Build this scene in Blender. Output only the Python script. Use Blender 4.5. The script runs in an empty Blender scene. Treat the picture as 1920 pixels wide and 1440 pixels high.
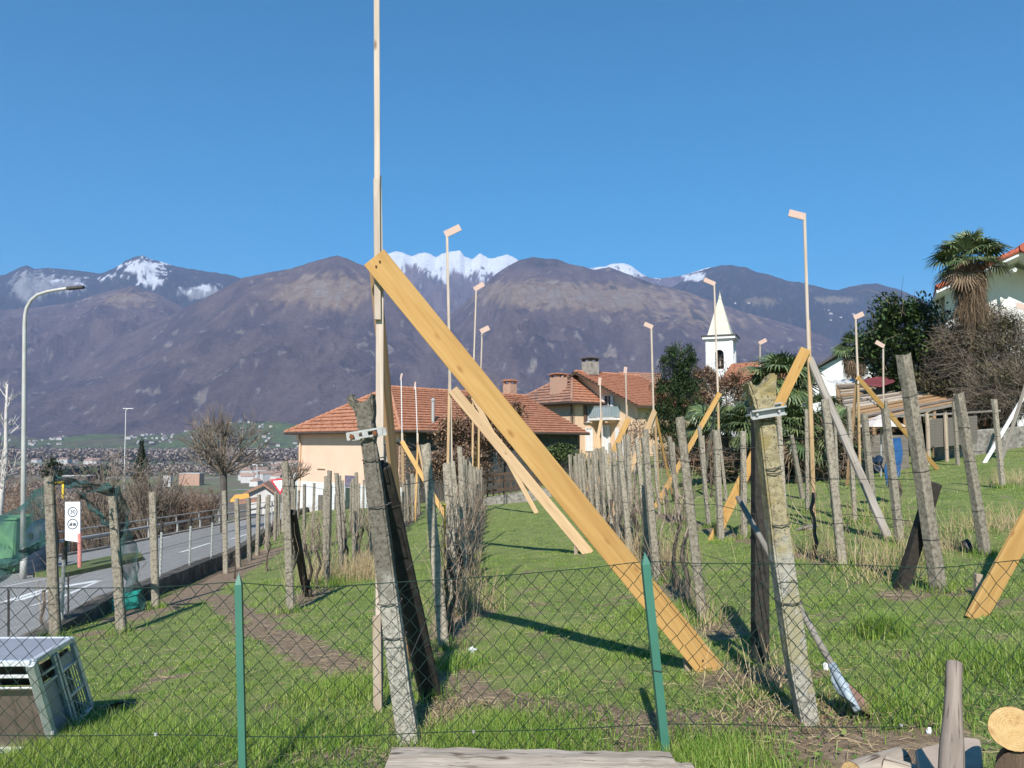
import bpy, bmesh, math, random
import numpy as np
from mathutils import Vector, Matrix

rnd = random.Random(11)
nrg = np.random.default_rng(5)
scene = bpy.context.scene
COL = scene.collection

# ------------------------------------------------------------------ camera
F = 1450.0
PITCH = math.atan(110 / F)
CP, SP = math.cos(PITCH), math.sin(PITCH)
cam_d = bpy.data.cameras.new("camera")
cam = bpy.data.objects.new("camera", cam_d)
COL.objects.link(cam)
cam_d.sensor_width = 36
cam_d.lens = 36 * F / 1920
cam_d.clip_start = 0.05
cam_d.clip_end = 40000
cam.rotation_euler = (math.pi / 2 + PITCH, 0, 0)
scene.camera = cam

def ray(px, py):
    u = (px - 960) / F
    v = (720 - py) / F
    return Vector((u, CP - v * SP, SP + v * CP))

def at(px, py, Y):
    d = ray(px, py)
    return d * (Y / d.y)

# ------------------------------------------------------------------ terrain function
def sstep(a, b, x):
    t = np.clip((x - a) / (b - a), 0, 1)
    return t * t * (3 - 2 * t)

def wallx(y):
    return np.interp(y, [-30, 5, 9.6, 12, 14, 17, 19, 26, 36, 48, 80, 140],
                     [-6.6, -5.75, -5.95, -6.2, -6.4, -6.75, -7.05, -8.6, -11, -13.5, -19, -30])

def railx(y):
    return np.interp(y, [-30, 20, 35, 45, 60, 70, 140], [-24, -20.5, -19.2, -19.6, -20.6, -21.6, -34])

def roadz(x, y):
    return -1.75 + .1 * x - .034 * y

def gfield(x, y):
    k = 1 - 0.65 * sstep(0, 8, x)
    fy = -0.05 * np.clip(y - 4, 0, 20) - 0.03 * np.clip(y - 24, 0, 60)
    lump = 0.018 * np.sin(x * 2.1 + 1.3 * np.sin(y * 1.1)) * np.sin(y * 1.7 + .6 * np.sin(x * 1.9))
    return -1.6 + .095 * x + fy * k + .03 * np.maximum(0, x - 9) + lump

def ground_z(x, y):
    x = np.asarray(x, float); y = np.asarray(y, float)
    g = gfield(x, y)
    wx = wallx(y)
    base = np.where(x < wx, roadz(x, y) - .04, g)
    dl = np.maximum(0, railx(y) - 1.0 - x)
    s = 1 - np.exp(-dl / 60.0)
    yd = 95 + 60 * sstep(-5, 25, x)
    s = np.maximum(s, sstep(0, 220, y - yd))
    return base + (-36 - base) * s

def gz(x, y):
    return float(ground_z(x, y))

def hit(px, py):
    d = ray(px, py)
    lo, hi = 1.0, None
    t = 1.0
    while t < 400:
        p = d * (t / d.y)
        if p.z < gz(p.x, p.y):
            hi = t
            break
        lo = t
        t *= 1.02
    if hi is None:
        return d * (60 / d.y)
    for _ in range(30):
        m = (lo + hi) / 2
        p = d * (m / d.y)
        if p.z < gz(p.x, p.y): hi = m
        else: lo = m
    return d * (hi / d.y)

def onground(px, Y):
    x = (px - 960) / F * Y
    # correct for pitch (depth along view axis differs a little from Y)
    for _ in range(4):
        z = gz(x, Y)
        x = (px - 960) / F * (Y * CP + z * SP)
    return Vector((x, Y, gz(x, Y)))

# ------------------------------------------------------------------ numpy noise
_perm = np.random.default_rng(3).permutation(256)
_perm = np.concatenate([_perm, _perm, _perm])
_grad = np.random.default_rng(4).normal(size=(256, 2))
_grad /= np.linalg.norm(_grad, axis=1)[:, None]

def perlin(x, y):
    xi = np.floor(x).astype(int); yi = np.floor(y).astype(int)
    xf = x - xi; yf = y - yi
    xi &= 255; yi &= 255
    u = xf ** 3 * (xf * (xf * 6 - 15) + 10); v = yf ** 3 * (yf * (yf * 6 - 15) + 10)
    def g(ix, iy, dx, dy):
        h = _perm[_perm[ix] + iy] & 255
        return _grad[h, 0] * dx + _grad[h, 1] * dy
    a = g(xi, yi, xf, yf); b = g(xi + 1, yi, xf - 1, yf)
    c = g(xi, yi + 1, xf, yf - 1); d = g(xi + 1, yi + 1, xf - 1, yf - 1)
    return (a + u * (b - a)) * (1 - v) + (c + u * (d - c)) * v

def fbm(x, y, o=5, gain=.5):
    s = np.zeros_like(x); a = 1.0; f = 1.0
    for i in range(o):
        s += a * perlin(x * f + 17.3 * i, y * f - 9.1 * i); a *= gain; f *= 2.03
    return s

def ridged(x, y, o=5, gain=.5):
    s = np.zeros_like(x); a = 1.0; f = 1.0
    for i in range(o):
        s += a * (1 - 2 * np.abs(perlin(x * f + 7.7 * i, y * f + 3.3 * i))); a *= gain; f *= 2.07
    return s

# ------------------------------------------------------------------ materials
MATS = {}

def nt_new(name):
    m = bpy.data.materials.new(name)
    m.use_nodes = True
    nt = m.node_tree
    b = nt.nodes['Principled BSDF']
    b.inputs['Specular IOR Level'].default_value = 0.25
    return m, nt, b

def ramp_node(nt, cols, fac, isl=False):
    r = nt.nodes.new('ShaderNodeValToRGB')
    els = r.color_ramp.elements
    n = len(cols)
    for i, c in enumerate(cols):
        pos = c[3] if len(c) > 3 else (i / (n - 1) if isl else .32 + .36 * i / (n - 1))
        if i < 2: e = els[i]; e.position = pos
        else: e = els.new(pos)
        e.color = (c[0], c[1], c[2], 1)
    nt.links.new(fac, r.inputs[0])
    return r

def coords(nt, coord, stretch):
    tc = nt.nodes.new('ShaderNodeTexCoord')
    mp = nt.nodes.new('ShaderNodeMapping')
    mp.inputs['Scale'].default_value = stretch
    nt.links.new(tc.outputs[coord], mp.inputs['Vector'])
    return mp.outputs['Vector']

def noise_node(nt, vec, scale, detail=5, rough=.6):
    n = nt.nodes.new('ShaderNodeTexNoise')
    n.inputs['Scale'].default_value = scale
    n.inputs['Detail'].default_value = detail
    n.inputs['Roughness'].default_value = rough
    nt.links.new(vec, n.inputs['Vector'])
    return n

def mixc(nt, fac, a, b, mode='MIX'):
    mx = nt.nodes.new('ShaderNodeMix')
    mx.data_type = 'RGBA'; mx.blend_type = mode
    if isinstance(fac, float): mx.inputs['Factor'].default_value = fac
    else: nt.links.new(fac, mx.inputs['Factor'])
    for v, s in ((a, 6), (b, 7)):
        if isinstance(v, tuple): mx.inputs[s].default_value = (v[0], v[1], v[2], 1)
        else: nt.links.new(v, mx.inputs[s])
    return mx.outputs[2]

def mathn(nt, op, a, b=0.0, c=None):
    n = nt.nodes.new('ShaderNodeMath'); n.operation = op
    for i, v in enumerate((a, b) if c is None else (a, b, c)):
        if isinstance(v, (int, float)): n.inputs[i].default_value = v
        else: nt.links.new(v, n.inputs[i])
    return n.outputs[0]

def add_bump(nt, b, height, strength, dist):
    bp = nt.nodes.new('ShaderNodeBump')
    bp.inputs['Strength'].default_value = strength
    bp.inputs['Distance'].default_value = dist
    nt.links.new(height, bp.inputs['Height'])
    nt.links.new(bp.outputs[0], b.inputs['Normal'])

def nmat(name, cols, scale=6, stretch=(1, 1, 1), rough=.85, bump=.3, bdist=.01, bscale=None, detail=6,
         island=None, metal=0, coord='Object', spots=None, objrand=None, spec=None, trans=None):
    m, nt, b = nt_new(name)
    vec = coords(nt, coord, stretch)
    n = noise_node(nt, vec, scale, detail)
    out = ramp_node(nt, cols, n.outputs['Fac']).outputs[0]
    if spots:                                   # list of (scale, threshold, colour, softness)
        for sc, th, c, soft in spots:
            n2 = noise_node(nt, vec, sc, 4, .65)
            mr = nt.nodes.new('ShaderNodeMapRange')
            mr.inputs[1].default_value = th; mr.inputs[2].default_value = th + soft
            nt.links.new(n2.outputs['Fac'], mr.inputs[0])
            out = mixc(nt, mr.outputs[0], out, c)
    if island:
        g = nt.nodes.new('ShaderNodeNewGeometry')
        r = ramp_node(nt, island, g.outputs['Random Per Island'], True)
        out = mixc(nt, .65, out, r.outputs[0])
    if objrand:
        oi = nt.nodes.new('ShaderNodeObjectInfo')
        mr = nt.nodes.new('ShaderNodeMapRange')
        mr.inputs[3].default_value = 1 - objrand; mr.inputs[4].default_value = 1 + objrand
        nt.links.new(oi.outputs['Random'], mr.inputs[0])
        hs = nt.nodes.new('ShaderNodeHueSaturation')
        nt.links.new(mr.outputs[0], hs.inputs['Value'])
        nt.links.new(out, hs.inputs['Color'])
        out = hs.outputs[0]
    nt.links.new(out, b.inputs['Base Color'])
    b.inputs['Roughness'].default_value = rough
    b.inputs['Metallic'].default_value = metal
    if spec is not None: b.inputs['Specular IOR Level'].default_value = spec
    if bump:
        nb = noise_node(nt, vec, bscale or scale * 3, 5, .65)
        add_bump(nt, b, nb.outputs['Fac'], bump, bdist)
    if trans:
        b.inputs['Transmission Weight'].default_value = 0
        tr = nt.nodes.new('ShaderNodeBsdfTranslucent')
        nt.links.new(out, tr.inputs['Color'])
        ms = nt.nodes.new('ShaderNodeMixShader'); ms.inputs[0].default_value = trans
        o = nt.nodes['Material Output']
        nt.links.new(b.outputs[0], ms.inputs[1]); nt.links.new(tr.outputs[0], ms.inputs[2])
        nt.links.new(ms.outputs[0], o.inputs['Surface'])
    MATS[name] = m
    return m

def woodmat(name, light, dark, knot, rough=.7, knots=True, bump=.25, grainscale=20, cracks=False):
    """sawn wood, grain along the local Z axis of the board, with knots"""
    m, nt, b = nt_new(name)
    vec = coords(nt, 'Object', (1, 1, .06))
    oi = nt.nodes.new('ShaderNodeObjectInfo')
    va = nt.nodes.new('ShaderNodeVectorMath'); va.operation = 'MULTIPLY_ADD'
    cb = nt.nodes.new('ShaderNodeCombineXYZ')
    for i in range(3): nt.links.new(mathn(nt, 'MULTIPLY', oi.outputs['Random'], 3.0 + 5 * i), cb.inputs[i])
    nt.links.new(cb.outputs[0], va.inputs[2]); nt.links.new(vec, va.inputs[0]); va.inputs[1].default_value = (1, 1, 1)
    n = noise_node(nt, va.outputs[0], grainscale, 6, .6)
    n.inputs['Distortion'].default_value = .6
    mr = nt.nodes.new('ShaderNodeMapRange'); mr.inputs[1].default_value = .35; mr.inputs[2].default_value = .68
    nt.links.new(n.outputs['Fac'], mr.inputs[0])
    out = mixc(nt, mr.outputs[0], light, dark)
    if knots:
        v2 = coords(nt, 'Object', (7.5, 7.5, 3.2))
        va2 = nt.nodes.new('ShaderNodeVectorMath'); va2.operation = 'ADD'
        nt.links.new(v2, va2.inputs[0]); nt.links.new(cb.outputs[0], va2.inputs[1])
        vo = nt.nodes.new('ShaderNodeTexVoronoi'); vo.inputs['Scale'].default_value = 1.0
        nt.links.new(va2.outputs[0], vo.inputs['Vector'])
        mk = nt.nodes.new('ShaderNodeMapRange'); mk.inputs[1].default_value = .15; mk.inputs[2].default_value = .05
        nt.links.new(vo.outputs['Distance'], mk.inputs[0])
        out = mixc(nt, mk.outputs[0], out, knot)
    if cracks:
        nc = noise_node(nt, va.outputs[0], 55, 3, .5); nc.inputs['Distortion'].default_value = 1.2
        mc = nt.nodes.new('ShaderNodeMapRange'); mc.inputs[1].default_value = .40; mc.inputs[2].default_value = .33
        nt.links.new(nc.outputs['Fac'], mc.inputs[0]); out = mixc(nt, mc.outputs[0], out, knot)
    big = noise_node(nt, va.outputs[0], 2.2, 3)
    hs = nt.nodes.new('ShaderNodeHueSaturation')
    m2 = nt.nodes.new('ShaderNodeMapRange'); m2.inputs[1].default_value = .3; m2.inputs[2].default_value = .7
    m2.inputs[3].default_value = .72; m2.inputs[4].default_value = 1.18
    nt.links.new(big.outputs['Fac'], m2.inputs[0]); nt.links.new(m2.outputs[0], hs.inputs['Value'])
    nt.links.new(out, hs.inputs['Color'])
    nt.links.new(hs.outputs[0], b.inputs['Base Color'])
    b.inputs['Roughness'].default_value = rough
    add_bump(nt, b, n.outputs['Fac'], bump, .004)
    MATS[name] = m
    return m

M = {}
M['spruce'] = woodmat('spruce_plank', (.50, .30, .105), (.40, .215, .065), (.30, .145, .045), knots=True, grainscale=26)
M['pale'] = woodmat('pale_batten', (.54, .445, .36), (.41, .325, .255), (.22, .15, .10), knots=True, grainscale=30)
M['tan'] = woodmat('tan_plank', (.49, .335, .185), (.39, .25, .125), (.24, .14, .07), grainscale=26)
M['brownwood'] = woodmat('brown_plank', (.38, .24, .13), (.27, .16, .08), (.14, .08, .04))
M['greywood'] = woodmat('grey_plank', (.30, .265, .225), (.19, .16, .13), (.12, .10, .08), rough=.9)
M['weather'] = woodmat('weathered_timber', (.47, .40, .325), (.27, .21, .155), (.11, .08, .055), rough=.9, bump=1.0, grainscale=38, cracks=True)
M['stake'] = woodmat('stake_wood', (.42, .34, .26), (.30, .22, .15), (.15, .10, .06), rough=.9)
M['oldstake'] = woodmat('old_stake_wood', (.25, .20, .165), (.15, .118, .095), (.055, .042, .034), rough=.85, bump=.8, grainscale=40, cracks=True)
M['marker'] = nmat('marker_board', [(.47, .33, .27), (.54, .39, .325)], 5, (1, 1, .3), bump=.05)
M['concrete'] = nmat('post_concrete', [(.13, .108, .08, .3), (.27, .23, .175, .5), (.37, .325, .255, .72)], 34, stretch=(1, 1, 1.9), bump=.55, bdist=.01, detail=3,
                     bscale=90, objrand=.2, spots=[(75, .60, (.07, .064, .05), .06), (5, .56, (.20, .18, .135), .14), (3.1, .62, (.30, .26, .15), .1)])
def lichen(name, zcut, upper, upfac, yellow=None):
    m = nmat(name, [(.16, .145, .115, .3), (.33, .305, .25, .5), (.43, .40, .34, .72)], 36, bump=.6, bdist=.01, detail=3, bscale=95,
             spots=[(70, .585, (.06, .054, .042), .06)] + ([(7, .50, yellow, .1)] if yellow else []))
    nt = m.node_tree; b = nt.nodes['Principled BSDF']; src = b.inputs['Base Color'].links[0].from_socket
    vec = coords(nt, 'Object', (1, 1, 1)); sp = nt.nodes.new('ShaderNodeSeparateXYZ'); nt.links.new(vec, sp.inputs[0])
    n = noise_node(nt, vec, 9, 4, .7)
    h = mathn(nt, 'ADD', sp.outputs[2], mathn(nt, 'MULTIPLY', mathn(nt, 'SUBTRACT', n.outputs['Fac'], .5), .9))
    mr = nt.nodes.new('ShaderNodeMapRange'); mr.inputs[1].default_value = zcut - .05; mr.inputs[2].default_value = zcut + .1; mr.inputs[4].default_value = upfac
    nt.links.new(h, mr.inputs[0])
    nt.links.new(mixc(nt, mr.outputs[0], src, upper, 'MULTIPLY'), b.inputs['Base Color'])
    return m
M['lichen'] = lichen('post_lichen', -.85, (.42, .40, .38), 1.0)
M['lichen2'] = lichen('post_yellow_lichen', -.55, (.86, .77, .55), 1.0, (.29, .255, .155))
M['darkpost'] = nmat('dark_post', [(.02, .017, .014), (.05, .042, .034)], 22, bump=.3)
M['galv'] = nmat('galvanised', [(.30, .295, .28), (.42, .415, .395)], 20, rough=.6, metal=.15, bump=.1)
M['lampgrey'] = nmat('lamp_pole_grey', [(.40, .39, .35), (.48, .47, .43)], 4, rough=.5, metal=.2, bump=.05)
M['iron'] = nmat('dark_iron', [(.03, .028, .025), (.06, .05, .045)], 20, rough=.6, bump=.1)
M['rust'] = nmat('rust', [(.12, .045, .02), (.22, .09, .04)], 20, rough=.9, bump=.2)
M['greenpaint'] = nmat('green_post_paint', [(.042, .145, .10), (.055, .17, .12)], 3, rough=.45, bump=.05, spec=.4)
M['greenwire'] = nmat('green_wire', [(.012, .026, .019), (.022, .042, .030)], 8, rough=.5, bump=0)
M['wire'] = nmat('trellis_steel', [(.05, .045, .04), (.09, .08, .07)], 8, rough=.6, bump=0)
M['vinewood'] = nmat('vine_trunk_bark', [(.055, .042, .032), (.13, .10, .078)], 20, (1, 1, .2), bump=.8, bscale=60)
M['cane'] = nmat('vine_cane', [(.19, .135, .098), (.29, .22, .165)], 3, bump=0, island=[(.09, .062, .046), (.24, .17, .12), (.44, .345, .255)])
M['straw'] = nmat('straw', [(.42, .32, .17), (.30, .21, .11)], 3, bump=0, island=[(.14, .10, .055), (.32, .245, .13), (.50, .41, .26)])
M['white'] = nmat('white_paint', [(.60, .59, .57), (.67, .66, .64)], 2, bump=.03)
M['plaster'] = nmat('apricot_plaster', [(.70, .46, .325, .3), (.76, .52, .38, .7)], .8, bump=.1, bscale=14, spots=[(.35, .62, (.68, .47, .30), .2)])
M['plaster2'] = nmat('ochre_plaster', [(.60, .41, .265, .3), (.68, .48, .32, .7)], .8, bump=.1, bscale=14, spots=[(.4, .62, (.48, .31, .19), .2)])
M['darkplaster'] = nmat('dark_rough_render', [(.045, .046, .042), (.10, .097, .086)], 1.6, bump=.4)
M['stonewall'] = nmat('rubble_stone', [(.09, .08, .07), (.21, .19, .16), (.31, .285, .25)], 6, bump=.8, bdist=.04, bscale=7)
M['wallconc'] = nmat('low_wall_concrete', [(.20, .18, .15), (.33, .30, .26)], 2.5, bump=.4, spots=[(1.3, .58, (.12, .105, .085), .1)])
M['dirtywall'] = nmat('dirty_low_wall', [(.05, .042, .034), (.11, .095, .078), (.19, .17, .14)], 3.5, bump=.7, bdist=.03, spots=[(9, .6, (.03, .026, .02), .1)])
M['asphalt'] = nmat('asphalt', [(.215, .208, .195), (.27, .262, .245)], 3, bump=.3, bscale=160, bdist=.004, coord='Object', spots=[(.25, .58, (.225, .22, .21), .1)])
M['roadpaint'] = nmat('road_paint', [(.62, .62, .60), (.75, .75, .73)], 12, bump=.05, spots=[(14, .62, (.3, .3, .3), .1)])
M['tile'] = nmat('roof_tile', [(.28, .118, .07, .3), (.39, .178, .105, .5), (.48, .25, .16, .72)], 3.5, (1, 1, 1.0), bump=.6, bdist=.05, bscale=9,
                 spots=[(1.1, .60, (.25, .14, .09), .12), (11, .64, (.22, .10, .055), .06)])
M['tileold'] = nmat('old_roof_tile', [(.19, .105, .075, .3), (.30, .16, .11, .5), (.40, .235, .17, .72)], 4, bump=.6, bdist=.05, bscale=9,
                    spots=[(1.2, .55, (.16, .11, .085), .12)])
M['tilered'] = nmat('red_tile', [(.28, .07, .045), (.42, .12, .07)], 5, bump=.5, bdist=.04, bscale=8)
M['brick'] = nmat('chimney_brick', [(.34, .19, .13), (.46, .30, .22)], 9, bump=.3)
M['eave'] = nmat('eave_timber', [(.055, .035, .025), (.10, .065, .045)], 5, bump=.1)
M['gutter'] = nmat('copper_gutter', [(.07, .05, .04), (.10, .075, .06)], 5, rough=.5, metal=.3, bump=0)
M['glassdark'] = nmat('dark_glass', [(.02, .022, .026), (.035, .038, .042)], 2, rough=.12, bump=0, spec=.6)
M['shutter'] = nmat('brown_shutter', [(.10, .06, .04), (.15, .09, .06)], 9, (1, 1, 4), bump=.4)
M['balcony'] = nmat('balcony_panel', [(.20, .26, .28), (.27, .33, .35)], 3, rough=.4, bump=.05)
M['spire'] = nmat('spire_render', [(.47, .45, .37), (.53, .51, .43)], 1, bump=.1)
M['bronze'] = nmat('bronze', [(.04, .035, .03), (.07, .06, .05)], 5, rough=.4, metal=.6, bump=0)
M['slate'] = nmat('dark_roof', [(.06, .055, .055), (.10, .09, .088)], 5, bump=.3)
M['pv'] = nmat('solar_panel', [(.02, .05, .14), (.04, .09, .22)], 3, rough=.15, bump=0, spec=.6)
M['tin'] = nmat('weathered_sheet', [(.44, .43, .40), (.58, .57, .54)], 4, bump=.2, spots=[(3, .6, (.3, .24, .19), .15)])
M['redcloth'] = nmat('maroon_tarp', [(.11, .025, .03), (.16, .04, .045)], 3, bump=.2)
M['bluetarp'] = nmat('blue_tarp', [(.012, .05, .14), (.03, .11, .27)], 5, rough=.5, bump=.4)
M['palefabric'] = nmat('pale_fabric', [(.46, .40, .36), (.56, .51, .47)], 4, bump=.1)
M['boards'] = nmat('grey_boards', [(.10, .085, .07), (.20, .175, .145)], 6, (.3, 1, 5), bump=.6)
M['brownpanel'] = nmat('brown_panel', [(.27, .195, .17), (.35, .26, .23)], 3, rough=.4, bump=.02, spots=[(7, .66, (.22, .10, .07), .1)])
M['alu'] = nmat('aluminium', [(.60, .61, .62), (.70, .71, .72)], 8, rough=.35, metal=.25, bump=.03)
M['aludark'] = nmat('dark_grey_sheet', [(.27, .27, .30), (.32, .32, .35)], 3, rough=.4, bump=.02)  # one darker grey for the box's roof and door panels
M['blackpl'] = nmat('black_plastic', [(.012, .012, .013), (.02, .02, .022)], 5, rough=.5, bump=0)
M['teal'] = nmat('teal_plastic', [(.015, .30, .24), (.03, .36, .29)], 4, rough=.5, bump=.05)
M['bingreen'] = nmat('bin_green', [(.12, .27, .13), (.15, .31, .15)], 2, rough=.6, bump=.05)
M['binblue'] = nmat('bin_blue', [(.012, .025, .045), (.02, .035, .06)], 2, rough=.5, bump=.05)
M['pinkpost'] = nmat('sign_post_paint', [(.55, .20, .17), (.62, .24, .20)], 4, bump=0)
M['signgrey'] = nmat('sign_grey', [(.10, .105, .11), (.12, .125, .13)], 4, bump=0)
M['signwhite'] = nmat('sign_white', [(.72, .73, .76), (.77, .78, .80)], 3, rough=.5, bump=0)
M['signred'] = nmat('sign_red', [(.50, .05, .06), (.55, .07, .08)], 3, rough=.5, bump=0)
M['yellow'] = nmat('yellow_paint', [(.65, .45, .03), (.75, .52, .05)], 3, bump=0)
M['bladesteel'] = nmat('shovel_steel', [(.27, .32, .35), (.40, .45, .48)], 9, rough=.6, metal=.1, bump=.1)
M['handle'] = nmat('shovel_handle', [(.17, .15, .125), (.25, .225, .195)], 6, (1, 1, .2), bump=.3)
M['litter'] = nmat('white_litter', [(.72, .72, .72), (.8, .8, .8)], 9, bump=.1)
M['birch'] = nmat('birch_bark', [(.40, .36, .32), (.54, .50, .46)], 6, (1, 1, .5), bump=.2, spots=[(9, .62, (.06, .05, .05), .05)])
M['bark'] = nmat('grey_bark', [(.065, .055, .045), (.13, .11, .092)], 9, (1, 1, .3), bump=.7)
M['twig'] = nmat('bare_twig', [(.10, .08, .065), (.19, .15, .115)], 2, bump=0, island=[(.07, .055, .042), (.16, .125, .095), (.26, .205, .15)])
M['twigred'] = nmat('brown_twig', [(.12, .082, .06), (.19, .13, .092)], 2, bump=0, island=[(.075, .052, .04), (.16, .108, .078), (.25, .175, .125)])
M['palmleaf'] = nmat('palm_leaf', [(.05, .085, .03), (.085, .125, .042)], 2, rough=.38, bump=0, island=[(.03, .052, .02), (.085, .125, .045), (.25, .26, .115)], spec=.5)
M['palmdead'] = nmat('dead_palm_leaf', [(.12, .08, .05), (.19, .125, .08)], 2, bump=0, island=[(.06, .042, .028), (.14, .095, .06), (.27, .19, .115)])
M['palmtrunk'] = nmat('palm_fibre', [(.07, .05, .035), (.17, .125, .085)], 12, (1, 1, .5), bump=1.0, bdist=.03)
M['pine'] = nmat('pine_needles', [(.028, .055, .018), (.06, .095, .03)], 1.5, bump=0, island=[(.016, .034, .012), (.045, .08, .024), (.095, .135, .045)])
M['laurel'] = nmat('laurel_leaf', [(.03, .06, .018), (.06, .095, .028)], 1.5, rough=.4, bump=0, island=[(.014, .032, .010), (.045, .08, .022), (.115, .145, .045)], spec=.4)
M['beech'] = nmat('dry_beech_leaf', [(.17, .10, .06), (.25, .155, .095)], 1.5, bump=0, island=[(.085, .05, .033), (.20, .125, .075), (.33, .22, .135)])
M['ivy'] = nmat('olive_leaf', [(.07, .075, .03), (.12, .11, .05)], 1.5, bump=0, island=[(.03, .038, .016), (.10, .085, .042), (.20, .165, .085)])
M['hedge'] = nmat('hedge_leaf', [(.04, .07, .02), (.08, .115, .035)], 1.5, bump=0, island=[(.02, .04, .012), (.07, .105, .03), (.14, .17, .05)])
M['fargrey'] = nmat('far_wood', [(.20, .155, .12), (.26, .205, .165)], .02, bump=0, island=[(.27, .215, .175), (.30, .24, .195), (.34, .275, .225)])
M['conifer'] = nmat('far_conifer', [(.02, .035, .016), (.045, .065, .028)], 1, bump=0, island=[(.014, .026, .012), (.035, .055, .024), (.06, .085, .035)])
M['logface'] = nmat('sawn_log_face', [(.46, .30, .13), (.58, .41, .20)], 30, bump=.35, spots=[(13, .57, (.33, .17, .065), .12), (55, .62, (.62, .47, .26), .06)])
def ringmat(m):
    nt = m.node_tree; b = nt.nodes['Principled BSDF']; src = b.inputs['Base Color'].links[0].from_socket
    vec = coords(nt, 'Object', (1, 1, 0)); n = noise_node(nt, vec, 14, 3); ln = nt.nodes.new('ShaderNodeVectorMath'); ln.operation = 'LENGTH'; nt.links.new(vec, ln.inputs[0])
    d = mathn(nt, 'ADD', mathn(nt, 'MULTIPLY', ln.outputs['Value'], 780.0), mathn(nt, 'MULTIPLY', n.outputs['Fac'], 9.0))
    s = mathn(nt, 'MULTIPLY_ADD', mathn(nt, 'SINE', d), .12, .22)
    nt.links.new(mixc(nt, s, src, (.62, .45, .30), 'MULTIPLY'), b.inputs['Base Color'])
ringmat(M['logface'])
M['bark2'] = nmat('log_bark', [(.06, .04, .028), (.12, .08, .05)], 12, (1, .3, 1), bump=.9, bdist=.02)
M['rooftop'] = nmat('far_roof', [(.26, .16, .12), (.34, .24, .19)], .5, bump=0, objrand=.3)
M['farwall'] = nmat('far_wall', [(.42, .40, .38), (.54, .52, .49)], .5, bump=0, objrand=.15)
M['orange'] = nmat('orange_awning', [(.70, .33, .06), (.76, .38, .08)], 2, bump=0)

# ------------------------------------------------------------------ object helpers
def thing(name, label, cat, loc=(0, 0, 0), group=None, kind=None):
    o = bpy.data.objects.new(name, None)
    o.empty_display_size = .1
    o.location = loc
    COL.objects.link(o)
    return tag(o, label, cat, group, kind)

def tag(o, label=None, cat=None, group=None, kind=None):
    if label: o['label'] = label
    if cat: o['category'] = cat
    if group: o['group'] = group
    if kind: o['kind'] = kind
    return o

def attach(o, parent):
    if parent is not None:
        o.parent = parent
        o.matrix_parent_inverse = Matrix.Translation(-Vector(parent.location))
    return o

def npmesh(name, V, Fc, mat, parent=None, smooth=False, mw=None, local=False, attrs=None):
    """V (n,3) float array, Fc (m,k) int array of constant k"""
    V = np.ascontiguousarray(V, dtype=np.float32); Fc = np.ascontiguousarray(Fc, dtype=np.int32)
    me = bpy.data.meshes.new(name)
    k = Fc.shape[1]
    me.vertices.add(len(V)); me.vertices.foreach_set('co', V.ravel())
    me.loops.add(Fc.size); me.loops.foreach_set('vertex_index', Fc.ravel())
    me.polygons.add(len(Fc))
    me.polygons.foreach_set('loop_start', np.arange(0, Fc.size, k, dtype=np.int32))
    me.polygons.foreach_set('loop_total', np.full(len(Fc), k, dtype=np.int32))
    me.polygons.foreach_set('use_smooth', np.full(len(Fc), smooth, dtype=bool))
    if attrs:
        for an, (typ, data) in attrs.items():
            a = me.attributes.new(an, typ, 'POINT')
            a.data.foreach_set('color' if typ == 'FLOAT_COLOR' else 'value', np.ascontiguousarray(data, dtype=np.float32).ravel())
    me.update(calc_edges=True)
    me.materials.append(mat)
    o = bpy.data.objects.new(name, me)
    COL.objects.link(o)
    if mw is not None: o.matrix_basis = mw
    if parent is not None:
        if local: o.parent = parent
        else: attach(o, parent)
    return o

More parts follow.
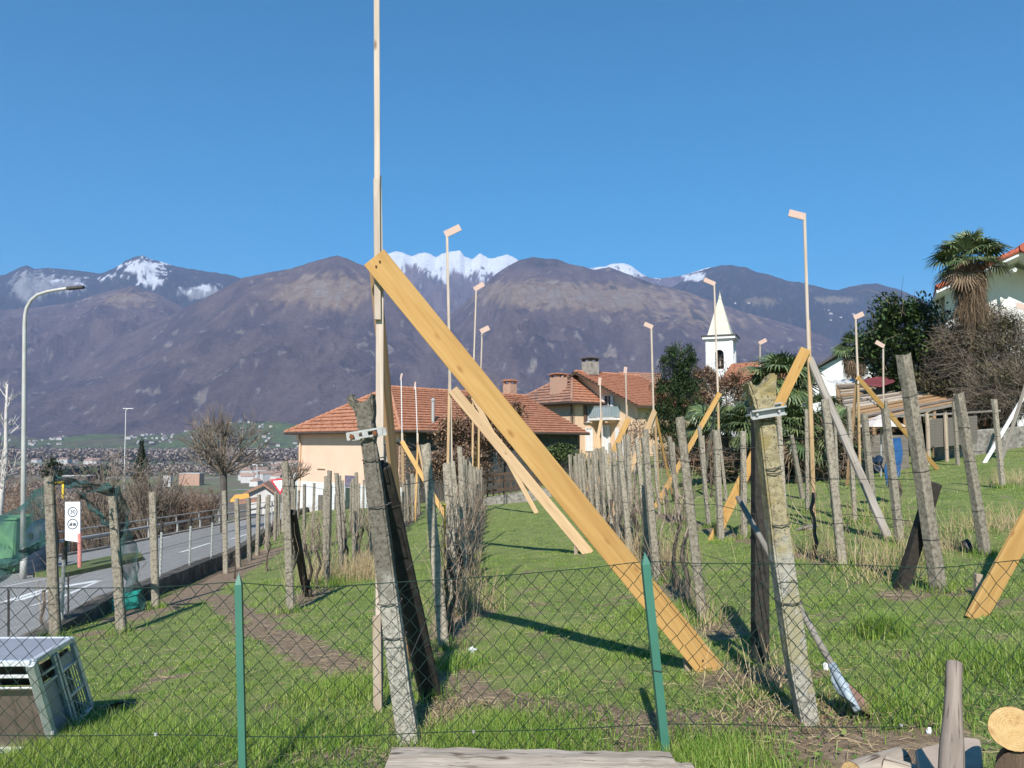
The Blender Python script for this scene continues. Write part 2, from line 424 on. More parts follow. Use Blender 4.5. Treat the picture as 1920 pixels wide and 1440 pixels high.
class MB:
    def __init__(s): s.v = []; s.f = []
    def add(s, vs, fs):
        n = len(s.v)
        s.v += [tuple(v) for v in vs]
        s.f += [tuple(i + n for i in f) for f in fs]
        return s
    def box(s, c, size, rz=0.0, axes=None):
        c = Vector(c); hx, hy, hz = size[0] / 2, size[1] / 2, size[2] / 2
        if axes is None:
            ax = (Vector((math.cos(rz), math.sin(rz), 0)), Vector((-math.sin(rz), math.cos(rz), 0)), Vector((0, 0, 1)))
        else: ax = axes
        vs = []
        for sz in (-1, 1):
            for sx, sy in ((-1, -1), (1, -1), (1, 1), (-1, 1)):
                vs.append(c + ax[0] * hx * sx + ax[1] * hy * sy + ax[2] * hz * sz)
        return s.add(vs, [(3, 2, 1, 0), (4, 5, 6, 7), (0, 1, 5, 4), (1, 2, 6, 5), (2, 3, 7, 6), (3, 0, 4, 7)])
    def bar(s, p0, p1, w, t, up=(0, 0, 1)):
        p0, p1 = Vector(p0), Vector(p1); d = (p1 - p0); L = d.length; d.normalize()
        x = d.cross(Vector(up))
        if x.length < 1e-4: x = Vector((1, 0, 0))
        x.normalize(); y = x.cross(d)
        return s.box((p0 + p1) / 2, (w, t, L), axes=(x, y, d))
    def tube(s, pts, rad, n=6, cap=True):
        pts = [Vector(p) for p in pts]; m = len(pts)
        rads = rad if isinstance(rad, (list, tuple)) else [rad] * m
        vs = []; prev = None
        for i, p in enumerate(pts):
            a = pts[max(0, i - 1)]; b = pts[min(m - 1, i + 1)]
            d = (b - a)
            if d.length < 1e-9: d = Vector((0, 0, 1))
            d.normalize()
            if prev is None:
                x = d.cross(Vector((0, 1, 0)) if abs(d.y) < .9 else Vector((1, 0, 0)))
            else:
                x = prev - d * prev.dot(d)
            x.normalize(); prev = x; y = d.cross(x)
            for k in range(n):
                t = 2 * math.pi * k / n
                vs.append(p + (x * math.cos(t) + y * math.sin(t)) * rads[i])
        fs = []
        for i in range(m - 1):
            for k in range(n):
                a = i * n + k; b = i * n + (k + 1) % n
                fs.append((a, b, b + n, a + n))
        if cap:
            fs.append(tuple(range(n - 1, -1, -1))); fs.append(tuple((m - 1) * n + k for k in range(n)))
        return s.add(vs, fs)
    def lathe(s, c, prof, n=16):
        c = Vector(c); vs = []
        for r, z in prof:
            for k in range(n):
                t = 2 * math.pi * k / n
                vs.append(c + Vector((r * math.cos(t), r * math.sin(t), z)))
        fs = []
        for i in range(len(prof) - 1):
            for k in range(n):
                a = i * n + k; b = i * n + (k + 1) % n
                fs.append((a, b, b + n, a + n))
        fs.append(tuple(range(n - 1, -1, -1))); fs.append(tuple((len(prof) - 1) * n + k for k in range(n)))
        return s.add(vs, fs)
    def prism(s, poly, off):
        """poly: list of 3D points (planar), extruded by vector off"""
        n = len(poly); off = Vector(off)
        vs = [Vector(p) for p in poly] + [Vector(p) + off for p in poly]
        fs = [tuple(range(n)), tuple(range(2 * n - 1, n - 1, -1))]
        for i in range(n):
            j = (i + 1) % n
            fs.append((i, i + n, j + n, j))
        return s.add(vs, fs)
    def quad(s, a, b, c, d): return s.add([a, b, c, d], [(0, 1, 2, 3)])
    def obj(s, name, mat, parent=None, smooth=False, mw=None, local=False, bevel=0, fixn=True):
        me = bpy.data.meshes.new(name)
        me.from_pydata(s.v, [], s.f)
        if bevel or fixn:
            bm = bmesh.new(); bm.from_mesh(me)
            bmesh.ops.recalc_face_normals(bm, faces=bm.faces)
            if bevel:
                bmesh.ops.bevel(bm, geom=list(bm.edges), offset=bevel, segments=1, affect='EDGES', clamp_overlap=True)
            bm.to_mesh(me); bm.free()
        if smooth:
            me.polygons.foreach_set('use_smooth', [True] * len(me.polygons))
        me.materials.append(mat)
        o = bpy.data.objects.new(name, me)
        COL.objects.link(o)
        if mw is not None: o.matrix_basis = mw
        if parent is not None:
            if local: o.parent = parent
            else: attach(o, parent)
        return o

def frame(p0, p1, facing=(0, -1, 0), roll=0.0):
    """matrix with Z along p0->p1, -Y towards 'facing'"""
    p0, p1 = Vector(p0), Vector(p1)
    z = (p1 - p0).normalized()
    y = -Vector(facing); y = (y - z * y.dot(z)).normalized()
    x = y.cross(z)
    m = Matrix((x, y, z)).transposed().to_4x4()
    m = m @ Matrix.Rotation(roll, 4, 'Z')
    m.translation = p0
    return m

def beam(name, p0, p1, w, t, mat, parent=None, roll=0.0, over=(0, 0), facing=(0, -1, 0), label=None, bevel=.003):
    p0, p1 = Vector(p0), Vector(p1)
    L = (p1 - p0).length
    mb = MB().box((0, 0, (L + over[1] - over[0]) / 2), (w, t, L + over[0] + over[1]))
    o = mb.obj(name, mat, parent, mw=frame(p0, p1, facing, roll), bevel=bevel)
    if label: o['label'] = label
    return o

def copy_tree(o, parent=None):
    c = o.copy(); COL.objects.link(c)
    if parent is not None: c.parent = parent
    for ch in [x for x in bpy.data.objects if x.parent == o]:
        copy_tree(ch, c)
    return c
# ------------------------------------------------------------------ light and sky
AZ = math.radians(188)
EL = math.radians(40)
sunv = Vector((math.sin(AZ) * math.cos(EL), math.cos(AZ) * math.cos(EL), math.sin(EL)))
sd = bpy.data.lights.new("sun", 'SUN'); sd.energy = 4.9; sd.angle = math.radians(.5); sd.color = (1, .962, .905)
so = bpy.data.objects.new("sun", sd); COL.objects.link(so)
so.rotation_euler = (-sunv).to_track_quat('-Z', 'Y').to_euler()
w = bpy.data.worlds.new("World"); scene.world = w; w.use_nodes = True
nt = w.node_tree; bg = nt.nodes['Background']
sky = nt.nodes.new('ShaderNodeTexSky'); sky.sky_type = 'NISHITA'; sky.sun_disc = False
sky.sun_elevation = EL; sky.sun_rotation = AZ
sky.altitude = 300; sky.air_density = 1.0; sky.dust_density = .0; sky.ozone_density = 2.6
hsv = nt.nodes.new('ShaderNodeHueSaturation'); hsv.inputs['Saturation'].default_value = 1.68; hsv.inputs['Hue'].default_value = .487
nt.links.new(sky.outputs[0], hsv.inputs['Color']); nt.links.new(hsv.outputs[0], bg.inputs[0]); bg.inputs[1].default_value = .105
vs_ = scene.view_settings
vs_.view_transform = 'Standard'; vs_.look = 'None'; vs_.exposure = .50; vs_.gamma = 1; vs_.use_curve_mapping = False
cy = scene.cycles
cy.max_bounces = 6; cy.diffuse_bounces = 3; cy.glossy_bounces = 2; cy.transparent_max_bounces = 12
cy.volume_bounces = 0; cy.sample_clamp_indirect = 6

# haze: a closed box of even, thin, pale air round everything
mz = bpy.data.materials.new("valley_air"); mz.use_nodes = True
nt = mz.node_tree
for n in list(nt.nodes):
    if n.type == 'BSDF_PRINCIPLED': nt.nodes.remove(n)
pv = nt.nodes.new('ShaderNodeVolumePrincipled')
pv.inputs['Color'].default_value = (.46, .60, 1, 1); pv.inputs['Density'].default_value = 7.5e-5
pv.inputs['Anisotropy'].default_value = 0
nt.links.new(pv.outputs[0], nt.nodes['Material Output'].inputs['Volume'])
hz = MB().box((0, 6000, (2350 - 41) / 2), (26000, 12400, 2350 + 41)).obj('haze', mz)
tag(hz, kind='stuff'); hz.data.materials[0] = mz

# ------------------------------------------------------------------ soil / straw masks
def pline(pts): return np.array([[p.x, p.y] for p in (hit(*q) for q in pts)])
PATHS = [
    (pline([(250, 1155), (330, 1128), (400, 1092), (455, 1062), (505, 1032)]), .50),
    (pline([(405, 1120), (450, 1150), (490, 1185), (560, 1212), (640, 1245), (700, 1268)]), .24),
    (pline([(870, 1298), (960, 1318), (1080, 1342), (1250, 1368)]), .20),
    (pline([(1250, 1372), (1380, 1382), (1500, 1385), (1590, 1398), (1680, 1412)]), .34),
]
PATCH = [(820, 1330, .30, .45), (600, 1415, .35, .12), (330, 1270, .25, .10), (215, 1185, .6, .25), (1420, 1270, .45, .35), (1520, 1360, .45, .22),
         (1700, 1232, .16, .14), (1590, 1330, .22, .22), (1690, 1115, .3, .3), (1790, 1110, .28, .2), (900, 1150, .22, .4), (240, 1320, .25, .12),
         (1330, 1250, .2, .2), (800, 1250, .15, .6), (600, 1110, .25, .5), (780, 1400, .25, .12), (1620, 1420, .4, .3), (1450, 1330, .3, .2)]
PATCH = [(lambda p: (p.x, p.y, rx, ry))(hit(px, py)) for px, py, rx, ry in PATCH]
ROWS = {   # vine rows: x at y = 0 and drift per metre
    'R-2': (-4.25, -.062), 'R-1': (-2.35, -.058), 'R0': (-.38, -.030), 'R1': (1.52, .036), 'R2': (4.05, -.022), 'R3': (5.75, -.01),
    'R4': (7.9, .03), 'R5': (10.1, .06),
}
def rowx(k, y): a, b = ROWS[k]; return a + b * y

def soil_mask(x, y):
    s = np.zeros_like(x)
    wob = .5 * perlin(x * 2.3, y * 2.3) + .35 * perlin(x * 6.1, y * 6.1)
    for P, wd in PATHS:
        d = np.full_like(x, 1e9)
        for a, b in zip(P[:-1], P[1:]):
            ab = b - a; t = np.clip(((x - a[0]) * ab[0] + (y - a[1]) * ab[1]) / (ab @ ab), 0, 1)
            d = np.minimum(d, np.hypot(x - a[0] - t * ab[0], y - a[1] - t * ab[1]))
        s = np.maximum(s, 1 - sstep(wd * .55, wd * 1.25, d + wob * wd))
    for cx, cy_, rx, ry in PATCH:
        d = np.hypot((x - cx) / rx, (y - cy_) / ry) + wob
        s = np.maximum(s, .85 * (1 - sstep(.5, 1.2, d)))
    for k in ('R-1', 'R0', 'R1', 'R2'):
        d = np.abs(x - rowx(k, y)) + wob * .2
        s = np.maximum(s, .75 * (1 - sstep(.10, .34, d)) * (y > {'R-1': 9.6, 'R0': 5.6, 'R1': 6.2, 'R2': 9.0}[k]) * (y < 40))
    s = np.maximum(s, .62 * sstep(.12, .5, fbm(x * 2.1 + 4, y * 2.1, 5, .62)) * (y < 14))
    return s

def make_grid_axis(segs):
    out = []
    for a, b, st in segs: out += list(np.arange(a, b, st))
    return np.array(out)
gx = make_grid_axis([(-150, -40, 4), (-40, -14, .8), (-14, 13, .16), (13, 45, .8), (45, 150.1, 4)])
gy = make_grid_axis([(-14, 2, .8), (2, 16, .14), (16, 50, .5), (50, 110, 2), (110, 420.1, 8)])
X, Y = np.meshgrid(gx, gy)
Z = ground_z(X, Y)
nx, ny = len(gx), len(gy)
idx = np.arange(nx * ny).reshape(ny, nx)
Fq = np.stack([idx[:-1, :-1], idx[:-1, 1:], idx[1:, 1:], idx[1:, :-1]], -1).reshape(-1, 4)
soil = soil_mask(X, Y)
slope = np.where((X < railx(Y) - 1) | (Y > 95), 1.0, 0.0)     # rough brown bank beyond the road
MB_, ntg, bs = nt_new('vineyard_ground')
MATS['vineyard_ground'] = MB_
vec = coords(ntg, 'Object', (1, 1, 1))
n1 = noise_node(ntg, vec, 2.2, 6, .65); n2 = noise_node(ntg, vec, 40, 5, .7); n3 = noise_node(ntg, vec, 14, 5)
gcol = ramp_node(ntg, [(.075, .11, .028, .3), (.14, .20, .045, .5), (.23, .25, .085, .68)], n1.outputs['Fac']).outputs[0]
gcol = mixc(ntg, mathn(ntg, 'MULTIPLY', n2.outputs['Fac'], .55), gcol, (.24, .22, .10))
scol = ramp_node(ntg, [(.10, .065, .04, .3), (.20, .14, .095, .5), (.31, .235, .165, .7)], n3.outputs['Fac']).outputs[0]
scol = mixc(ntg, mathn(ntg, 'MULTIPLY', n2.outputs['Fac'], .5), scol, (.27, .20, .13))
a1 = ntg.nodes.new('ShaderNodeAttribute'); a1.attribute_name = 'soil'
a2 = ntg.nodes.new('ShaderNodeAttribute'); a2.attribute_name = 'bank'
fac = mathn(ntg, 'ADD', a1.outputs['Fac'], mathn(ntg, 'MULTIPLY', mathn(ntg, 'SUBTRACT', n2.outputs['Fac'], .5), .7))
mr = ntg.nodes.new('ShaderNodeMapRange'); mr.inputs[1].default_value = .3; mr.inputs[2].default_value = .62
ntg.links.new(fac, mr.inputs[0])
c = mixc(ntg, mr.outputs[0], gcol, scol)
c = mixc(ntg, a2.outputs['Fac'], c, (.15, .105, .075))
ntg.links.new(c, bs.inputs['Base Color']); bs.inputs['Roughness'].default_value = .95
add_bump(ntg, bs, n2.outputs['Fac'], .8, .03)
g = npmesh('ground', np.stack([X, Y, Z], -1).reshape(-1, 3), Fq, MB_, smooth=True,
           attrs={'soil': ('FLOAT', soil.ravel()), 'bank': ('FLOAT', slope.ravel())})
tag(g, kind='structure')

# ------------------------------------------------------------------ mountains and valley floor
def tz(py):
    v = (720 - np.asarray(py, float)) / F
    return (SP + v * CP) / (CP - v * SP)

LAY = {
 'A': (7600, 4700, [(-500, 590), (-300, 560), (-60, 525), (0, 515), (22, 503), (40, 497), (55, 505), (75, 503), (100, 503), (135, 507), (180, 513), (205, 503), (228, 488), (245, 481), (258, 479), (275, 486), (300, 492), (325, 500), (380, 509), (420, 514), (445, 521), (560, 570), (700, 620), (2400, 830)]),
 'A2': (5600, 3500, [(-500, 640), (-300, 600), (0, 580), (60, 576), (130, 566), (180, 549), (240, 535), (290, 550), (330, 572), (420, 612), (520, 660), (700, 740), (2400, 840)]),
 'B': (4700, 2950, [(-500, 800), (0, 720), (200, 642), (330, 584), (400, 548), (450, 521), (500, 511), (545, 503), (575, 493), (600, 486), (628, 479), (650, 486), (670, 495), (690, 502), (720, 516), (760, 545), (800, 580), (850, 620), (900, 660), (1000, 740), (2400, 840)]),
 'S': (9200, 6200, [(-500, 830), (300, 700), (560, 530), (690, 497), (712, 481), (725, 474), (742, 470), (755, 474), (770, 479), (782, 474), (795, 472), (806, 476), (815, 482), (830, 473), (845, 471), (862, 469), (870, 480), (885, 486), (900, 473), (908, 478), (918, 484), (930, 482), (950, 476), (965, 482), (1000, 505), (1080, 512), (1110, 502), (1135, 499), (1150, 494), (1165, 492), (1185, 497), (1205, 512), (1222, 520), (1245, 521), (1280, 516), (1310, 508), (1335, 500), (1400, 530), (1600, 640), (2400, 840)]),
 'C': (5300, 3000, [(-500, 840), (500, 800), (660, 735), (720, 690), (780, 645), (830, 602), (880, 560), (930, 512), (955, 496), (975, 487), (1000, 481), (1020, 484), (1045, 485), (1070, 494), (1095, 499), (1115, 505), (1145, 500), (1180, 513), (1230, 532), (1290, 546), (1330, 560), (1400, 585), (1500, 612), (1580, 645), (1700, 690), (2000, 735), (2400, 790)]),
 'D': (7200, 4700, [(-500, 845), (900, 700), (1100, 585), (1200, 552), (1270, 534), (1300, 514), (1325, 503), (1350, 498), (1375, 495), (1405, 500), (1425, 509), (1450, 514), (1480, 525), (1510, 529), (1545, 538), (1575, 543), (1600, 536), (1620, 532), (1650, 530), (1690, 541), (1720, 553), (1800, 600), (1950, 660), (2400, 730)]),
}
us = np.linspace(-.98, .98, 1150)
ysl = 1800 * (11500 / 1800) ** np.linspace(0, 1, 430)
U, YY = np.meshgrid(us, ysl)
PXg = 960 + U * F * CP
best = np.full(U.shape, -38.0); lay_id = np.full(U.shape, -1); frac = np.zeros(U.shape)
wx_ = U * YY
warp = perlin(wx_ / 900 + 3, YY / 900) * 300 + perlin(wx_ / 300, YY / 300 + 5) * 110
for i, (k, (yr, yb, prof)) in enumerate(LAY.items()):
    pr = np.array(prof, float)
    px_ = us * F * CP + 960
    jag = .8 if k in ('B', 'C') else 1.1
    py_ = np.interp(px_, pr[:, 0], pr[:, 1]) + jag * perlin(px_ / 11 + 31 * i, px_ * 0 + .5) - 1.6 * jag * np.abs(perlin(px_ / 5.3 + 3 * i, px_ * 0 + 1.5))
    zr = (tz(py_) * yr)[None, :]
    wy = YY + warp * sstep(0, 1, (yr - YY) / 900)
    s = np.clip((wy - yb) / (yr - yb), 0, 1)
    p = s ** 1.0 * (.85 + .15 * s)
    z = -38 + (zr + 38) * p
    env = np.sin(np.pi * np.clip((YY - yb) / (yr - yb), 0, 1) ** .9)
    amp = np.clip(zr, 60, 1e9) * (.17 if k in ('B', 'C') else .24)
    rd = ridged(wx_ / 560 + 5 * i, YY / 900 + warp / 700, 6, .6) - 1.0
    z = z + env * amp * rd * .5
    back = YY > yr
    z = np.where(back, zr - (YY - yr) * .75, z)
    ok = z > best
    best = np.where(ok, z, best); lay_id = np.where(ok, i, lay_id); frac = np.where(ok, s, frac)
# little green foothills at the mountain's foot
for hpx, hY, hz_, hw in ((165, 2900, 74, 300), (470, 2850, 120, 420), (330, 2850, 70, 700), (560, 2800, 70, 300), (-150, 2900, 90, 500)):
    hx = (hpx - 960) / F * hY
    bl = -38 + hz_ * np.exp(-((wx_ - hx) / hw) ** 2 - ((YY - hY - 120) / 330) ** 2)
    ok = bl > best
    best = np.where(ok, bl, best); lay_id = np.where(ok, 7, lay_id)
fl = lay_id == -1
best = np.where(fl, -36 + 1.5 * perlin(wx_ / 200, YY / 200), best)
N1 = fbm(wx_ / 260, YY / 260, 5); N2 = fbm(wx_ / 70 + 9, YY / 70, 4); N3 = fbm(wx_ / 900 + 2, best / 300, 4)
forest = np.array([.205, .152, .142]); forest2 = np.array([.125, .098, .104]); tan = np.array([.42, .29, .18]); rock = np.array([.33, .30, .275])
pine_ = np.array([.026, .038, .034]); snow = np.array([.93, .94, .97]); meadow = np.array([.20, .25, .09]); brownwood_ = np.array([.145, .105, .075])
def mix(a, b, t): return a + (b - a) * t[..., None]
colr = mix(np.broadcast_to(forest, U.shape + (3,)), forest2, sstep(-.35, .45, N1))
colr = mix(colr, rock, .75 * sstep(.46, .60, N2 + .45 * N1) * (lay_id >= 0))
pyg = 830 - best / YY * F      # apparent height band, used to choose the land cover by altitude
# tan alpine grass on the shoulders of the two brown mountains
tB = ((lay_id == 2) & True) * np.exp(-(((PXg - 600) / 95) ** 2 + ((pyg - 545) / 34) ** 2)) * 1.25
tB2 = (lay_id == 1) * np.exp(-(((PXg - 235) / 60) ** 2 + ((pyg - 560) / 16) ** 2)) * .9
tC = (lay_id == 4) * (np.exp(-(((PXg - 1000) / 130) ** 2 + ((pyg - 545 - .06 * np.abs(PXg - 1000)) / 26) ** 2)) + .85 * np.exp(-(((PXg - 1180) / 170) ** 2 + ((pyg - 560) / 28) ** 2)) + .5 * np.exp(-(((PXg - 1350) / 150) ** 2 + ((pyg - 600) / 22) ** 2)))
tA = np.clip(tB + tB2 + tC, 0, 1.3)
colr = mix(colr, tan, np.clip(sstep(.25, .8, tA + .55 * N2 + .35 * N1) * .8, 0, 1))
colr = mix(colr, rock, np.clip(sstep(.4, .9, tA * .6 + .9 * N2), 0, 1) * .55 * (tA > .15))
# conifers: the far blue ridges
pc = np.where((lay_id == 5) | (lay_id == 0), 1.0, 0.0)
pc = np.where(lay_id == 5, sstep(-.1, .25, (650 - pyg) / 120 + .3 * N1), pc)
colr = mix(colr, pine_, .88 * pc * sstep(-.55, .1, N2 + .2))
colr = mix(colr, pine_, .8 * (lay_id == 4) * np.exp(-(((PXg - 1030) / 45) ** 2 + ((pyg - 490) / 10) ** 2)) * sstep(-.2, .2, N2 + .2))
colr = mix(colr, pine_, .8 * (lay_id == 4) * sstep(.52, .62, N1 + .3 * N2) * (pyg < 640))
# crags on the far left
cr = (lay_id == 0) * np.clip(np.exp(-(((PXg - 45) / 36) ** 2 + ((pyg - 535) / 30) ** 2)) + np.exp(-(((PXg - 120) / 40) ** 2 + ((pyg - 530) / 20) ** 2)) * .8 + np.exp(-(((PXg - 370) / 35) ** 2 + ((pyg - 545) / 14) ** 2)), 0, 1)
colr = mix(colr, np.array([.40, .39, .38]), sstep(.35, .6, cr + .5 * N2))
# snow
N4 = fbm(wx_ / 120, (YY + 1.3 * best) / 260, 6, .66)
sn = (lay_id == 3) * sstep(-.05, .08, (np.where(PXg < 1000, np.where(PXg > 800, 513, 497 + .06 * (PXg - 720)), 512) - pyg) / 20 + 1.1 * N4 + .4 * N1)
st = (lay_id == 0) * np.clip(np.exp(-(((PXg - 262) / 45) ** 2 + ((pyg - 497) / 15) ** 2)) * 1.1 + np.exp(-(((PXg - 278) / 24) ** 2 + ((pyg - 525) / 11) ** 2)) + .75 * np.exp(-(((PXg - 370) / 38) ** 2 + ((pyg - 538) / 8) ** 2)) + .35 * np.exp(-(((PXg - 130) / 70) ** 2 + ((pyg - 520) / 14) ** 2)), 0, 1.2)
sn = np.maximum(sn, sstep(.48, .56, st + .6 * N2 + .6 * N4) * (st > .12))
sD = (lay_id == 5) * sstep(.3, .5, np.exp(-(((PXg - 1300) / 28) ** 2 + ((pyg - 515) / 9) ** 2)) + .4 * N2)
sn = np.maximum(sn, sD)
colr = mix(colr, snow, np.clip(sn, 0, 1))
# alpine pasture and hamlets' clearings on the dark right-hand ridge
colr = mix(colr, np.array([.30, .24, .15]), .8 * (lay_id == 5) * sstep(.5, .7, np.exp(-(((PXg - 1570) / 55) ** 2 + ((pyg - 560) / 9) ** 2)) + np.exp(-(((PXg - 1430) / 45) ** 2 + ((pyg - 562) / 9) ** 2)) + .35 * N2))
# valley: meadows, woods, fields
mead = (lay_id == 7)
cell = np.sin(wx_ / 62 + 2.2 * N1) + np.sin(YY / 47 + 2 * N1)
colm = mix(np.broadcast_to(meadow, U.shape + (3,)), np.array([.24, .22, .11]), sstep(-.4, .8, cell))
colm = mix(colm, brownwood_ * .7, sstep(.15, .3, N1 + .35 * N2))
colr = np.where(mead[..., None], colm, colr)
colv = mix(np.broadcast_to(np.array([.135, .112, .085]), U.shape + (3,)), np.array([.12, .15, .06]), sstep(.1, .5, cell * .5 + N1))
colr = np.where(fl[..., None], colv, colr)
colr *= (1 + .26 * N2[..., None] * (sn < .5)[..., None])
mm, ntm, bm_ = nt_new('mountain_cover')
MATS['mountain_cover'] = mm
at_ = ntm.nodes.new('ShaderNodeAttribute'); at_.attribute_name = 'cover'
vec = coords(ntm, 'Object', (1, 1, 1.6))
nn = noise_node(ntm, vec, 1 / 22., 6, .85); nm = noise_node(ntm, vec, 1 / 150., 4, .7)
mr = ntm.nodes.new('ShaderNodeMapRange'); mr.inputs[1].default_value = .3; mr.inputs[2].default_value = .7; mr.inputs[3].default_value = .62; mr.inputs[4].default_value = 1.36
ntm.links.new(nn.outputs['Fac'], mr.inputs[0])
hs = ntm.nodes.new('ShaderNodeHueSaturation'); ntm.links.new(mr.outputs[0], hs.inputs['Value']); ntm.links.new(at_.outputs['Color'], hs.inputs['Color'])
# small pale outcrops among the bare trees
mo = ntm.nodes.new('ShaderNodeMapRange'); mo.inputs[1].default_value = .645; mo.inputs[2].default_value = .70; mo.inputs[4].default_value = .6
nf = noise_node(ntm, coords(ntm, 'Object', (1, 1, 1.3)), 1 / 38., 7, .82); ntm.links.new(nf.outputs['Fac'], mo.inputs[0])
c = mixc(ntm, mo.outputs[0], hs.outputs[0], (.36, .33, .30))
ntm.links.new(c, bm_.inputs['Base Color']); bm_.inputs['Roughness'].default_value = .95; bm_.inputs['Specular IOR Level'].default_value = .05
add_bump(ntm, bm_, mathn(ntm, 'ADD', mathn(ntm, 'MULTIPLY', nn.outputs['Fac'], .8), nm.outputs['Fac']), .9, 48)
ny2, nx2 = U.shape
idx = np.arange(nx2 * ny2).reshape(ny2, nx2)
Fm = np.stack([idx[:-1, :-1], idx[:-1, 1:], idx[1:, 1:], idx[1:, :-1]], -1).reshape(-1, 4)
rgba = np.concatenate([np.clip(colr, 0, 1), np.ones(U.shape + (1,))], -1)
mo_ = npmesh('mountains', np.stack([wx_, YY, best], -1).reshape(-1, 3), Fm, mm, smooth=True, attrs={'cover': ('FLOAT_COLOR', rgba.reshape(-1, 4))})
tag(mo_, kind='structure')
def mz_at(x, y):
    j = int(np.clip(np.searchsorted(ysl, y), 1, len(ysl) - 1)); i = int(np.clip(np.searchsorted(us, x / y), 1, len(us) - 1))
    return float(best[j, i])
# flat valley floor, from the foot of the bank to the foot of the mountains
nmat('valley_fields', [(.12, .09, .066, .3), (.15, .125, .085, .45), (.11, .14, .05, .6), (.17, .16, .11, .75)], .012, bump=.3, bdist=1, bscale=.1,
     spots=[(.02, .6, (.26, .25, .24), .08)])
xs_ = np.linspace(-2600, 2600, 80); yv = np.linspace(200, 2000, 60)
X2, Y2 = np.meshgrid(xs_, yv); Z2 = np.full_like(X2, -35.2)
idx = np.arange(X2.size).reshape(X2.shape)
Fv = np.stack([idx[:-1, :-1], idx[:-1, 1:], idx[1:, 1:], idx[1:, :-1]], -1).reshape(-1, 4)
tag(npmesh('valley_floor', np.stack([X2, Y2, Z2], -1).reshape(-1, 3), Fv, MATS['valley_fields']), kind='structure')

# ------------------------------------------------------------------ road, kerb island, markings
ry = np.concatenate([np.arange(-8, 50, 1.0), np.arange(50, 96, 3.0)])
cols_ = 12
V = []; Fr = []
for y in ry:
    a, b = float(railx(y)) - .3, float(wallx(y)) - .14
    for k in range(cols_ + 1):
        x = a + (b - a) * k / cols_; V.append((x, y, roadz(x, y)))
for j in range(len(ry) - 1):
    for k in range(cols_):
        q = j * (cols_ + 1) + k; Fr.append((q, q + 1, q + cols_ + 2, q + cols_ + 1))
tag(npmesh('road', np.array(V), np.array(Fr), M['asphalt'], smooth=True), kind='structure')
def rhit(px, py, off=0.0):
    d = ray(px, py); lo, hi = 2.0, 200.0
    for _ in range(50):
        m = (lo + hi) / 2; p = d * (m / d.y)
        if p.z < roadz(p.x, p.y) + off: hi = m
        else: lo = m
    p = d * (hi / d.y); p.z = roadz(p.x, p.y) + off
    return p
def road_line(pts, wd, dash=None):
    mbr = MB()
    P = [rhit(*p) for p in pts]
    for a, b in zip(P[:-1], P[1:]):
        L = (b - a).length; n = max(1, int(L / .8)); d = (b - a).normalized(); s = Vector((-d.y, d.x, 0)).normalized() * wd / 2
        for i in range(n):
            if dash and (i // dash) % 2: continue
            p, q = a.lerp(b, i / n), a.lerp(b, (i + 1) / n)
            vs = [p - s, q - s, q + s, p + s]
            for v in vs: v.z = roadz(v.x, v.y) + .006
            mbr.quad(*vs)
    o = mbr.obj('road_marking', M['roadpaint'], fixn=False); tag(o, kind='structure'); return o
road_line([(170, 1012), (330, 989), (520, 962)], .16)
road_line([(20, 1128), (95, 1104), (185, 1089)], .5)
road_line([(60, 1136), (120, 1118), (180, 1092)], .12)
road_line([(338, 1036), (395, 1018)], .16); road_line([(325, 1003), (350, 999)], .14); road_line([(300, 1010), (318, 1006)], .14)
road_line([(10, 1100), (60, 1090), (150, 1075)], .14); road_line([(430, 1012), (470, 1000)], .14); road_line([(325, 1001), (345, 998)], .1)
# kerbed grass island with the sign
P = [rhit(*p) for p in [(62, 1082), (110, 1070), (200, 1050), (262, 1042), (268, 1051), (190, 1068), (120, 1083)]]
isl = MB().prism([p + Vector((0, 0, .13)) for p in P], (0, 0, -.25)).obj('kerb_island', nmat('island_grass', [(.08, .12, .03), (.15, .16, .06)], 3, bump=.4))
tag(isl, kind='structure')
# ------------------------------------------------------------------ concrete vineyard posts
def post_mesh(name, seed, w=.10, mat='concrete', n=14):
    r = random.Random(seed)
    prof = []
    ch = .72
    base = [(-1, -ch), (-ch, -1), (ch, -1), (1, -ch), (1, ch), (ch, 1), (-ch, 1), (-1, ch)]
    vs = []; fs = []
    for i in range(n):
        t = i / (n - 1); s = w / 2 * (1.08 - .16 * t)
        jz = 0 if 0 < i < n - 1 else 0
        for k, (a, b) in enumerate(base):
            j = .0022 if i < n - 2 else .006
            zz = t + (r.uniform(-.010, .003) if i == n - 1 else 0)
            vs.append((a * s + r.uniform(-j, j), b * s + r.uniform(-j, j), zz))
    for i in range(n - 1):
        for k in range(8):
            a = i * 8 + k; b = i * 8 + (k + 1) % 8
            fs.append((a, b, b + 8, a + 8))
    nbody = len(fs) + 8
    vs.append((0, 0, 1.0 - .008)); c = len(vs) - 1
    for k in range(8): fs.append(((n - 1) * 8 + k, (n - 1) * 8 + (k + 1) % 8, c))
    for zr in (.28 + r.uniform(-.04, .04), .56 + r.uniform(-.05, .05), .83 + r.uniform(-.05, .05)):
        s = w / 2 * (1.08 - .16 * zr) + .004; k0 = len(vs); tl = r.uniform(-.006, .006)
        for dz in (0, .0032):
            for (a, b) in base: vs.append((a * s, b * s, zr + dz + tl * a))
        for k in range(8): fs.append((k0 + k, k0 + (k + 1) % 8, k0 + 8 + (k + 1) % 8, k0 + 8 + k))
    me = bpy.data.meshes.new(name); me.from_pydata(vs, [], fs); me.materials.append(M[mat]); me.materials.append(M['wire']); me.update()
    for i, p in enumerate(me.polygons):
        if i >= nbody: p.material_index = 1
    return me
PM = [post_mesh('concrete_post', s) for s in range(6)]
posts_xy = []
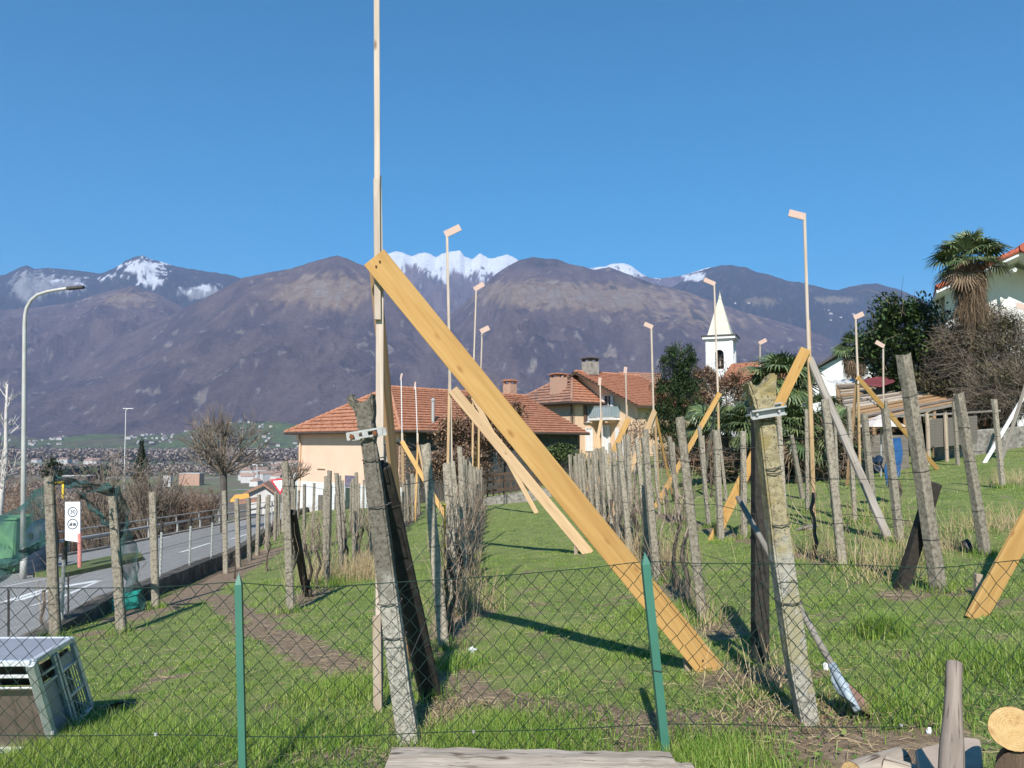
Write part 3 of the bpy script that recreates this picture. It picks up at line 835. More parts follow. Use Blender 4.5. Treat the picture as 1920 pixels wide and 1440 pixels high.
def put_post(base, top, label, group=None, w=1.0, me=None, roll=0.0, name='concrete_post', cat='vine post', sink=.12):
    base, top = Vector(base), Vector(top)
    d = (top - base); L = d.length
    b2 = base - d.normalized() * sink
    o = bpy.data.objects.new(name, me or PM[rnd.randrange(6)])
    COL.objects.link(o)
    m = frame(b2, top, roll=roll)
    o.matrix_basis = m @ Matrix.Diagonal((w, w, L + sink, 1))
    posts_xy.append((base.x, base.y))
    return tag(o, label, cat, group)
def post_px(bx, by, tx, ty, label, group=None, w=1.0, roll=.25, Y=None, mat=None):
    b = hit(bx, by) if Y is None else onground(bx, Y)
    t = at(tx, ty, b.y - .02)
    return put_post(b, t, label, group, w, roll=roll, me=mat)

LM = post_mesh('concrete_post', 77, mat='lichen')
post_px(545, 1147, 534, 865, 'speckled grey vine post with a dark brace, just behind the left green fence post', w=0.92)
post_px(292, 1140, 286, 922, 'slim concrete vine post with a rusty rod, beside the dark roadside wall')
post_px(423, 1075, 420, 920, 'pale clean concrete post beside the roadside wall in front of the bare pruned tree', w=.95)
post_px(228, 1187, 211, 930, 'concrete vine post at the right end of the green bird net', w=1.05)
post_px(104, 1196, 92, 893, 'lichened concrete post carrying the high corner of the green bird net', w=1.1)
post_px(832, 1215, 796, 832, 'rough grey concrete post, second in the row left of the grass aisle', w=1.35, me=None) if False else None
put_post(hit(832, 1215), at(797, 832, hit(832, 1215).y), 'rough grey concrete post, second in the row left of the grass aisle', w=.85, roll=.2)
put_post(hit(852, 1150), at(838, 868, hit(852, 1150).y), 'pale smooth concrete post beside the thin yellow cane, left of the grass aisle', w=1.0, roll=.1)
post_px(1318, 1165, 1275, 782, 'tall bare concrete vine post right of the long yellow plank', w=0.78, roll=-.3)
post_px(1232, 1092, 1208, 820, 'mottled concrete post behind the top of the leaning green fence post', w=0.82)
post_px(1182, 1045, 1160, 830, 'blotchy concrete post with vine canes, right beside the lower yellow plank', w=0.85)
post_px(1580, 1065, 1547, 748, 'flat grey concrete post beneath the long grey diagonal plank', w=0.9, roll=-.2)
post_px(1760, 1108, 1694, 664, 'thick tall gritty concrete post with wire rings, shading a black brace', w=1.08, roll=.42, mat=None)
post_px(1848, 1041, 1797, 737, 'leaning gritty concrete post right of the thick tall post', w=0.95, roll=.35)
post_px(1352, 1016, 1342, 806, 'pale concrete post standing where the orange plank meets the grass', w=0.9)
post_px(1688, 1021, 1659, 766, 'weathered concrete post in front of the blue tarp', w=0.9)
post_px(1880, 915, 1864, 748, 'slim grey concrete post with dead twigs against the stone garden wall', w=0.85)
post_px(1505, 935, 1484, 815, 'thin post among the palms with a clear view of its foot', w=.9)
post_px(1638, 962, 1620, 775, 'grey post under the yellow plank in front of the plank shed', w=1.0)
post_px(1787, 852, 1772, 772, 'small post in front of the grey plank fence', w=.9)
post_px(1796, 872, 1788, 752, 'narrow post in front of the stone garden wall, left of the white diagonal plank', w=.9)
post_px(1908, 828, 1898, 742, 'post at the corner of the stone garden wall', w=.9)
post_px(1275, 985, 1255, 818, 'concrete post crossing the slim orange plank', w=.9)
post_px(1320, 905, 1312, 822, 'short far post in front of the pine tree', w=.8)
# black brace under the thick post, dark support near the right-hand end post
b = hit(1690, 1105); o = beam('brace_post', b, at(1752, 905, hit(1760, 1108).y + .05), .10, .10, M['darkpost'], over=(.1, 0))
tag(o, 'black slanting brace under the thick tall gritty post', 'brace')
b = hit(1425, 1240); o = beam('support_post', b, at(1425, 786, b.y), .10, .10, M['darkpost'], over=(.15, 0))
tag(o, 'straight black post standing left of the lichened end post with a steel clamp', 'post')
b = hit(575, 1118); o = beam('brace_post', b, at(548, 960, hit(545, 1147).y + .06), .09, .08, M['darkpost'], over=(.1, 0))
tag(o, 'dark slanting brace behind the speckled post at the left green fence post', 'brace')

# far posts of each row
def row_posts(key, ys, group, label, h=1.86, w=.70, jx=.12):
    for y in ys:
        y = y + rnd.uniform(-.25, .25); x = rowx(key, y) + rnd.uniform(-jx, jx)
        if any((x - a) ** 2 + (y - b) ** 2 < .14 for a, b in posts_xy): continue
        z = gz(x, y); hh = h + rnd.uniform(-.14, .12)
        put_post((x, y, z), (x - rnd.uniform(-.02, .16), y + rnd.uniform(-.05, .08), z + hh), label, group, w * rnd.uniform(.9, 1.12), roll=rnd.uniform(-.4, .4))
row_posts('R0', np.arange(9.4, 38, .74), 'posts of the row left of the grass aisle', 'grey concrete vine post wrapped in canes in the long row left of the grass aisle')
row_posts('R1', np.arange(10.2, 37, .78), 'posts of the row right of the grass aisle', 'grey concrete vine post wrapped in canes in the long row right of the grass aisle')
row_posts('R-1', np.arange(12.6, 40, .95), 'posts of the tangled row behind the left green fence post', 'grey vine post in the tangled row in front of the apricot house wall')
row_posts('R-2', np.arange(19, 44, 1.2), 'posts of the row nearest the roadside wall row', 'thin grey vine post in the sparse row below the left end of the apricot house')
row_posts('R2', np.arange(10.6, 34, 2.3), 'posts of the sparse row under the palms', 'thin grey post in the sparse row between the two tall plank-braced poles')
row_posts('R3', np.arange(12.6, 27, 2.4), 'posts of the row before the plank shed', 'thin grey post on the open grass in front of the plank shed')
row_posts('R4', np.arange(17.6, 28, 2.6), 'posts of the farthest grassy row', 'thin grey post on the open grass before the garden wall')
for y in np.arange(18.6, 46, 1.9):
    x = float(wallx(y)) + .55 + rnd.uniform(-.05, .05); z = gz(x, y)
    put_post((x, y, z), (x - rnd.uniform(-.05, .1), y, z + 1.72 + rnd.uniform(-.1, .1)), 'pale concrete post in the close row along the roadside wall', 'posts along the roadside wall', 1.0, roll=rnd.uniform(-.3, .3))

# ------------------------------------------------------------------ two forked end posts (outline at its own distance, real thickness)
def forked_post(label, base_px, outline, thick, mat, rings, clamp_fn):
    b = hit(*base_px); Yp = b.y
    root = thing('forked_end_post', label, 'end post', b)
    pts = [at(px, py, Yp) for px, py in outline]
    # local frame along the post so that the stain texture follows it
    bm = bmesh.new()
    vs = [bm.verts.new(p) for p in pts]
    f = bm.faces.new(vs)
    r = bmesh.ops.extrude_face_region(bm, geom=[f])
    ev = [v for v in r['geom'] if isinstance(v, bmesh.types.BMVert)]
    bmesh.ops.translate(bm, verts=ev, vec=(0, thick, 0))
    bmesh.ops.recalc_face_normals(bm, faces=bm.faces)
    bmesh.ops.bevel(bm, geom=[e for e in bm.edges], offset=.017, segments=2, affect='EDGES', clamp_overlap=True)
    bmesh.ops.triangulate(bm, faces=bm.faces)
    bmesh.ops.subdivide_edges(bm, edges=[e for e in bm.edges if e.calc_length() > .05], cuts=2, use_grid_fill=True)
    bmesh.ops.triangulate(bm, faces=bm.faces)
    from mathutils import noise as mn
    for v in bm.verts:
        p = v.co; k = .012 if p.z > pts[0].z + 1.62 else .0035
        v.co = p + Vector(mn.noise_vector(p * 24)) * k + Vector(mn.noise_vector(p * 70)) * k * .5
    me = bpy.data.meshes.new('shaft'); bm.to_mesh(me); bm.free(); me.materials.append(M[mat])
    o = bpy.data.objects.new('shaft', me); COL.objects.link(o); attach(o, root)
    for (xa, ya, xb, yb) in rings:
        A, B = at(xa, ya, Yp - .008), at(xb, yb, Yp - .008); dy = Vector((0, thick + .016, 0))
        MB().tube([A, (A + B) / 2 + Vector((0, -.008, -.006)), B, B + dy, A + dy, A], .0035, 5).obj('wire_ring', M['wire'], root)
    clamp_fn(root, Yp)
    return root

def clamp_left(root, Yp):
    A, B = at(650, 819, Yp - .03), at(717, 808, Yp - .03)
    d = (B - A).normalized(); L = (B - A).length; up = Vector((0, -1, 0)).cross(d) * -1
    up = d.cross(Vector((0, 1, 0))); up = up if up.z > 0 else -up
    m = Matrix((d, Vector((0, 1, 0)) - d * d.y, up)).transposed().to_4x4(); m.translation = A
    h = .046
    mb = MB()
    mb.box((L / 2, 0, h * .38), (L, .012, h * .24)); mb.box((L / 2, 0, -h * .38), (L, .012, h * .24))
    for x0, x1 in ((0, .1), (.44, .60), (.86, 1)): mb.box((L * (x0 + x1) / 2, 0, 0), (L * (x1 - x0), .0115, h * .53))
    o = mb.obj('clamp_plate', M['galv'], root, mw=m)
    for q in (.16, .80):
        mbb = MB().lathe((0, 0, 0), [(.001, -.012), (.012, -.012), (.014, -.004), (.014, .02), (.001, .02)], 6)
        mbb.obj('bolt', M['rust'], root, mw=m @ Matrix.Translation((L * q, -.012, -.006)) @ Matrix.Rotation(math.pi / 2, 4, 'X'), smooth=False)
    MB().box((L / 2, .15, 0), (L, .012, h)).obj('clamp_plate', M['galv'], root, mw=m)
def clamp_right(root, Yp):
    for dy, x0, x1, y0, y1 in ((-.03, 1409, 1473, 779, 769), (.13, 1402, 1466, 772, 762)):
        A, B = at(x0, y0, Yp + dy), at(x1, y1, Yp + dy)
        mb = MB()
        off = Vector((0, 0, .020))
        mb.bar(A + off, B + off, .032, .009); mb.bar(A - off, B - off, .032, .009)
        mb.bar(A + Vector((0, .014, 0)), B + Vector((0, .014, 0)), .005, .036)
        mb.obj('clamp_channel', M['galv'], root)
    for q in (.18, .82):
        p = at(1409, 779, Yp - .04).lerp(at(1473, 769, Yp - .04), q)
        MB().tube([p, p + Vector((0, .19, 0))], .007, 6).obj('bolt', M['galv'], root)

forked_post('speckled grey forked end post with a bolted steel clamp, beside the tallest pole', (770, 1396),
    [(746, 1402), (724, 1250), (702, 1060), (686, 930), (675, 820), (668, 790), (660, 765), (650, 752), (648, 742), (654, 737), (662, 741), (666, 750), (674, 757), (682, 755), (690, 743), (698, 735), (700, 745), (699, 790), (703, 830),
     (722, 960), (741, 1100), (768, 1300), (786, 1402)], .115, 'lichen',
    [(679, 863, 714, 858), (691, 952, 727, 946), (707, 1134, 748, 1131), (716, 1196, 757, 1196)], clamp_left)
forked_post('lichened yellow-grey forked end post with a pale steel clamp, shovel resting behind it', (1520, 1362),
    [(1506, 1366), (1480, 1230), (1455, 1060), (1440, 930), (1426, 810), (1420, 770), (1412, 740), (1402, 716), (1408, 713), (1416, 722), (1424, 726), (1434, 722), (1440, 712), (1447, 702), (1456, 700), (1455, 740), (1455, 770), (1457, 810),
     (1472, 930), (1492, 1060), (1515, 1220), (1540, 1366)], .115, 'lichen2',
    [(1428, 790, 1456, 786), (1438, 880, 1465, 874), (1440, 888, 1467, 884), (1450, 985, 1482, 982), (1467, 1132, 1505, 1128)], clamp_right)
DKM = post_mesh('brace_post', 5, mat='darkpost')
o = put_post(hit(808, 1306) , at(712, 872, hit(770, 1396).y + .17), 'leaning dark brace post behind the speckled forked end post', None, 1.25, roll=.5, name='brace_post', cat='brace', me=DKM)  # near-black all through: the dark right side is put into the colour

# ------------------------------------------------------------------ building-outline poles (batten, joint batten, marker board, braces, stakes)
def profile(label, base, segs, marker=None, braces=(), stakes=(), roll=.25):
    """segs: list of (px0,py0,px1,py1,width,mat,dy); braces: (px0,py0,px1,py1 or world point,width,thick,mat,dy0,roll)"""
    Yp = base.y
    root = thing('outline_pole', label, 'timber pole', base)
    for i, (x0, y0, x1, y1, wd, mat, dy) in enumerate(segs):
        beam('batten' if i == 0 else 'joint_batten', at(x0, y0, Yp + dy), at(x1, y1, Yp + dy), wd, .028, M[mat], root, roll=roll)
    if marker:
        x0, y0, x1, y1, wd = marker
        beam('marker_board', at(x0, y0, Yp - .035), at(x1, y1, Yp - .035), wd, .022, M['marker'], root, roll=0)
    for x0, y0, foot, wd, th, mat, dy, rl in braces:
        if isinstance(foot, tuple) and len(foot) == 2: foot = hit(*foot)
        elif isinstance(foot, tuple): foot = onground(foot[0], foot[2]) if len(foot) == 3 else foot
        beam('brace_plank', foot, at(x0, y0, Yp + dy), wd, th, M[mat], root, roll=rl, over=(.03, .02))
    for bx, by, ty, wd, mat in stakes:
        p = hit(bx, by)
        beam('stake', p, at(bx - 2, ty, p.y), wd, wd * .8, M[mat], root, over=(.15, 0))
    return root

# A: the tallest pole, held by the big yellow plank
pa = hit(710, 1332)
profile('tallest pale pole rising out of the picture, held by the big yellow plank', pa,
    [(711, 1338, 712, 505, .050, 'pale', .0), (708, 600, 706, 335, .042, 'pale', -.034), (713, 505, 710, 330, .035, 'pale', .0), (707, 345, 705, -420, .038, 'pale', -.032)],
    None,
    [(705, 487, (1333, 1257), .172, .03, 'spruce', -.10, 0.0), (703, 507, (770, 1240), .10, .03, 'brownwood', .06, 1.15)],
    [(1291, 1258, 1186, .062, 'stake'), (709, 1335, 1155, .055, 'stake')], roll=.3)
pl_top = at(714, 500, pa.y - .118)
for q in ((712, 490), (705, 499), (1322, 1247)):
    c_ = at(q[0], q[1], pa.y - .12) if q[1] < 600 else at(1318, 1238, hit(1333, 1257).y - .03)
    MB().lathe(c_, [(.001, -.005), (.006, -.004), (.006, .004), (.001, .005)], 8).obj('nail', M['iron'], bpy.data.objects['outline_pole'])
# the plank top covers the pole: hold its head a bit beyond the pole
pb = onground(848, 14.6)
profile('tall pole with a pinkish board, held by a pale plank that crosses the grass aisle', pb,
    [(848, 1000, 843, 690, .055, 'pale', 0), (844, 735, 838, 438, .046, 'pale', -.03)], (834, 440, 863, 426, .135),
    [(850, 732, (1103, 1037), .19, .03, 'tan', -.05, .1), (843, 708, (836, 872, 14.2), .05, .03, 'tan', .03, 0)], [(1080, 1040, 1008, .06, 'stake')])
pc_ = onground(886, 31)
profile('pole with a tilted board between the pinkish-board pole and a shorter one', pc_,
    [(885, 950, 887, 735, .075, 'tan', 0), (886, 745, 893, 536, .055, 'pale', -.03)], (889, 543, 907, 532, .2),
    [(887, 745, (1006, 962), .17, .04, 'tan', -.05, .1)], [])
pd = onground(897, 33)
profile('shorter board-topped pole right beside the tilted-board pole', pd,
    [(897, 945, 898, 780, .075, 'tan', 0), (898, 800, 904, 620, .055, 'pale', -.03)], (901, 622, 917, 614, .22),
    [(898, 790, (888, 948), .07, .03, 'spruce', .0, .2)], [])
pe = onground(755, 27)
profile('thin white pole with a short yellow brace before the apricot house', pe,
    [(755, 905, 754, 812, .09, 'tan', 0), (754, 830, 752, 702, .032, 'white', -.03)], (751, 712, 754, 700, .06),
    [(754, 828, (850, 975, 25.5), .15, .04, 'spruce', -.05, .15)], [])
pf = onground(782, 33)
profile('thin white pole with two narrow legs before the dark wall of the apricot house', pf,
    [(783, 905, 783, 812, .09, 'tan', 0), (783, 830, 779, 720, .034, 'white', -.03)], (777, 730, 779, 716, .07),
    [(783, 838, (778, 900, 32), .07, .03, 'spruce', 0, .2), (784, 835, (812, 900, 32), .09, .03, 'tan', 0, .2)], [])
pg = onground(1236, 22)
profile('pole with a tilted board left of the dark pine tree, on three legs', pg,
    [(1236, 935, 1227, 768, .065, 'tan', 0), (1226, 800, 1221, 612, .05, 'pale', -.03)], (1224, 614, 1208, 607, .13),
    [(1227, 772, (1141, 935, 20.5), .15, .04, 'tan', -.05, .1), (1229, 775, (1263, 908, 23), .06, .03, 'spruce', .0, 0)], [])
ph = onground(1176, 28)
profile('board-less pale pole with an ochre plank before the gabled house', ph,
    [(1176, 890, 1175, 760, .075, 'tan', 0), (1175, 790, 1173, 692, .055, 'pale', -.03)], (1172, 700, 1173, 688, .12),
    [(1178, 786, (1100, 905, 26), .2, .04, 'spruce', -.05, .1)], [])
pi_ = onground(1128, 33)
profile('slim pale pole with a narrow leg under the green balcony', pi_,
    [(1128, 890, 1127, 770, .075, 'tan', 0), (1127, 800, 1125, 712, .055, 'pale', -.03)], (1124, 722, 1125, 708, .13),
    [(1127, 788, (1098, 872, 30), .13, .04, 'tan', -.05, .2), (1128, 790, (1132, 880, 31), .06, .03, 'pale', 0, 0)], [])
pj = onground(1352, hit(1228, 952).y + .4)
profile('pole with a tilted board in front of the church spire, braced by a yellow plank', pj,
    [(1352, 990, 1345, 700, .062, 'tan', 0), (1346, 740, 1339, 530, .045, 'pale', -.03)], (1341, 533, 1320, 524, .13),
    [(1349, 738, (1228, 952), .14, .035, 'spruce', -.06, .0), (1344, 740, (1318, 960, 24), .07, .03, 'greywood', .05, .5)], [])
pk = hit(1527, 992)
profile('tall flag-topped pole right of the church, on a yellow and a grey plank', pk,
    [(1527, 995, 1515, 600, .068, 'tan', 0), (1516, 660, 1508, 400, .046, 'pale', -.03)], (1510, 407, 1479, 399, .12),
    [(1510, 656, (1337, 1013), .165, .035, 'spruce', -.07, .0), (1518, 672, (1664, 1006), .115, .05, 'greywood', .06, .15)], [])
pl_ = onground(1613, 19)
profile('pole with a raised board before the small palm, held by an orange plank', pl_,
    [(1613, 900, 1608, 690, .06, 'tan', 0), (1609, 720, 1604, 594, .045, 'pale', -.03)], (1601, 596, 1619, 588, .12),
    [(1608, 708, (1758, 880), .12, .035, 'spruce', -.06, .0), (1607, 710, (1588, 850, 19.5), .09, .035, 'brownwood', .05, .5)], [])
pm = onground(1658, 26)
profile('short pole with a small board in front of the dark laurel', pm,
    [(1657, 870, 1656, 648, .055, 'pale', 0)], (1658, 650, 1642, 641, .14), [], [])
pn = onground(1426, 34)
profile('far pole whose board just shows above the palm fronds', pn,
    [(1426, 880, 1425, 646, .06, 'pale', 0)], (1423, 644, 1437, 637, .17), [], [])
po = onground(1962, hit(1846, 868).y + .6)
profile('pole at the right edge on a grey and a white plank', po,
    [(1962, 950, 1948, 560, .06, 'pale', 0)], (1950, 585, 1906, 572, .16),
    [(1945, 655, (1878, 800, hit(1846, 868).y), .10, .04, 'greywood', .05, .3), (1945, 700, (1846, 868), .10, .04, 'white', -.05, .15)], [])
pq = hit(2010, 1030) if False else Vector((4.3, 5.6, gz(4.3, 5.6)))
fo = hit(1830, 1158)
rt = thing('outline_pole', 'leaning yellow plank with its stake in the grass at the right edge', 'timber pole', pq)
top_ = at(2080, 700, fo.y + .35)
beam('brace_plank', fo, top_, .16, .035, M['spruce'], rt, over=(.04, 0), roll=.12)
beam('batten', (top_.x + .01, top_.y + .05, gz(top_.x, top_.y) - .1), (top_.x, top_.y + .05, top_.z + 1.2), .045, .028, M['pale'], rt)
p = hit(1833, 1116); beam('stake', p, at(1834, 1076, p.y), .055, .05, M['stake'], rt, over=(.15, 0))

# ------------------------------------------------------------------ chain link fence in front
FY = 3.95
topP = [(-260, 1105), (0, 1102), (150, 1104), (290, 1101), (443, 1090), (540, 1098), (620, 1101), (760, 1090), (960, 1078), (1100, 1066), (1206, 1052), (1300, 1055), (1420, 1056), (1600, 1059), (1740, 1064), (1830, 1057), (1920, 1049), (2200, 1046)]
botP = [(-260, 1382), (0, 1379), (300, 1377), (450, 1379), (700, 1377), (960, 1371), (1235, 1358), (1500, 1359), (1920, 1361), (2200, 1362)]
tx_ = [at(x, 900, FY).x for x, y in topP]; tz_ = [at(x, y, FY).z for x, y in topP]
bx_ = [at(x, 1300, FY).x for x, y in botP]; bz_ = [at(x, y, FY).z for x, y in botP]
fence = thing('chain_link_fence', 'green chain link fence with two flat-topped green posts in the foreground', 'fence', (0, FY, gz(0, FY)))
x0, x1 = tx_[0], tx_[-1]
def fpt(x, t):      # t=0 top wire, 1 bottom wire, may run past 1
    a = np.interp(x, tx_, tz_); b = np.interp(x, bx_, bz_)
    z = a + (b - a) * t
    yy = FY + .012 * math.sin(x * 5 + t * 3) + .01 * math.sin(x * 2.3 + 1)
    return Vector((x + .010 * math.sin(t * 4 + x * 1.7) - .03 * t * (x < 1), yy, z))
vv = []; ff = []
mb = MB()
rows_ = 19; cw = .0925
cw = .0462; ncol = int((x1 - x0) / cw)
for c_ in range(ncol):
    pts = []
    for r_ in range(rows_ + 1):
        wd = 1.0
        x = x0 + c_ * cw + (cw / 2 if (r_ + c_) % 2 == 0 else -cw / 2) * .97
        tt = r_ / 15.4
        p = fpt(x, tt); s_ = rnd.uniform(-.004, .004)
        pts.append(p + Vector((s_, (.004 if r_ % 2 == 0 else -.004), rnd.uniform(-.004, .004))))
    mb.tube(pts, .0022, 4, cap=False)
mb.obj('wire_mesh', M['greenwire'], fence, fixn=False)
for t in (0.0, 1.0):
    pts = [fpt(x, t) + Vector((0, -.008, .0)) for x in np.linspace(x0, x1, 140)]
    MB().tube(pts, .0023, 5).obj('line_wire', M['greenwire'], fence)
def gpost(name, tp, bp, w_):
    a = at(tp[0], tp[1], FY - .035); b_ = at(bp[0], bp[1], FY - .035)
    d = (b_ - a).normalized(); m = frame(b_, a, roll=.12)
    L = (a - b_).length
    mbx = MB()
    mbx.box((0, 0, L / 2 - .03), (w_, .035, L - .06))
    mbx.add([(-w_ / 2, -.0175, L - .06), (w_ / 2, -.0175, L - .06), (w_ / 2, .0175, L - .06), (-w_ / 2, .0175, L - .06), (w_ * .05, 0, L)],
            [(0, 1, 4), (1, 2, 4), (2, 3, 4), (3, 0, 4)])
    return mbx.obj(name, M['greenpaint'], fence, mw=m)
gpost('post', (447, 1073), (456, 1475), .033)
gpost('post', (1208, 1035), (1249, 1425), .041)
for (x_, t0) in ((452, 0), (1210, 0)):
    pass
# little tension wire hook on the leaning post
p = at(1233, 1258, FY - .06); MB().tube([p + Vector((-.03, 0, .004)), p, p + Vector((.03, 0, -.004))], .002, 4).obj('tie_wire', M['iron'], fence)
for px, py in ((292, 1377), (98, 1374), (888, 1372), (1690, 1360)):
    p = at(px, py, FY - .02); MB().lathe(p, [(.001, -.008), (.008, -.006), (.008, .006), (.001, .008)], 6).obj('wire_clip', M['galv'], fence)

# ------------------------------------------------------------------ timber and logs in the front
lb = MB()
A = at(737, 1401, 3.45) - Vector((0, .22, 0)); B = at(1256, 1409, 3.45) - Vector((0, .22, 0))
zt = A.z
def wobble_box(name, A, B, w, h, mat, seed, parent=None, n=26):
    """squared old timber from A to B (top front edge), with wavering edges"""
    r = random.Random(seed); vs = []; fs = []
    d = (B - A)
    for i in range(n):
        p = A + d * (i / (n - 1))
        sec = [(0, 0), (.012, .5 * w), (0, w), (-.5 * h, w + .006), (-h, w), (-h, 0), (-.5 * h, -.008)]
        for (dz, dy) in sec: vs.append((p.x + (r.uniform(-.006, .006) if i in (0, n - 1) else 0), p.y + dy + r.uniform(-.004, .004), p.z + dz + r.uniform(-.005, .004)))
    k = 7
    for i in range(n - 1):
        for j in range(k):
            a = i * k + j; b_ = i * k + (j + 1) % k
            fs.append((a, b_, b_ + k, a + k))
    fs.append(tuple(range(k))); fs.append(tuple((n - 1) * k + j for j in range(k)))
    # local Z along the timber so that the grain follows it
    m = frame(A, B); mi = m.inverted()
    me = MB(); me.add([mi @ Vector(v) for v in vs], fs)
    return me.obj(name, M[mat], parent, mw=m)
t1 = wobble_box('timber_beam', A, B, .22, .16, 'weather', 3)
tag(t1, 'long weathered squared timber lying below the wire fence', 'timber')
A2 = at(1259, 1428, 3.6) - Vector((0, .18, 0)); B2 = at(1294, 1429, 3.6) - Vector((0, .18, 0))
t2 = wobble_box('timber_block', A2, B2, .18, .12, 'weather', 9, n=5)
tag(t2, 'small block of weathered timber at the right end of the long timber', 'timber')
def log(name, c, axis, r, L, label, seed, face='logface', bark='bark2'):
    c = Vector(c); ax = Vector(axis).normalized()
    root = thing(name, label, 'log', c)
    m = frame(c, c + ax, facing=(0, -.2, 1)); rr = random.Random(seed)
    n = 22; rad = [r * (1 + .05 * math.sin(2 * t * 6.283 / n + seed) + rr.uniform(-.02, .02)) for t in range(n)]
    vs = []
    for z in np.linspace(0, L, 6):
        for k in range(n):
            t = k / n * 2 * math.pi; vs.append((rad[k] * math.cos(t), rad[k] * math.sin(t), z))
    fs = [(i * n + k, i * n + (k + 1) % n, (i + 1) * n + (k + 1) % n, (i + 1) * n + k) for i in range(5) for k in range(n)]
    MB().add(vs, fs).obj('bark', M[bark], root, mw=m, smooth=True)
    for z, f in ((.0, -1), (L, 1)):
        vs = [(rad[k] * .985 * math.cos(k / n * 6.28318), rad[k] * .985 * math.sin(k / n * 6.28318), z + f * .003) for k in range(n)] + [(0, 0, z + f * .004)]
        MB().add(vs, [(k, (k + 1) % n, n) for k in range(n)]).obj('cut_face', M[face], root, mw=m)
    return root
YL = 2.75
p = at(1901, 1367, YL); log('log', p, (.63, .95, -.40), .075, .3, 'fresh log with a bright round cut face at the right edge', 2)
g0 = gz(1.7, 2.9)
log('log', at(1915, 1462, 2.72), (.63, 1, -.3), .085, .4, 'dark log added as the shade beneath the fresh log with the bright cut face', 5, face='bark2')  # added log, dark even on its cut face, stands in for shadow
log('log', at(1598, 1452, 3.1), (.75, .6, -.1), .045, .4, 'short split log with a ragged pale end at the bottom edge', 6, face='logface', bark='weather')
log('log', at(1660, 1440, 3.2), (.9, -.75, -.1), .05, .5, 'split log with a curled knot beside the ragged one', 8, face='weather', bark='weather')
sl = MB()
P = [at(x, y, Yq) for x, y, Yq in [(1716, 1418, 3.25), (1806, 1388, 3.38), (1838, 1398, 3.36), (1842, 1425, 3.2), (1846, 1475, 2.95), (1726, 1480, 2.95)]]
zc = min(q.z for q in P)
sl = MB().prism([Vector((q.x, q.y, zc + .03)) for q in P], (0, 0, -.1)).obj('stone_slab', nmat('slab_stone', [(.34, .265, .205), (.44, .35, .28)], 5, bump=.3), bevel=.008)
tag(sl, 'flat brown-grey slab on the ground behind the round wooden stake', 'slab')
pt = at(1789, 1242, 2.9); pb2 = at(1783, 1475, 2.72)
d = (pt - pb2); L = d.length; m = frame(pb2, pt)
rs = [.042, .041, .0405, .037, .033, .030, .028, .0285, .027]
mbs = MB().tube([(0, 0, L * i / 8) for i in range(9)], rs, 14)
st = mbs.obj('round_stake', M['oldstake'], mw=m, smooth=False); st.data.polygons.foreach_set('use_smooth', [len(f.vertices) == 4 for f in st.data.polygons])
tag(st, 'smooth grey round wooden stake rising from the bottom edge', 'stake')

# ------------------------------------------------------------------ shovel
root = thing('shovel', 'worn shovel with a pale blue rusty-tipped blade, leaning on the lichened end post', 'shovel', hit(1640, 1338))
tip = hit(1641, 1338) + Vector((0, 0, .01)); hp = at(1585, 1292, tip.y - .06); hp.z += .0
top_ = at(1383, 932, hit(1520, 1362).y + 1.0)
d = (top_ - hp).normalized()
MB().tube([hp - d * .05, hp.lerp(top_, .33), hp.lerp(top_, .66), top_], [.018, .0195, .0185, .0165], 10).obj('handle', M['handle'], root, smooth=True)
MB().tube([hp - d * .12, hp + d * .14], [.019, .023], 10).obj('socket', M['bladesteel'], root, smooth=True)
ax = (tip - hp).normalized(); sx = ax.cross(Vector((0, -.45, 1))).normalized(); up = sx.cross(ax).normalized()
L = (tip - hp).length + .05
vs = []; nu, nvv = 9, 9
def wid(t): return .105 * (1 if t < .45 else max(0.03, 1 - ((t - .45) / .58) ** 2.2))
for j in range(nvv):
    t = j / (nvv - 1)
    for i in range(nu):
        u = -1 + 2 * i / (nu - 1)
        q = hp - ax * .05 + ax * (t * L) + sx * (u * wid(t)) - up * (.028 * (1 - u * u)) + up * (.02 * (1 - t) * 0)
        vs.append(q)
fs = [(j * nu + i, j * nu + i + 1, (j + 1) * nu + i + 1, (j + 1) * nu + i) for j in range(nvv - 1) for i in range(nu - 1)]
def solid(mb_vs, mb_fs, off):
    used = sorted({i for f in mb_fs for i in f}); mp = {i: k for k, i in enumerate(used)}; mb_vs = [mb_vs[i] for i in used]; mb_fs = [tuple(mp[i] for i in f) for f in mb_fs]; n = len(mb_vs); mbq = MB(); mbq.add(list(mb_vs) + [v + off for v in mb_vs], list(mb_fs) + [tuple(i + n for i in reversed(f)) for f in mb_fs]); return mbq
split = int((nvv - 1) * .62)
top_f = [f for k, f in enumerate(fs) if k // (nu - 1) < split]; bot_f = [f for k, f in enumerate(fs) if k // (nu - 1) >= split]
solid(vs, top_f, up * -.004).obj('blade', M['bladesteel'], root, smooth=True)
solid(vs, bot_f, up * -.004).obj('rusty_tip', nmat('rusty_steel', [(.17, .09, .065), (.27, .17, .13)], 12, bump=.3), root, smooth=True)

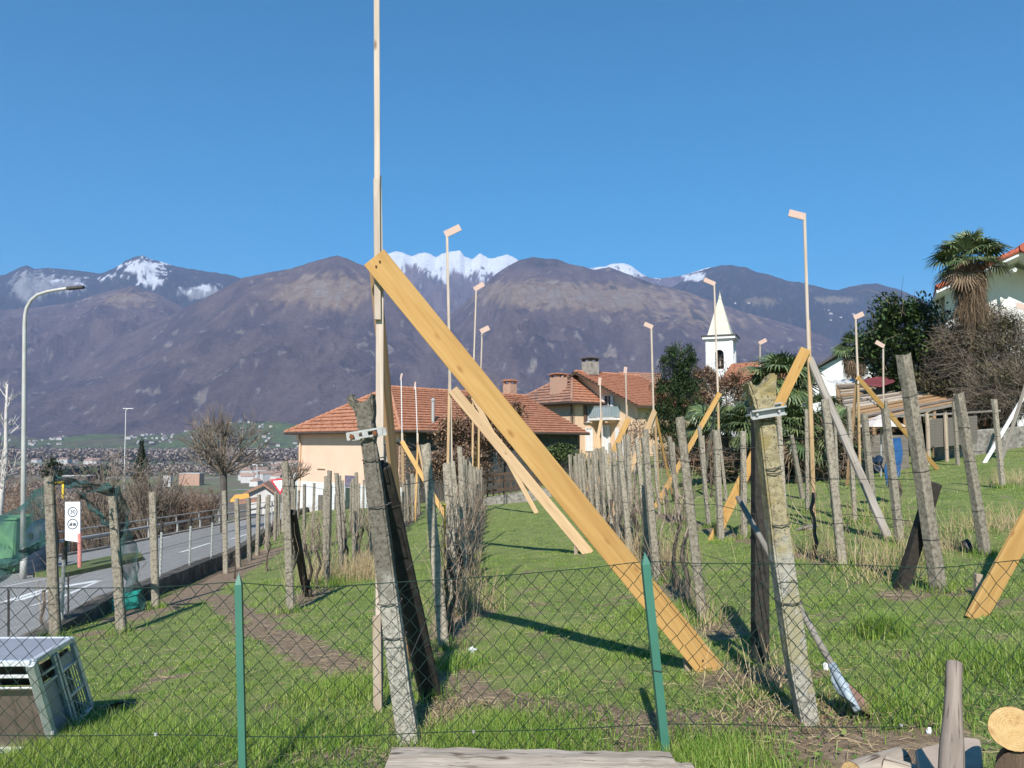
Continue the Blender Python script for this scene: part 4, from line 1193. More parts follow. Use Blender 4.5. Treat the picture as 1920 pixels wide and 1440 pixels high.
# ------------------------------------------------------------------ aluminium dog transport box at the lower left
T1, T2, B1, B2 = at(58, 1243, 4.55), at(134, 1199, 5.45), hit(104, 1404), hit(172, 1326)
root = thing('transport_box', 'tilted white-framed animal transport box with brown sides and a barred door', 'transport box', B1)
lv = (T1 - T2).cross(Vector((0, 0, 1))).normalized()
lv = lv if lv.x < 0 else -lv
lv = Vector((-.985, -.10, .02)).normalized()
LW = 1.05
def tb(a, b, w=.034, mat='alu', nm='frame_profile'): return MB().bar(a, b, w, w).obj(nm, M[mat], root, bevel=.004)
for a, b in ((T1, B1), (T2, B2), (T1, T2), (B1, B2), (T1, T1 + lv * LW), (T2, T2 + lv * LW), (B1, B1 + lv * (LW - .15))): tb(a, b, .048 if a is T1 and b is B1 else .034)
dn = (B1 - T1)
for q in (.14, .27):
    a = T1 + dn * q; tb(a, a + lv * LW, .022 if q < .2 else .012)
inn = Vector((0, .018, 0))
a, b = T1 + dn * .27 + inn, B1 + inn
MB().prism([a, b, b + lv * (LW - .12), a + lv * LW], (0, .012, 0)).obj('side_panel', M['brownpanel'], root)
a, b = T1 + dn * .03 + inn * 3, T1 + dn * .27 + inn * 3
MB().prism([a, b, b + lv * LW, a + lv * LW], (0, .01, 0)).obj('vent_backing', M['blackpl'], root)
MB().prism([T1 + Vector((0, 0, .012)), T2 + Vector((0, 0, .012)), T2 + lv * LW + Vector((0, 0, .012)), T1 + lv * LW + Vector((0, 0, .012))], (0, 0, -.012)).obj('roof_panel', M['aludark'], root)
def sp(u, v, off=0.0):      # point on the slanted door side; u 0..1 near->far, v 0..1 top->bottom
    a = T1.lerp(T2, u); b = B1.lerp(B2, u); n_ = (T2 - T1).cross(B1 - T1).normalized(); n_ = n_ if n_.x > 0 else -n_
    return a.lerp(b, v) + n_ * off
def panel(u0, v0, u1, v1, nm, mat, off=-.012, th=.01):
    n_ = sp(0, 0, 1) - sp(0, 0, 0)
    return MB().prism([sp(u0, v0, off), sp(u1, v0, off), sp(u1, v1, off), sp(u0, v1, off)], n_ * -th).obj(nm, M[mat], root)
panel(.06, .30, .44, .97, 'door_panel', 'aludark'); panel(.05, .10, .97, .29, 'door_panel', 'blackpl', -.03); panel(.5, .28, .95, .97, 'door_panel', 'blackpl', -.05)
panel(.52, .13, .96, .27, 'door_panel', 'aludark', -.005)
for u in (.44, .52, .965):
    MB().bar(sp(u, .05, .004), sp(u, .99, .004), .022, .022).obj('frame_profile', M['alu'], root)
for v in (.17, .28): MB().bar(sp(.05, v, .002), sp(.44, v, .002), .012, .012).obj('frame_profile', M['alu'], root)
for u in np.linspace(.58, .92, 6): MB().tube([sp(u, .27, .004), sp(u, .97, .004)], .0045, 6).obj('door_bar', M['alu'], root)
for v in (.28, .62, .97): MB().bar(sp(.53, v, .0), sp(.95, v, .0), .016, .016).obj('door_bar', M['alu'], root)
MB().tube([sp(.58, .36, .006), sp(.92, .60, .006)], .004, 6).obj('door_bar', M['alu'], root)
MB().tube([sp(.58, .68, .006), sp(.92, .95, .006)], .004, 6).obj('door_bar', M['alu'], root)

# white litter, tarp and small things on the grass
def crumple(name, px, py, size, label, mat='litter', seed=1, squash=(.8, 1)):
    p = hit(px, py); r = random.Random(seed); bm = bmesh.new()
    bmesh.ops.create_icosphere(bm, subdivisions=2, radius=1)
    for v in bm.verts:
        k = r.uniform(.55, 1.25); v.co = Vector((v.co.x * size * squash[0] * k, v.co.y * size * .6 * k, v.co.z * size * squash[1] * k))
    me = bpy.data.meshes.new(name); bm.to_mesh(me); bm.free(); me.materials.append(M[mat])
    o = bpy.data.objects.new(name, me); COL.objects.link(o); o.location = p + Vector((0, 0, size * squash[1] * .7))
    o.rotation_euler = (.2, .3, r.uniform(0, 3))
    return tag(o, label, 'litter' if mat == 'litter' else 'lump')
crumple('crumpled_paper', 886, 1224, .055, 'crumpled white paper on the grass beside the vine row', seed=3, squash=(1.5, .5))
crumple('crumpled_paper', 1549, 1256, .028, 'small white scrap between the lichened end post and the shovel', seed=4)
crumple('crumpled_paper', 1742, 1376, .018, 'tiny white scrap left of the round wooden stake', seed=5)
crumple('crumpled_paper', 1310, 1040, .05, 'white scrap beside the foot of the pale post and orange plank', seed=6, squash=(1.5, .4)) if False else None
crumple('plastic_bag', 1813, 1036, .085, 'black lump in the grass left of the leaning gritty post', 'blackpl', 7, (.8, 1.2))
crumple('stone_heap', 1515, 994, .10, 'small heap of pale stones at the foot of the flag-like board pole', 'stonewall', 8, (1.8, .5))
crumple('clod', 222, 1328, .06, 'dark clod of earth beside the barred door of the transport box', 'bark2', 9, (1.8, .5))
# blue tarp hanging over a wire
P = [(1674, 822), (1689, 820), (1693, 850), (1687, 893), (1678, 900), (1674, 872), (1668, 880), (1663, 912), (1658, 880), (1664, 858), (1670, 842)]
tp_ = MB().prism([at(x, y, 14.2) for x, y in P], (.02, .06, 0)).obj('tarp', M['bluetarp'])
tag(tp_, 'crumpled blue tarp hanging behind the weathered post near the shed', 'tarp')
o = crumple('dark_rag', 1645, 905, .14, 'dark rag hanging beside the blue tarp', 'binblue', 12, (1.0, 1.2)); o.location = at(1645, 870, 14.3); o['category'] = 'rag'
# ------------------------------------------------------------------ vegetation builders (numpy)
def ortho(d):
    """two unit vectors perpendicular to rows of d"""
    a = np.where(np.abs(d[:, 2:3]) < .9, np.array([[0, 0, 1.]]), np.array([[1., 0, 0]]))
    x = np.cross(d, a); x /= np.linalg.norm(x, axis=1)[:, None] + 1e-9
    return x, np.cross(d, x)

def ribbons(P, wd, rng):
    """P (n,k,3) polylines, wd (n,) width at root -> tapered ribbons, quads"""
    n, k, _ = P.shape
    d = P[:, -1] - P[:, 0]; d = d / (np.linalg.norm(d, axis=1)[:, None] + 1e-9)
    x, y = ortho(d); a = rng.uniform(0, np.pi, n)[:, None]
    s = x * np.cos(a) + y * np.sin(a)
    t = np.linspace(0, 1, k)[None, :, None]
    wv = wd[:, None, None] * (1 - .8 * t) * .5
    A = P - s[:, None, :] * wv; B = P + s[:, None, :] * wv
    V = np.stack([A, B], 2).reshape(n, k * 2, 3)
    f = np.array([[2 * i, 2 * i + 1, 2 * i + 3, 2 * i + 2] for i in range(k - 1)])
    Fx = (f[None] + (np.arange(n) * k * 2)[:, None, None]).reshape(-1, 4)
    return V.reshape(-1, 3), Fx

def tubes3(P, r0, r1):
    """P (n,k,3) -> three-sided tapering tubes"""
    n, k, _ = P.shape
    d = P[:, -1] - P[:, 0]; d = d / (np.linalg.norm(d, axis=1)[:, None] + 1e-9)
    x, y = ortho(d)
    t = np.linspace(0, 1, k)[None, :]
    rr = r0[:, None] * (1 - t) + r1[:, None] * t
    ang = np.array([0, 2.094, 4.189])
    off = x[:, None, None, :] * np.cos(ang)[None, None, :, None] + y[:, None, None, :] * np.sin(ang)[None, None, :, None]
    V = P[:, :, None, :] + off * rr[:, :, None, None]
    f = []
    for i in range(k - 1):
        for j in range(3): f.append([i * 3 + j, i * 3 + (j + 1) % 3, (i + 1) * 3 + (j + 1) % 3, (i + 1) * 3 + j])
    f = np.array(f)
    return V.reshape(-1, 3), (f[None] + (np.arange(n) * k * 3)[:, None, None]).reshape(-1, 4)

def join(parts):
    Vs, Fs, n = [], [], 0
    for V, Fx in parts:
        Vs.append(V); Fs.append(Fx + n); n += len(V)
    return np.concatenate(Vs), np.concatenate(Fs)

def curves(n, p0, p1, k, bow, rng):
    t = np.linspace(0, 1, k)[None, :, None]
    P = p0[:, None, :] * (1 - t) + p1[:, None, :] * t
    P = P + rng.normal(0, 1, (n, 1, 3)) * (np.sin(np.pi * t)) * bow
    P = P + rng.normal(0, bow * .25, P.shape) * (t > 0)
    return P

def leaf_cloud(rng, c, rad, n, size, clumps=40, clump_r=.32, shell=.55, aspect=.5, droop=0.0, bottom=-1.0):
    d = rng.normal(size=(clumps, 3)); d /= np.linalg.norm(d, axis=1)[:, None]
    d[:, 2] = np.where(d[:, 2] < bottom, -d[:, 2], d[:, 2])
    rr = shell + (1 - shell) * rng.random(clumps) ** .6
    C = d * rr[:, None]
    sz = clump_r * rng.uniform(.6, 1.35, clumps)
    ci = rng.integers(0, clumps, n)
    q = rng.normal(size=(n, 3)); q /= np.linalg.norm(q, axis=1)[:, None]
    q *= (rng.random(n) ** .45)[:, None]
    P = (C[ci] + q * sz[ci][:, None]) * np.array(rad)[None, :] + np.array(c)[None, :]
    a = rng.normal(size=(n, 3)); a[:, 2] -= droop; a /= np.linalg.norm(a, axis=1)[:, None]
    x, y = ortho(a)
    s = size * rng.uniform(.6, 1.3, n)[:, None]
    V = np.stack([P - a * s, P + x * s * aspect, P + a * s, P - x * s * aspect], 1).reshape(-1, 3)
    return V, np.arange(4 * n).reshape(-1, 4)

def branch_tree(rng, base, H, spread, levels=4, kids=4, r0=.09, first=.3, up=.55, twist=.35):
    """recursive bare branches -> polylines with radii by level"""
    segs = []
    def grow(p, d, L, r, lv):
        n = 4; pts = [p]; q = p.copy(); dd = d.copy()
        for i in range(n):
            dd = dd + rng.normal(0, twist * .35, 3); dd[2] += .04; dd /= np.linalg.norm(dd)
            q = q + dd * L / n; pts.append(q.copy())
        segs.append((np.array(pts), r, r * .55, lv))
        if lv >= levels: return
        for k in range(kids + (1 if rng.random() < .4 else 0)):
            t = rng.uniform(.35, 1.0); i = min(n, max(1, int(t * n + .5)))
            nd = dd * up + rng.normal(0, 1, 3) * spread; nd[2] = abs(nd[2]) * .6 + .25 * up; nd /= np.linalg.norm(nd)
            grow(pts[i], nd, L * rng.uniform(.5, .75), r * .5, lv + 1)
    grow(np.array(base, float), np.array([0, 0, 1.]), H * first, r0, 0)
    return segs

def tree_meshes(root, segs, mat_t, mat_b, minr=.006):
    big = [s for s in segs if s[3] == 0]; small = [s for s in segs if s[3] > 0]
    mb = MB()
    for P, a, b, lv in big: mb.tube([tuple(p) for p in P], [a + (b - a) * i / (len(P) - 1) for i in range(len(P))], 9)
    mb.obj('trunk', mat_t, root, smooth=True)
    P = np.stack([s[0] for s in small]); r0 = np.maximum(np.array([s[1] for s in small]), minr); r1 = np.maximum(np.array([s[2] for s in small]), minr * .7)
    npmesh('branches', *tubes3(P, r0, r1), mat_b, root)
    return P

# ------------------------------------------------------------------ grapevines: four kinds, copied along the rows
def vine_proto(seed, canes, hmax=1.75, spread=.55, low=0.0):
    rng = np.random.default_rng(seed); r = random.Random(seed)
    root = thing('grapevine', 'x', 'grapevine')
    pts = [(0, 0, -.05)]; x = y = 0
    for i in range(1, 9):
        x += r.uniform(-.05, .05); y += r.uniform(-.06, .06); pts.append((x, y, i * .1))
    mb = MB().tube(pts, [.034, .03, .026, .024, .024, .022, .022, .026, .03], 7)
    o = mb.obj('trunk', M['vinewood'], root, smooth=True, local=True)
    n = canes
    h0 = rng.uniform(.05, .9, n) * (1 if low < .5 else .4)
    p0 = np.stack([rng.normal(0, .05, n), rng.normal(0, .30, n), h0], 1)
    p1 = p0 + np.stack([rng.normal(0, .16, n), rng.normal(0, spread * .55, n), rng.uniform(.35, hmax - .5, n)], 1)
    p1[:, 2] = np.minimum(p1[:, 2], hmax + rng.normal(0, .08, n))
    P = curves(n, p0, p1, 5, .06, rng)
    V1 = tubes3(P, rng.uniform(.0035, .0065, n), np.full(n, .0018))
    # side twigs and dry tangles near the ground
    m = int(n * 1.6); i = rng.integers(0, n, m); k = rng.integers(1, 4, m)
    q0 = P[i, k]; q1 = q0 + rng.normal(0, 1, (m, 3)) * np.array([.10, .20, .18])
    V2 = tubes3(curves(m, q0, q1, 4, .03, rng), np.full(m, .0032), np.full(m, .0015))
    g = int(n * 1.5)
    s0 = np.stack([rng.normal(0, .12, g), rng.normal(0, .42, g), np.zeros(g) - .03], 1)
    s1 = s0 + np.stack([rng.normal(0, .10, g), rng.normal(0, .14, g), rng.uniform(.1, .6, g)], 1)
    V3 = tubes3(curves(g, s0, s1, 4, .04, rng), np.full(g, .0032), np.full(g, .0015))
    npmesh('canes', *join([V1, V2, V3]), M['cane'], root, local=True)
    return root
VP = [vine_proto(40 + i, [12, 16, 13, 11][i], 1.45) for i in range(4)]
VS = [vine_proto(60 + i, 9, 1.2, .5) for i in range(2)]
used_v = set()
def place_vine(protos, x, y, s, label, group):
    p = protos[rnd.randrange(len(protos))]
    if p.name not in used_v: o = p; used_v.add(p.name)
    else: o = copy_tree(p)
    o.location = (x, y, gz(x, y)); o.rotation_euler = (0, 0, rnd.uniform(-.35, .35) + (math.pi if rnd.random() < .5 else 0)); o.scale = (s, s, s * rnd.uniform(.9, 1.1))
    tag(o, label, 'grapevine', group)
for key, y0, y1, st, pr, s, group, label in (
    ('R0', 7.6, 37, .92, VP, 1.0, 'vines left of the grass aisle', 'leafless brown grapevine in the dense row left of the grass aisle'),
    ('R1', 8.2, 36, .92, VP, 1.0, 'vines right of the grass aisle', 'leafless brown grapevine in the dense row right of the grass aisle'),
    ('R-1', 10.6, 36, 1.0, VP, .92, 'vines of the tangled row', 'leafless grapevine in the tangled row behind the left green fence post'),
    ('R-2', 17, 40, 1.5, VP, .85, 'vines of the sparse row', 'leafless grapevine in the sparse row between the wall and the tangled row'),
    ('R2', 9.8, 30, 2.2, VS, .9, 'small vines of the row under the palms', 'small leafless vine in the sparse row below the palms'),
    ('R3', 11.2, 24, 2.6, VS, .9, 'small vines before the plank shed', 'small leafless vine on the open grass before the plank shed')):
    for y in np.arange(y0, y1, st):
        y = y + rnd.uniform(-.2, .2); place_vine(pr, rowx(key, y) + rnd.uniform(-.07, .07), y, s * rnd.uniform(.88, 1.08), label, group)
for p in VP + VS:
    if p.name not in used_v:
        for ch in list(p.children): bpy.data.objects.remove(ch)
        bpy.data.objects.remove(p)
for px, py, s, lab in ((838, 1205, .82, 'lone gnarled grapevine at the foot of the rough grey post, nearest the fence'), (440, 1085, .6, 'young vine with green shoots at the foot of the pale clean post') ,
                       (566, 1075, .8, 'old gnarled grapevine behind the speckled post'), (255, 1120, .75, 'twisted grapevine under the green bird net'), (85, 1190, .8, 'twisted grapevine at the lichened post with the bird net')):
    b = hit(px, py); o = vine_proto(int(px), 12, 1.5, .6); o.location = b; o.scale = (s, s, s); o.rotation_euler = (0, 0, rnd.uniform(0, 3)); tag(o, lab, 'grapevine')

# trellis wires along the rows
for key, y0, y1, hs in (('R0', 4.2, 38, (.55, 1.0, 1.45)), ('R1', 4.3, 37, (.55, 1.0, 1.45)), ('R-1', 9.9, 40, (.6, 1.1, 1.6)), ('R-2', 12, 44, (.6, 1.2)), ('R2', 7.2, 34, (.6, 1.0, 1.5)), ('R3', 9.1, 27, (.6, 1.1, 1.6))):
    nm = {'R0': 'the row left of the grass aisle', 'R1': 'the row right of the grass aisle', 'R-1': 'the tangled row before the apricot house', 'R-2': 'the sparse row nearest the roadside', 'R2': 'the sparse row under the palms', 'R3': 'the row before the plank shed'}[key]
    x = rowx(key, y0); root = thing('trellis_wires', 'thin dark trellis wires strung along ' + nm, 'wires', (x, y0, gz(x, y0)))
    for h in hs:
        pts = [(rowx(key, y) - .055 * h, y, gz(rowx(key, y), y) + h + .02 * math.sin(y * 1.3)) for y in np.arange(y0, y1, 1.1)]
        MB().tube(pts, .0028, 4).obj('wire', M['wire'], root)

# ------------------------------------------------------------------ green bird net
mnet = bpy.data.materials.new('net_mesh'); mnet.use_nodes = True; nt = mnet.node_tree; b = nt.nodes['Principled BSDF']
b.inputs['Base Color'].default_value = (.010, .055, .052, 1); b.inputs['Roughness'].default_value = .8
tr = nt.nodes.new('ShaderNodeBsdfTransparent'); mx = nt.nodes.new('ShaderNodeMixShader')
at1 = nt.nodes.new('ShaderNodeAttribute'); at1.attribute_name = 'dens'
nt.links.new(at1.outputs['Fac'], mx.inputs[0]); nt.links.new(tr.outputs[0], mx.inputs[1]); nt.links.new(b.outputs[0], mx.inputs[2])
nt.links.new(mx.outputs[0], nt.nodes['Material Output'].inputs['Surface'])
yn = hit(104, 1196).y
root = thing('bird_net', 'sagging dark green bird net slung over two vine posts', 'net', hit(104, 1196))
def net_sheet(name, edgeA, edgeB, dens, n=26, m=12, seed=1):
    """two edges as lists of (px,py,Y)"""
    rng = np.random.default_rng(seed)
    def along(E, t):
        E = np.array([list(at(*e)) for e in E]); u = np.linspace(0, 1, len(E)); return np.stack([np.interp(t, u, E[:, i]) for i in range(3)], -1)
    t = np.linspace(0, 1, n); A, B = along(edgeA, t), along(edgeB, t)
    s = np.linspace(0, 1, m)[:, None, None]
    V = A[None] * (1 - s) + B[None] * s
    V[..., 1] += .06 * np.sin(t[None] * 17 + s[..., 0] * 5) + .03 * rng.normal(size=V.shape[:2]); V[..., 2] += .018 * np.sin(t[None] * 23 + s[..., 0] * 9)
    D = dens * np.ones(V.shape[:2]); D[:2] = np.minimum(1, D[:2] + .4); D[-2:] = np.minimum(1, D[-2:] + .35)
    D += .16 * np.sin(t[None] * 31 + s[..., 0] * 12) + .08 * rng.normal(size=D.shape)
    idx = np.arange(V.shape[0] * V.shape[1]).reshape(V.shape[:2]); Fn = np.stack([idx[:-1, :-1], idx[:-1, 1:], idx[1:, 1:], idx[1:, :-1]], -1).reshape(-1, 4)
    return npmesh(name, V.reshape(-1, 3), Fn, mnet, root, smooth=True, attrs={'dens': ('FLOAT', np.clip(D, .04, .9).ravel())})
net_sheet('net_sheet', [(96, 893, yn), (60, 925, yn + .1), (0, 975, yn), (-80, 1040, yn)], [(92, 1012, yn), (50, 1040, yn), (0, 1082, yn - .1), (-80, 1120, yn)], .42, seed=1)
net_sheet('net_sheet', [(90, 1000, yn - .03), (40, 1035, yn - .03), (0, 1052, yn - .05), (-60, 1090, yn)], [(92, 1016, yn - .03), (45, 1050, yn - .03), (0, 1092, yn - .1), (-60, 1125, yn)], .8, m=8, seed=4)
net_sheet('net_sheet', [(96, 891, yn), (130, 898, yn), (170, 904, yn), (216, 910, yn)], [(96, 905, yn), (128, 912, yn + .1), (165, 922, yn + .1), (220, 932, yn)], .7, seed=2)
net_sheet('net_sheet', [(205, 915, yn), (216, 980, yn), (226, 1050, yn), (233, 1135, yn)], [(226, 912, yn), (243, 980, yn + .2), (262, 1060, yn + .25), (268, 1145, yn + .25)], .48, seed=3)
net_sheet('net_sheet', [(150, 918, yn), (168, 940, yn + .1), (196, 968, yn + .1), (222, 990, yn)], [(148, 922, yn), (166, 948, yn + .1), (192, 978, yn + .1), (222, 1004, yn)], .4, m=6, seed=6)
pe_ = at(104, 880, yn); MB().tube([at(97, 885, yn - .04), hit(113, 1190)], .012, 6).obj('net_rod', M['iron'], root)
MB().tube([at(212, 910, yn - .05), hit(232, 1180)], .009, 6).obj('net_rod', M['iron'], root)
# rods and thin stakes here
o = MB().tube([at(288, 935, hit(292, 1140).y - .05), hit(297, 1138)], .011, 6).obj('steel_rod', M['rust'])
tag(o, 'thin rusty rod standing against the slim post by the roadside wall', 'rod')
o = MB().tube([at(537, 862, hit(545, 1147).y + .05), at(548, 1040, hit(545, 1147).y + .05)], .012, 6).obj('steel_rod', M['rust'])
tag(o, 'rusty rod tied behind the top of the speckled post', 'rod')
o = MB().tube([at(834, 945, 7.0), hit(834, 1108)], .009, 6).obj('bamboo_cane', M['yellow'])
tag(o, 'thin bright yellow cane beside the pale smooth post', 'cane')
# teal crate
P = hit(205, 1150); root = thing('teal_crate', 'teal plastic crate lying behind the net post', 'crate', P)
cx_ = at(222, 1132, P.y + .25); m = Matrix.Translation(cx_) @ Matrix.Rotation(.25, 4, 'Z') @ Matrix.Rotation(-.22, 4, 'Y')
mb = MB(); 
for s_ in (-1, 1): mb.box((0, s_ * .16, 0), (.62, .012, .20)); mb.box((s_ * .31, 0, 0), (.012, .31, .20))
mb.box((0, 0, -.095), (.6, .31, .01)); mb.obj('crate_body', M['teal'], root, mw=m)
mb = MB()
for s_ in (-1, 1): mb.box((0, s_ * .17, .10), (.66, .03, .02)); mb.box((s_ * .325, 0, .10), (.03, .31, .02))
mb.obj('crate_rim', M['teal'], root, mw=m)
# ------------------------------------------------------------------ roadside wall with its mesh fence
wl = MB(); ys = list(np.arange(4, 62, 1.0))
top = []
for y in ys:
    x = float(wallx(y)); top.append((x, y, gz(x + .25, y) + float(np.interp(y, [4, 9.5, 12, 16], [-.06, .0, .22, .30]))))
vs = []
for x, y, z in top: vs += [(x - .13, y, z), (x + .13, y, z), (x + .13, y, z - 1.0), (x - .13, y, z - 1.3)]
fs = [(i * 4 + k, i * 4 + (k + 1) % 4, (i + 1) * 4 + (k + 1) % 4, (i + 1) * 4 + k) for i in range(len(ys) - 1) for k in range(4)] + [(0, 1, 2, 3), tuple(len(vs) - 4 + k for k in range(4))]
wo = wl.add(vs, fs).obj('retaining_wall', M['dirtywall']); tag(wo, 'low stained concrete wall between the road and the vineyard', 'wall')
rf = thing('mesh_fence', 'fine wire mesh fence on short white posts with dark tops, standing on the roadside wall', 'fence', top[5])
def topz(y): return np.interp(y, [t[1] for t in top], [t[2] for t in top])
FH = .95
for y in (6.5, 8.6, 10.6, 12.4, 14.4, 16.2, 18, 19.8, 22, 24.5, 27.5, 31, 35, 40):
    x = float(wallx(y)); z = float(topz(y))
    MB().tube([(x, y, z - .1), (x, y, z + FH - .14)], .024, 8).obj('fence_post', M['lampgrey'], rf)
    MB().tube([(x, y, z + FH - .14), (x, y, z + FH + .02)], .030, 8).obj('post_cap', M['iron'], rf)
for h in (.02, .5, FH):
    MB().tube([(float(wallx(y)), y, float(topz(y)) + h) for y in np.arange(4, 45, 1.5)], .0035, 4).obj('line_wire', M['wire'], rf)
vv = []
cw2 = .075; yy = np.arange(5.0, 20, cw2); P1 = []
nr = 24
for j, y in enumerate(yy):
    pts = []
    for r_ in range(nr + 1):
        q = y + (cw2 / 2 if r_ % 2 == 0 else -cw2 / 2); pts.append((float(wallx(q)), q, float(topz(q)) + FH * r_ / nr))
    P1.append(pts)
npmesh('wire_mesh', *tubes3(np.array(P1), np.full(len(P1), .0024), np.full(len(P1), .0024)), M['wire'], rf)
# rod posts of the older fence near the net
for px, py, pt_ in ((128, 1168, 1075), (16, 1215, 1105)):
    b_ = hit(px, py)
    o = MB().tube([b_, at(px, pt_, b_.y)], .015, 8).obj('rusty_post', M['iron']); tag(o, 'thin dark steel fence post ' + ('beside the lichened net post' if px > 100 else 'above the transport box at the left edge'), 'fence post')

# ------------------------------------------------------------------ guard rail
gr = thing('guard_rail', 'steel guard rail with a tube handrail along the far side of the road', 'guard rail', (float(railx(35)), 35, roadz(float(railx(35)), 35)))
ysr = np.arange(29, 92, 1.5)
def rp(y, h, o=0.0): x = float(railx(y)) + o; return Vector((x, y, roadz(x, y) + h))
for h, r_ in ((.62, .075), (1.02, .03)):
    MB().tube([rp(y, h, .1 if h < .8 else -.1) for y in ysr], r_, 8).obj('rail', M['galv'], gr, smooth=True)
for y in np.arange(30, 92, 4.0):
    MB().bar(rp(y, -.3), rp(y, .66), .09, .13).obj('rail_post', M['galv'], gr)
    MB().bar(rp(y, .6, -.1), rp(y, 1.02, -.1), .04, .04).obj('rail_post', M['galv'], gr)
kb = MB()
for a, b_ in zip(ysr[:-1], ysr[1:]): kb.bar(rp(a, .03, .55), rp(b_, .03, .55), .25, .14)
tag(kb.obj('kerb', M['wallconc']), kind='structure')

# ------------------------------------------------------------------ street lamps
def lamp(base, top_pt, arm_pts, head, label, r0, r1, mat='lampgrey'):
    root = thing('street_lamp', label, 'street lamp', base)
    MB().tube([base - Vector((0, 0, .3)), base.lerp(top_pt, .5), top_pt] + arm_pts, [r0, (r0 + r1) / 2, r1] + [r1 * .9] * len(arm_pts), 12).obj('pole', M[mat], root, smooth=True)
    MB().tube([base - Vector((0, 0, .1)), base + Vector((0, 0, .9))], [r0 * 1.25, r0 * 1.2], 12).obj('pole_base', M[mat], root, smooth=True)
    a, b_, wdt, th = head
    MB().bar(a, b_, wdt, th).obj('lamp_head', M['slate'] if mat == 'lampgrey' else M['white'], root, bevel=.02)
    return root
b_ = rhit(43, 1086); Yl = b_.y
arm = [at(x, y, Yl) for x, y in [(47, 590), (50, 577), (58, 563), (70, 553), (88, 547), (110, 543), (132, 540)]]
lamp(b_, at(46, 610, Yl), arm, (at(126, 541, Yl), at(157, 538, Yl), .16, .09), 'tall curved grey street lamp beside the green containers', .075, .055)
b_ = rhit(232, 946); Yl = b_.y
lamp(b_, at(236, 770, Yl), [at(237, 768, Yl), at(240, 767, Yl)], (at(231, 766, Yl), at(250, 766, Yl), .34, .16), 'straight slim white street lamp beyond the guard rail', .11, .08, 'white')
# ------------------------------------------------------------------ signs
b_ = rhit(150, 1072); Ys = b_.y
sg = thing('speed_sign', 'white panel sign with a 30 limit ring and a second ring on a pinkish post', 'road sign', b_)
MB().tube([b_ - Vector((0, 0, .2)), at(149, 1000, Ys + .03)], .055, 10).obj('post', M['pinkpost'], sg)
P = [at(122, 941, Ys), at(150, 941, Ys), at(150, 1017, Ys), at(122, 1013, Ys)]
MB().prism(P, (0, .03, 0)).obj('panel', M['signwhite'], sg)
def ring(cpx, cpy, rpx, name='ring', wd=.22, mat='signgrey', par=None, Yp=None):
    Yp = Yp or Ys; c = at(cpx, cpy, Yp - .006); R_ = rpx / F * Yp; n = 28; mb = MB(); vs = []
    for k in range(n):
        t = 2 * math.pi * k / n
        for rr in (R_, R_ * (1 - wd)): vs.append(c + Vector((rr * math.cos(t), 0, rr * math.sin(t))))
    mb.add(vs, [(2 * k, 2 * k + 1, 2 * ((k + 1) % n) + 1, 2 * ((k + 1) % n)) for k in range(n)]); return mb.obj(name, M[mat], par or sg, fixn=False)
ring(136, 960, 9.5); ring(136, 982.5, 10.0, wd=.2)
def text_mesh(txt, size, loc, mat, par, name):
    cu = bpy.data.curves.new(name, 'FONT'); cu.body = txt; cu.size = size; cu.align_x = 'CENTER'; cu.align_y = 'CENTER'; cu.offset = size * .012
    ob = bpy.data.objects.new(name, cu); COL.objects.link(ob)
    dg = bpy.context.evaluated_depsgraph_get(); me = bpy.data.meshes.new_from_object(ob.evaluated_get(dg))
    bpy.data.objects.remove(ob); me.materials.clear(); me.materials.append(mat)
    o = bpy.data.objects.new(name, me); COL.objects.link(o); o.rotation_euler = (math.pi / 2, 0, 0); o.location = loc
    R3 = o.rotation_euler.to_matrix().to_4x4(); attach(o, par); return o
text_mesh('30', .165, at(136.2, 960, Ys - .012), M['signgrey'], sg, 'limit_number')
# dark vehicle shapes in the lower ring
cc = at(136, 983, Ys - .008); k_ = Ys / F
MB().prism([cc + Vector((x * k_, 0, z * k_)) for x, z in [(-6, -3), (-6, 0), (-4.5, 1), (-3.5, 3.2), (-.5, 3.2), (-.5, -3)]], (0, .003, 0)).obj('vehicle_mark', M['signgrey'], sg)
MB().prism([cc + Vector((x * k_, 0, z * k_)) for x, z in [(.8, -3), (.8, 1.2), (2.4, 3.0), (5, 3.0), (6.2, .5), (6.2, -3)]], (0, .003, 0)).obj('vehicle_mark', M['signgrey'], sg)
for dx in (-4, 3.6): pass
o = MB().tube([rhit(123, 1066) - Vector((0, 0, .1)), at(124, 1012, rhit(123, 1066).y)], .05, 8).obj('sign_post', nmat('olive_post', [(.10, .09, .03), (.15, .14, .05)], 4, bump=0)); tag(o, 'short olive post beside the speed sign', 'post')
# give-way sign behind the left vineyard posts (seen from an angle)
b_ = onground(520, 46); gw = thing('give_way_sign', 'white triangular give way sign with red edge showing beside the speckled post', 'road sign', b_)
MB().tube([b_ - Vector((0, 0, .3)), at(526, 905, 46)], .04, 8).obj('post', M['galv'], gw)
tri = [at(506, 899, 45.9), at(540, 896, 45.9), at(526, 928, 45.9)]; c_ = (tri[0] + tri[1] + tri[2]) / 3
MB().prism(tri, (0, .03, 0)).obj('red_plate', M['signred'], gw)
MB().prism([c_ + (t - c_) * .68 - Vector((0, .012, 0)) for t in tri], (0, .008, 0)).obj('white_face', M['signwhite'], gw)
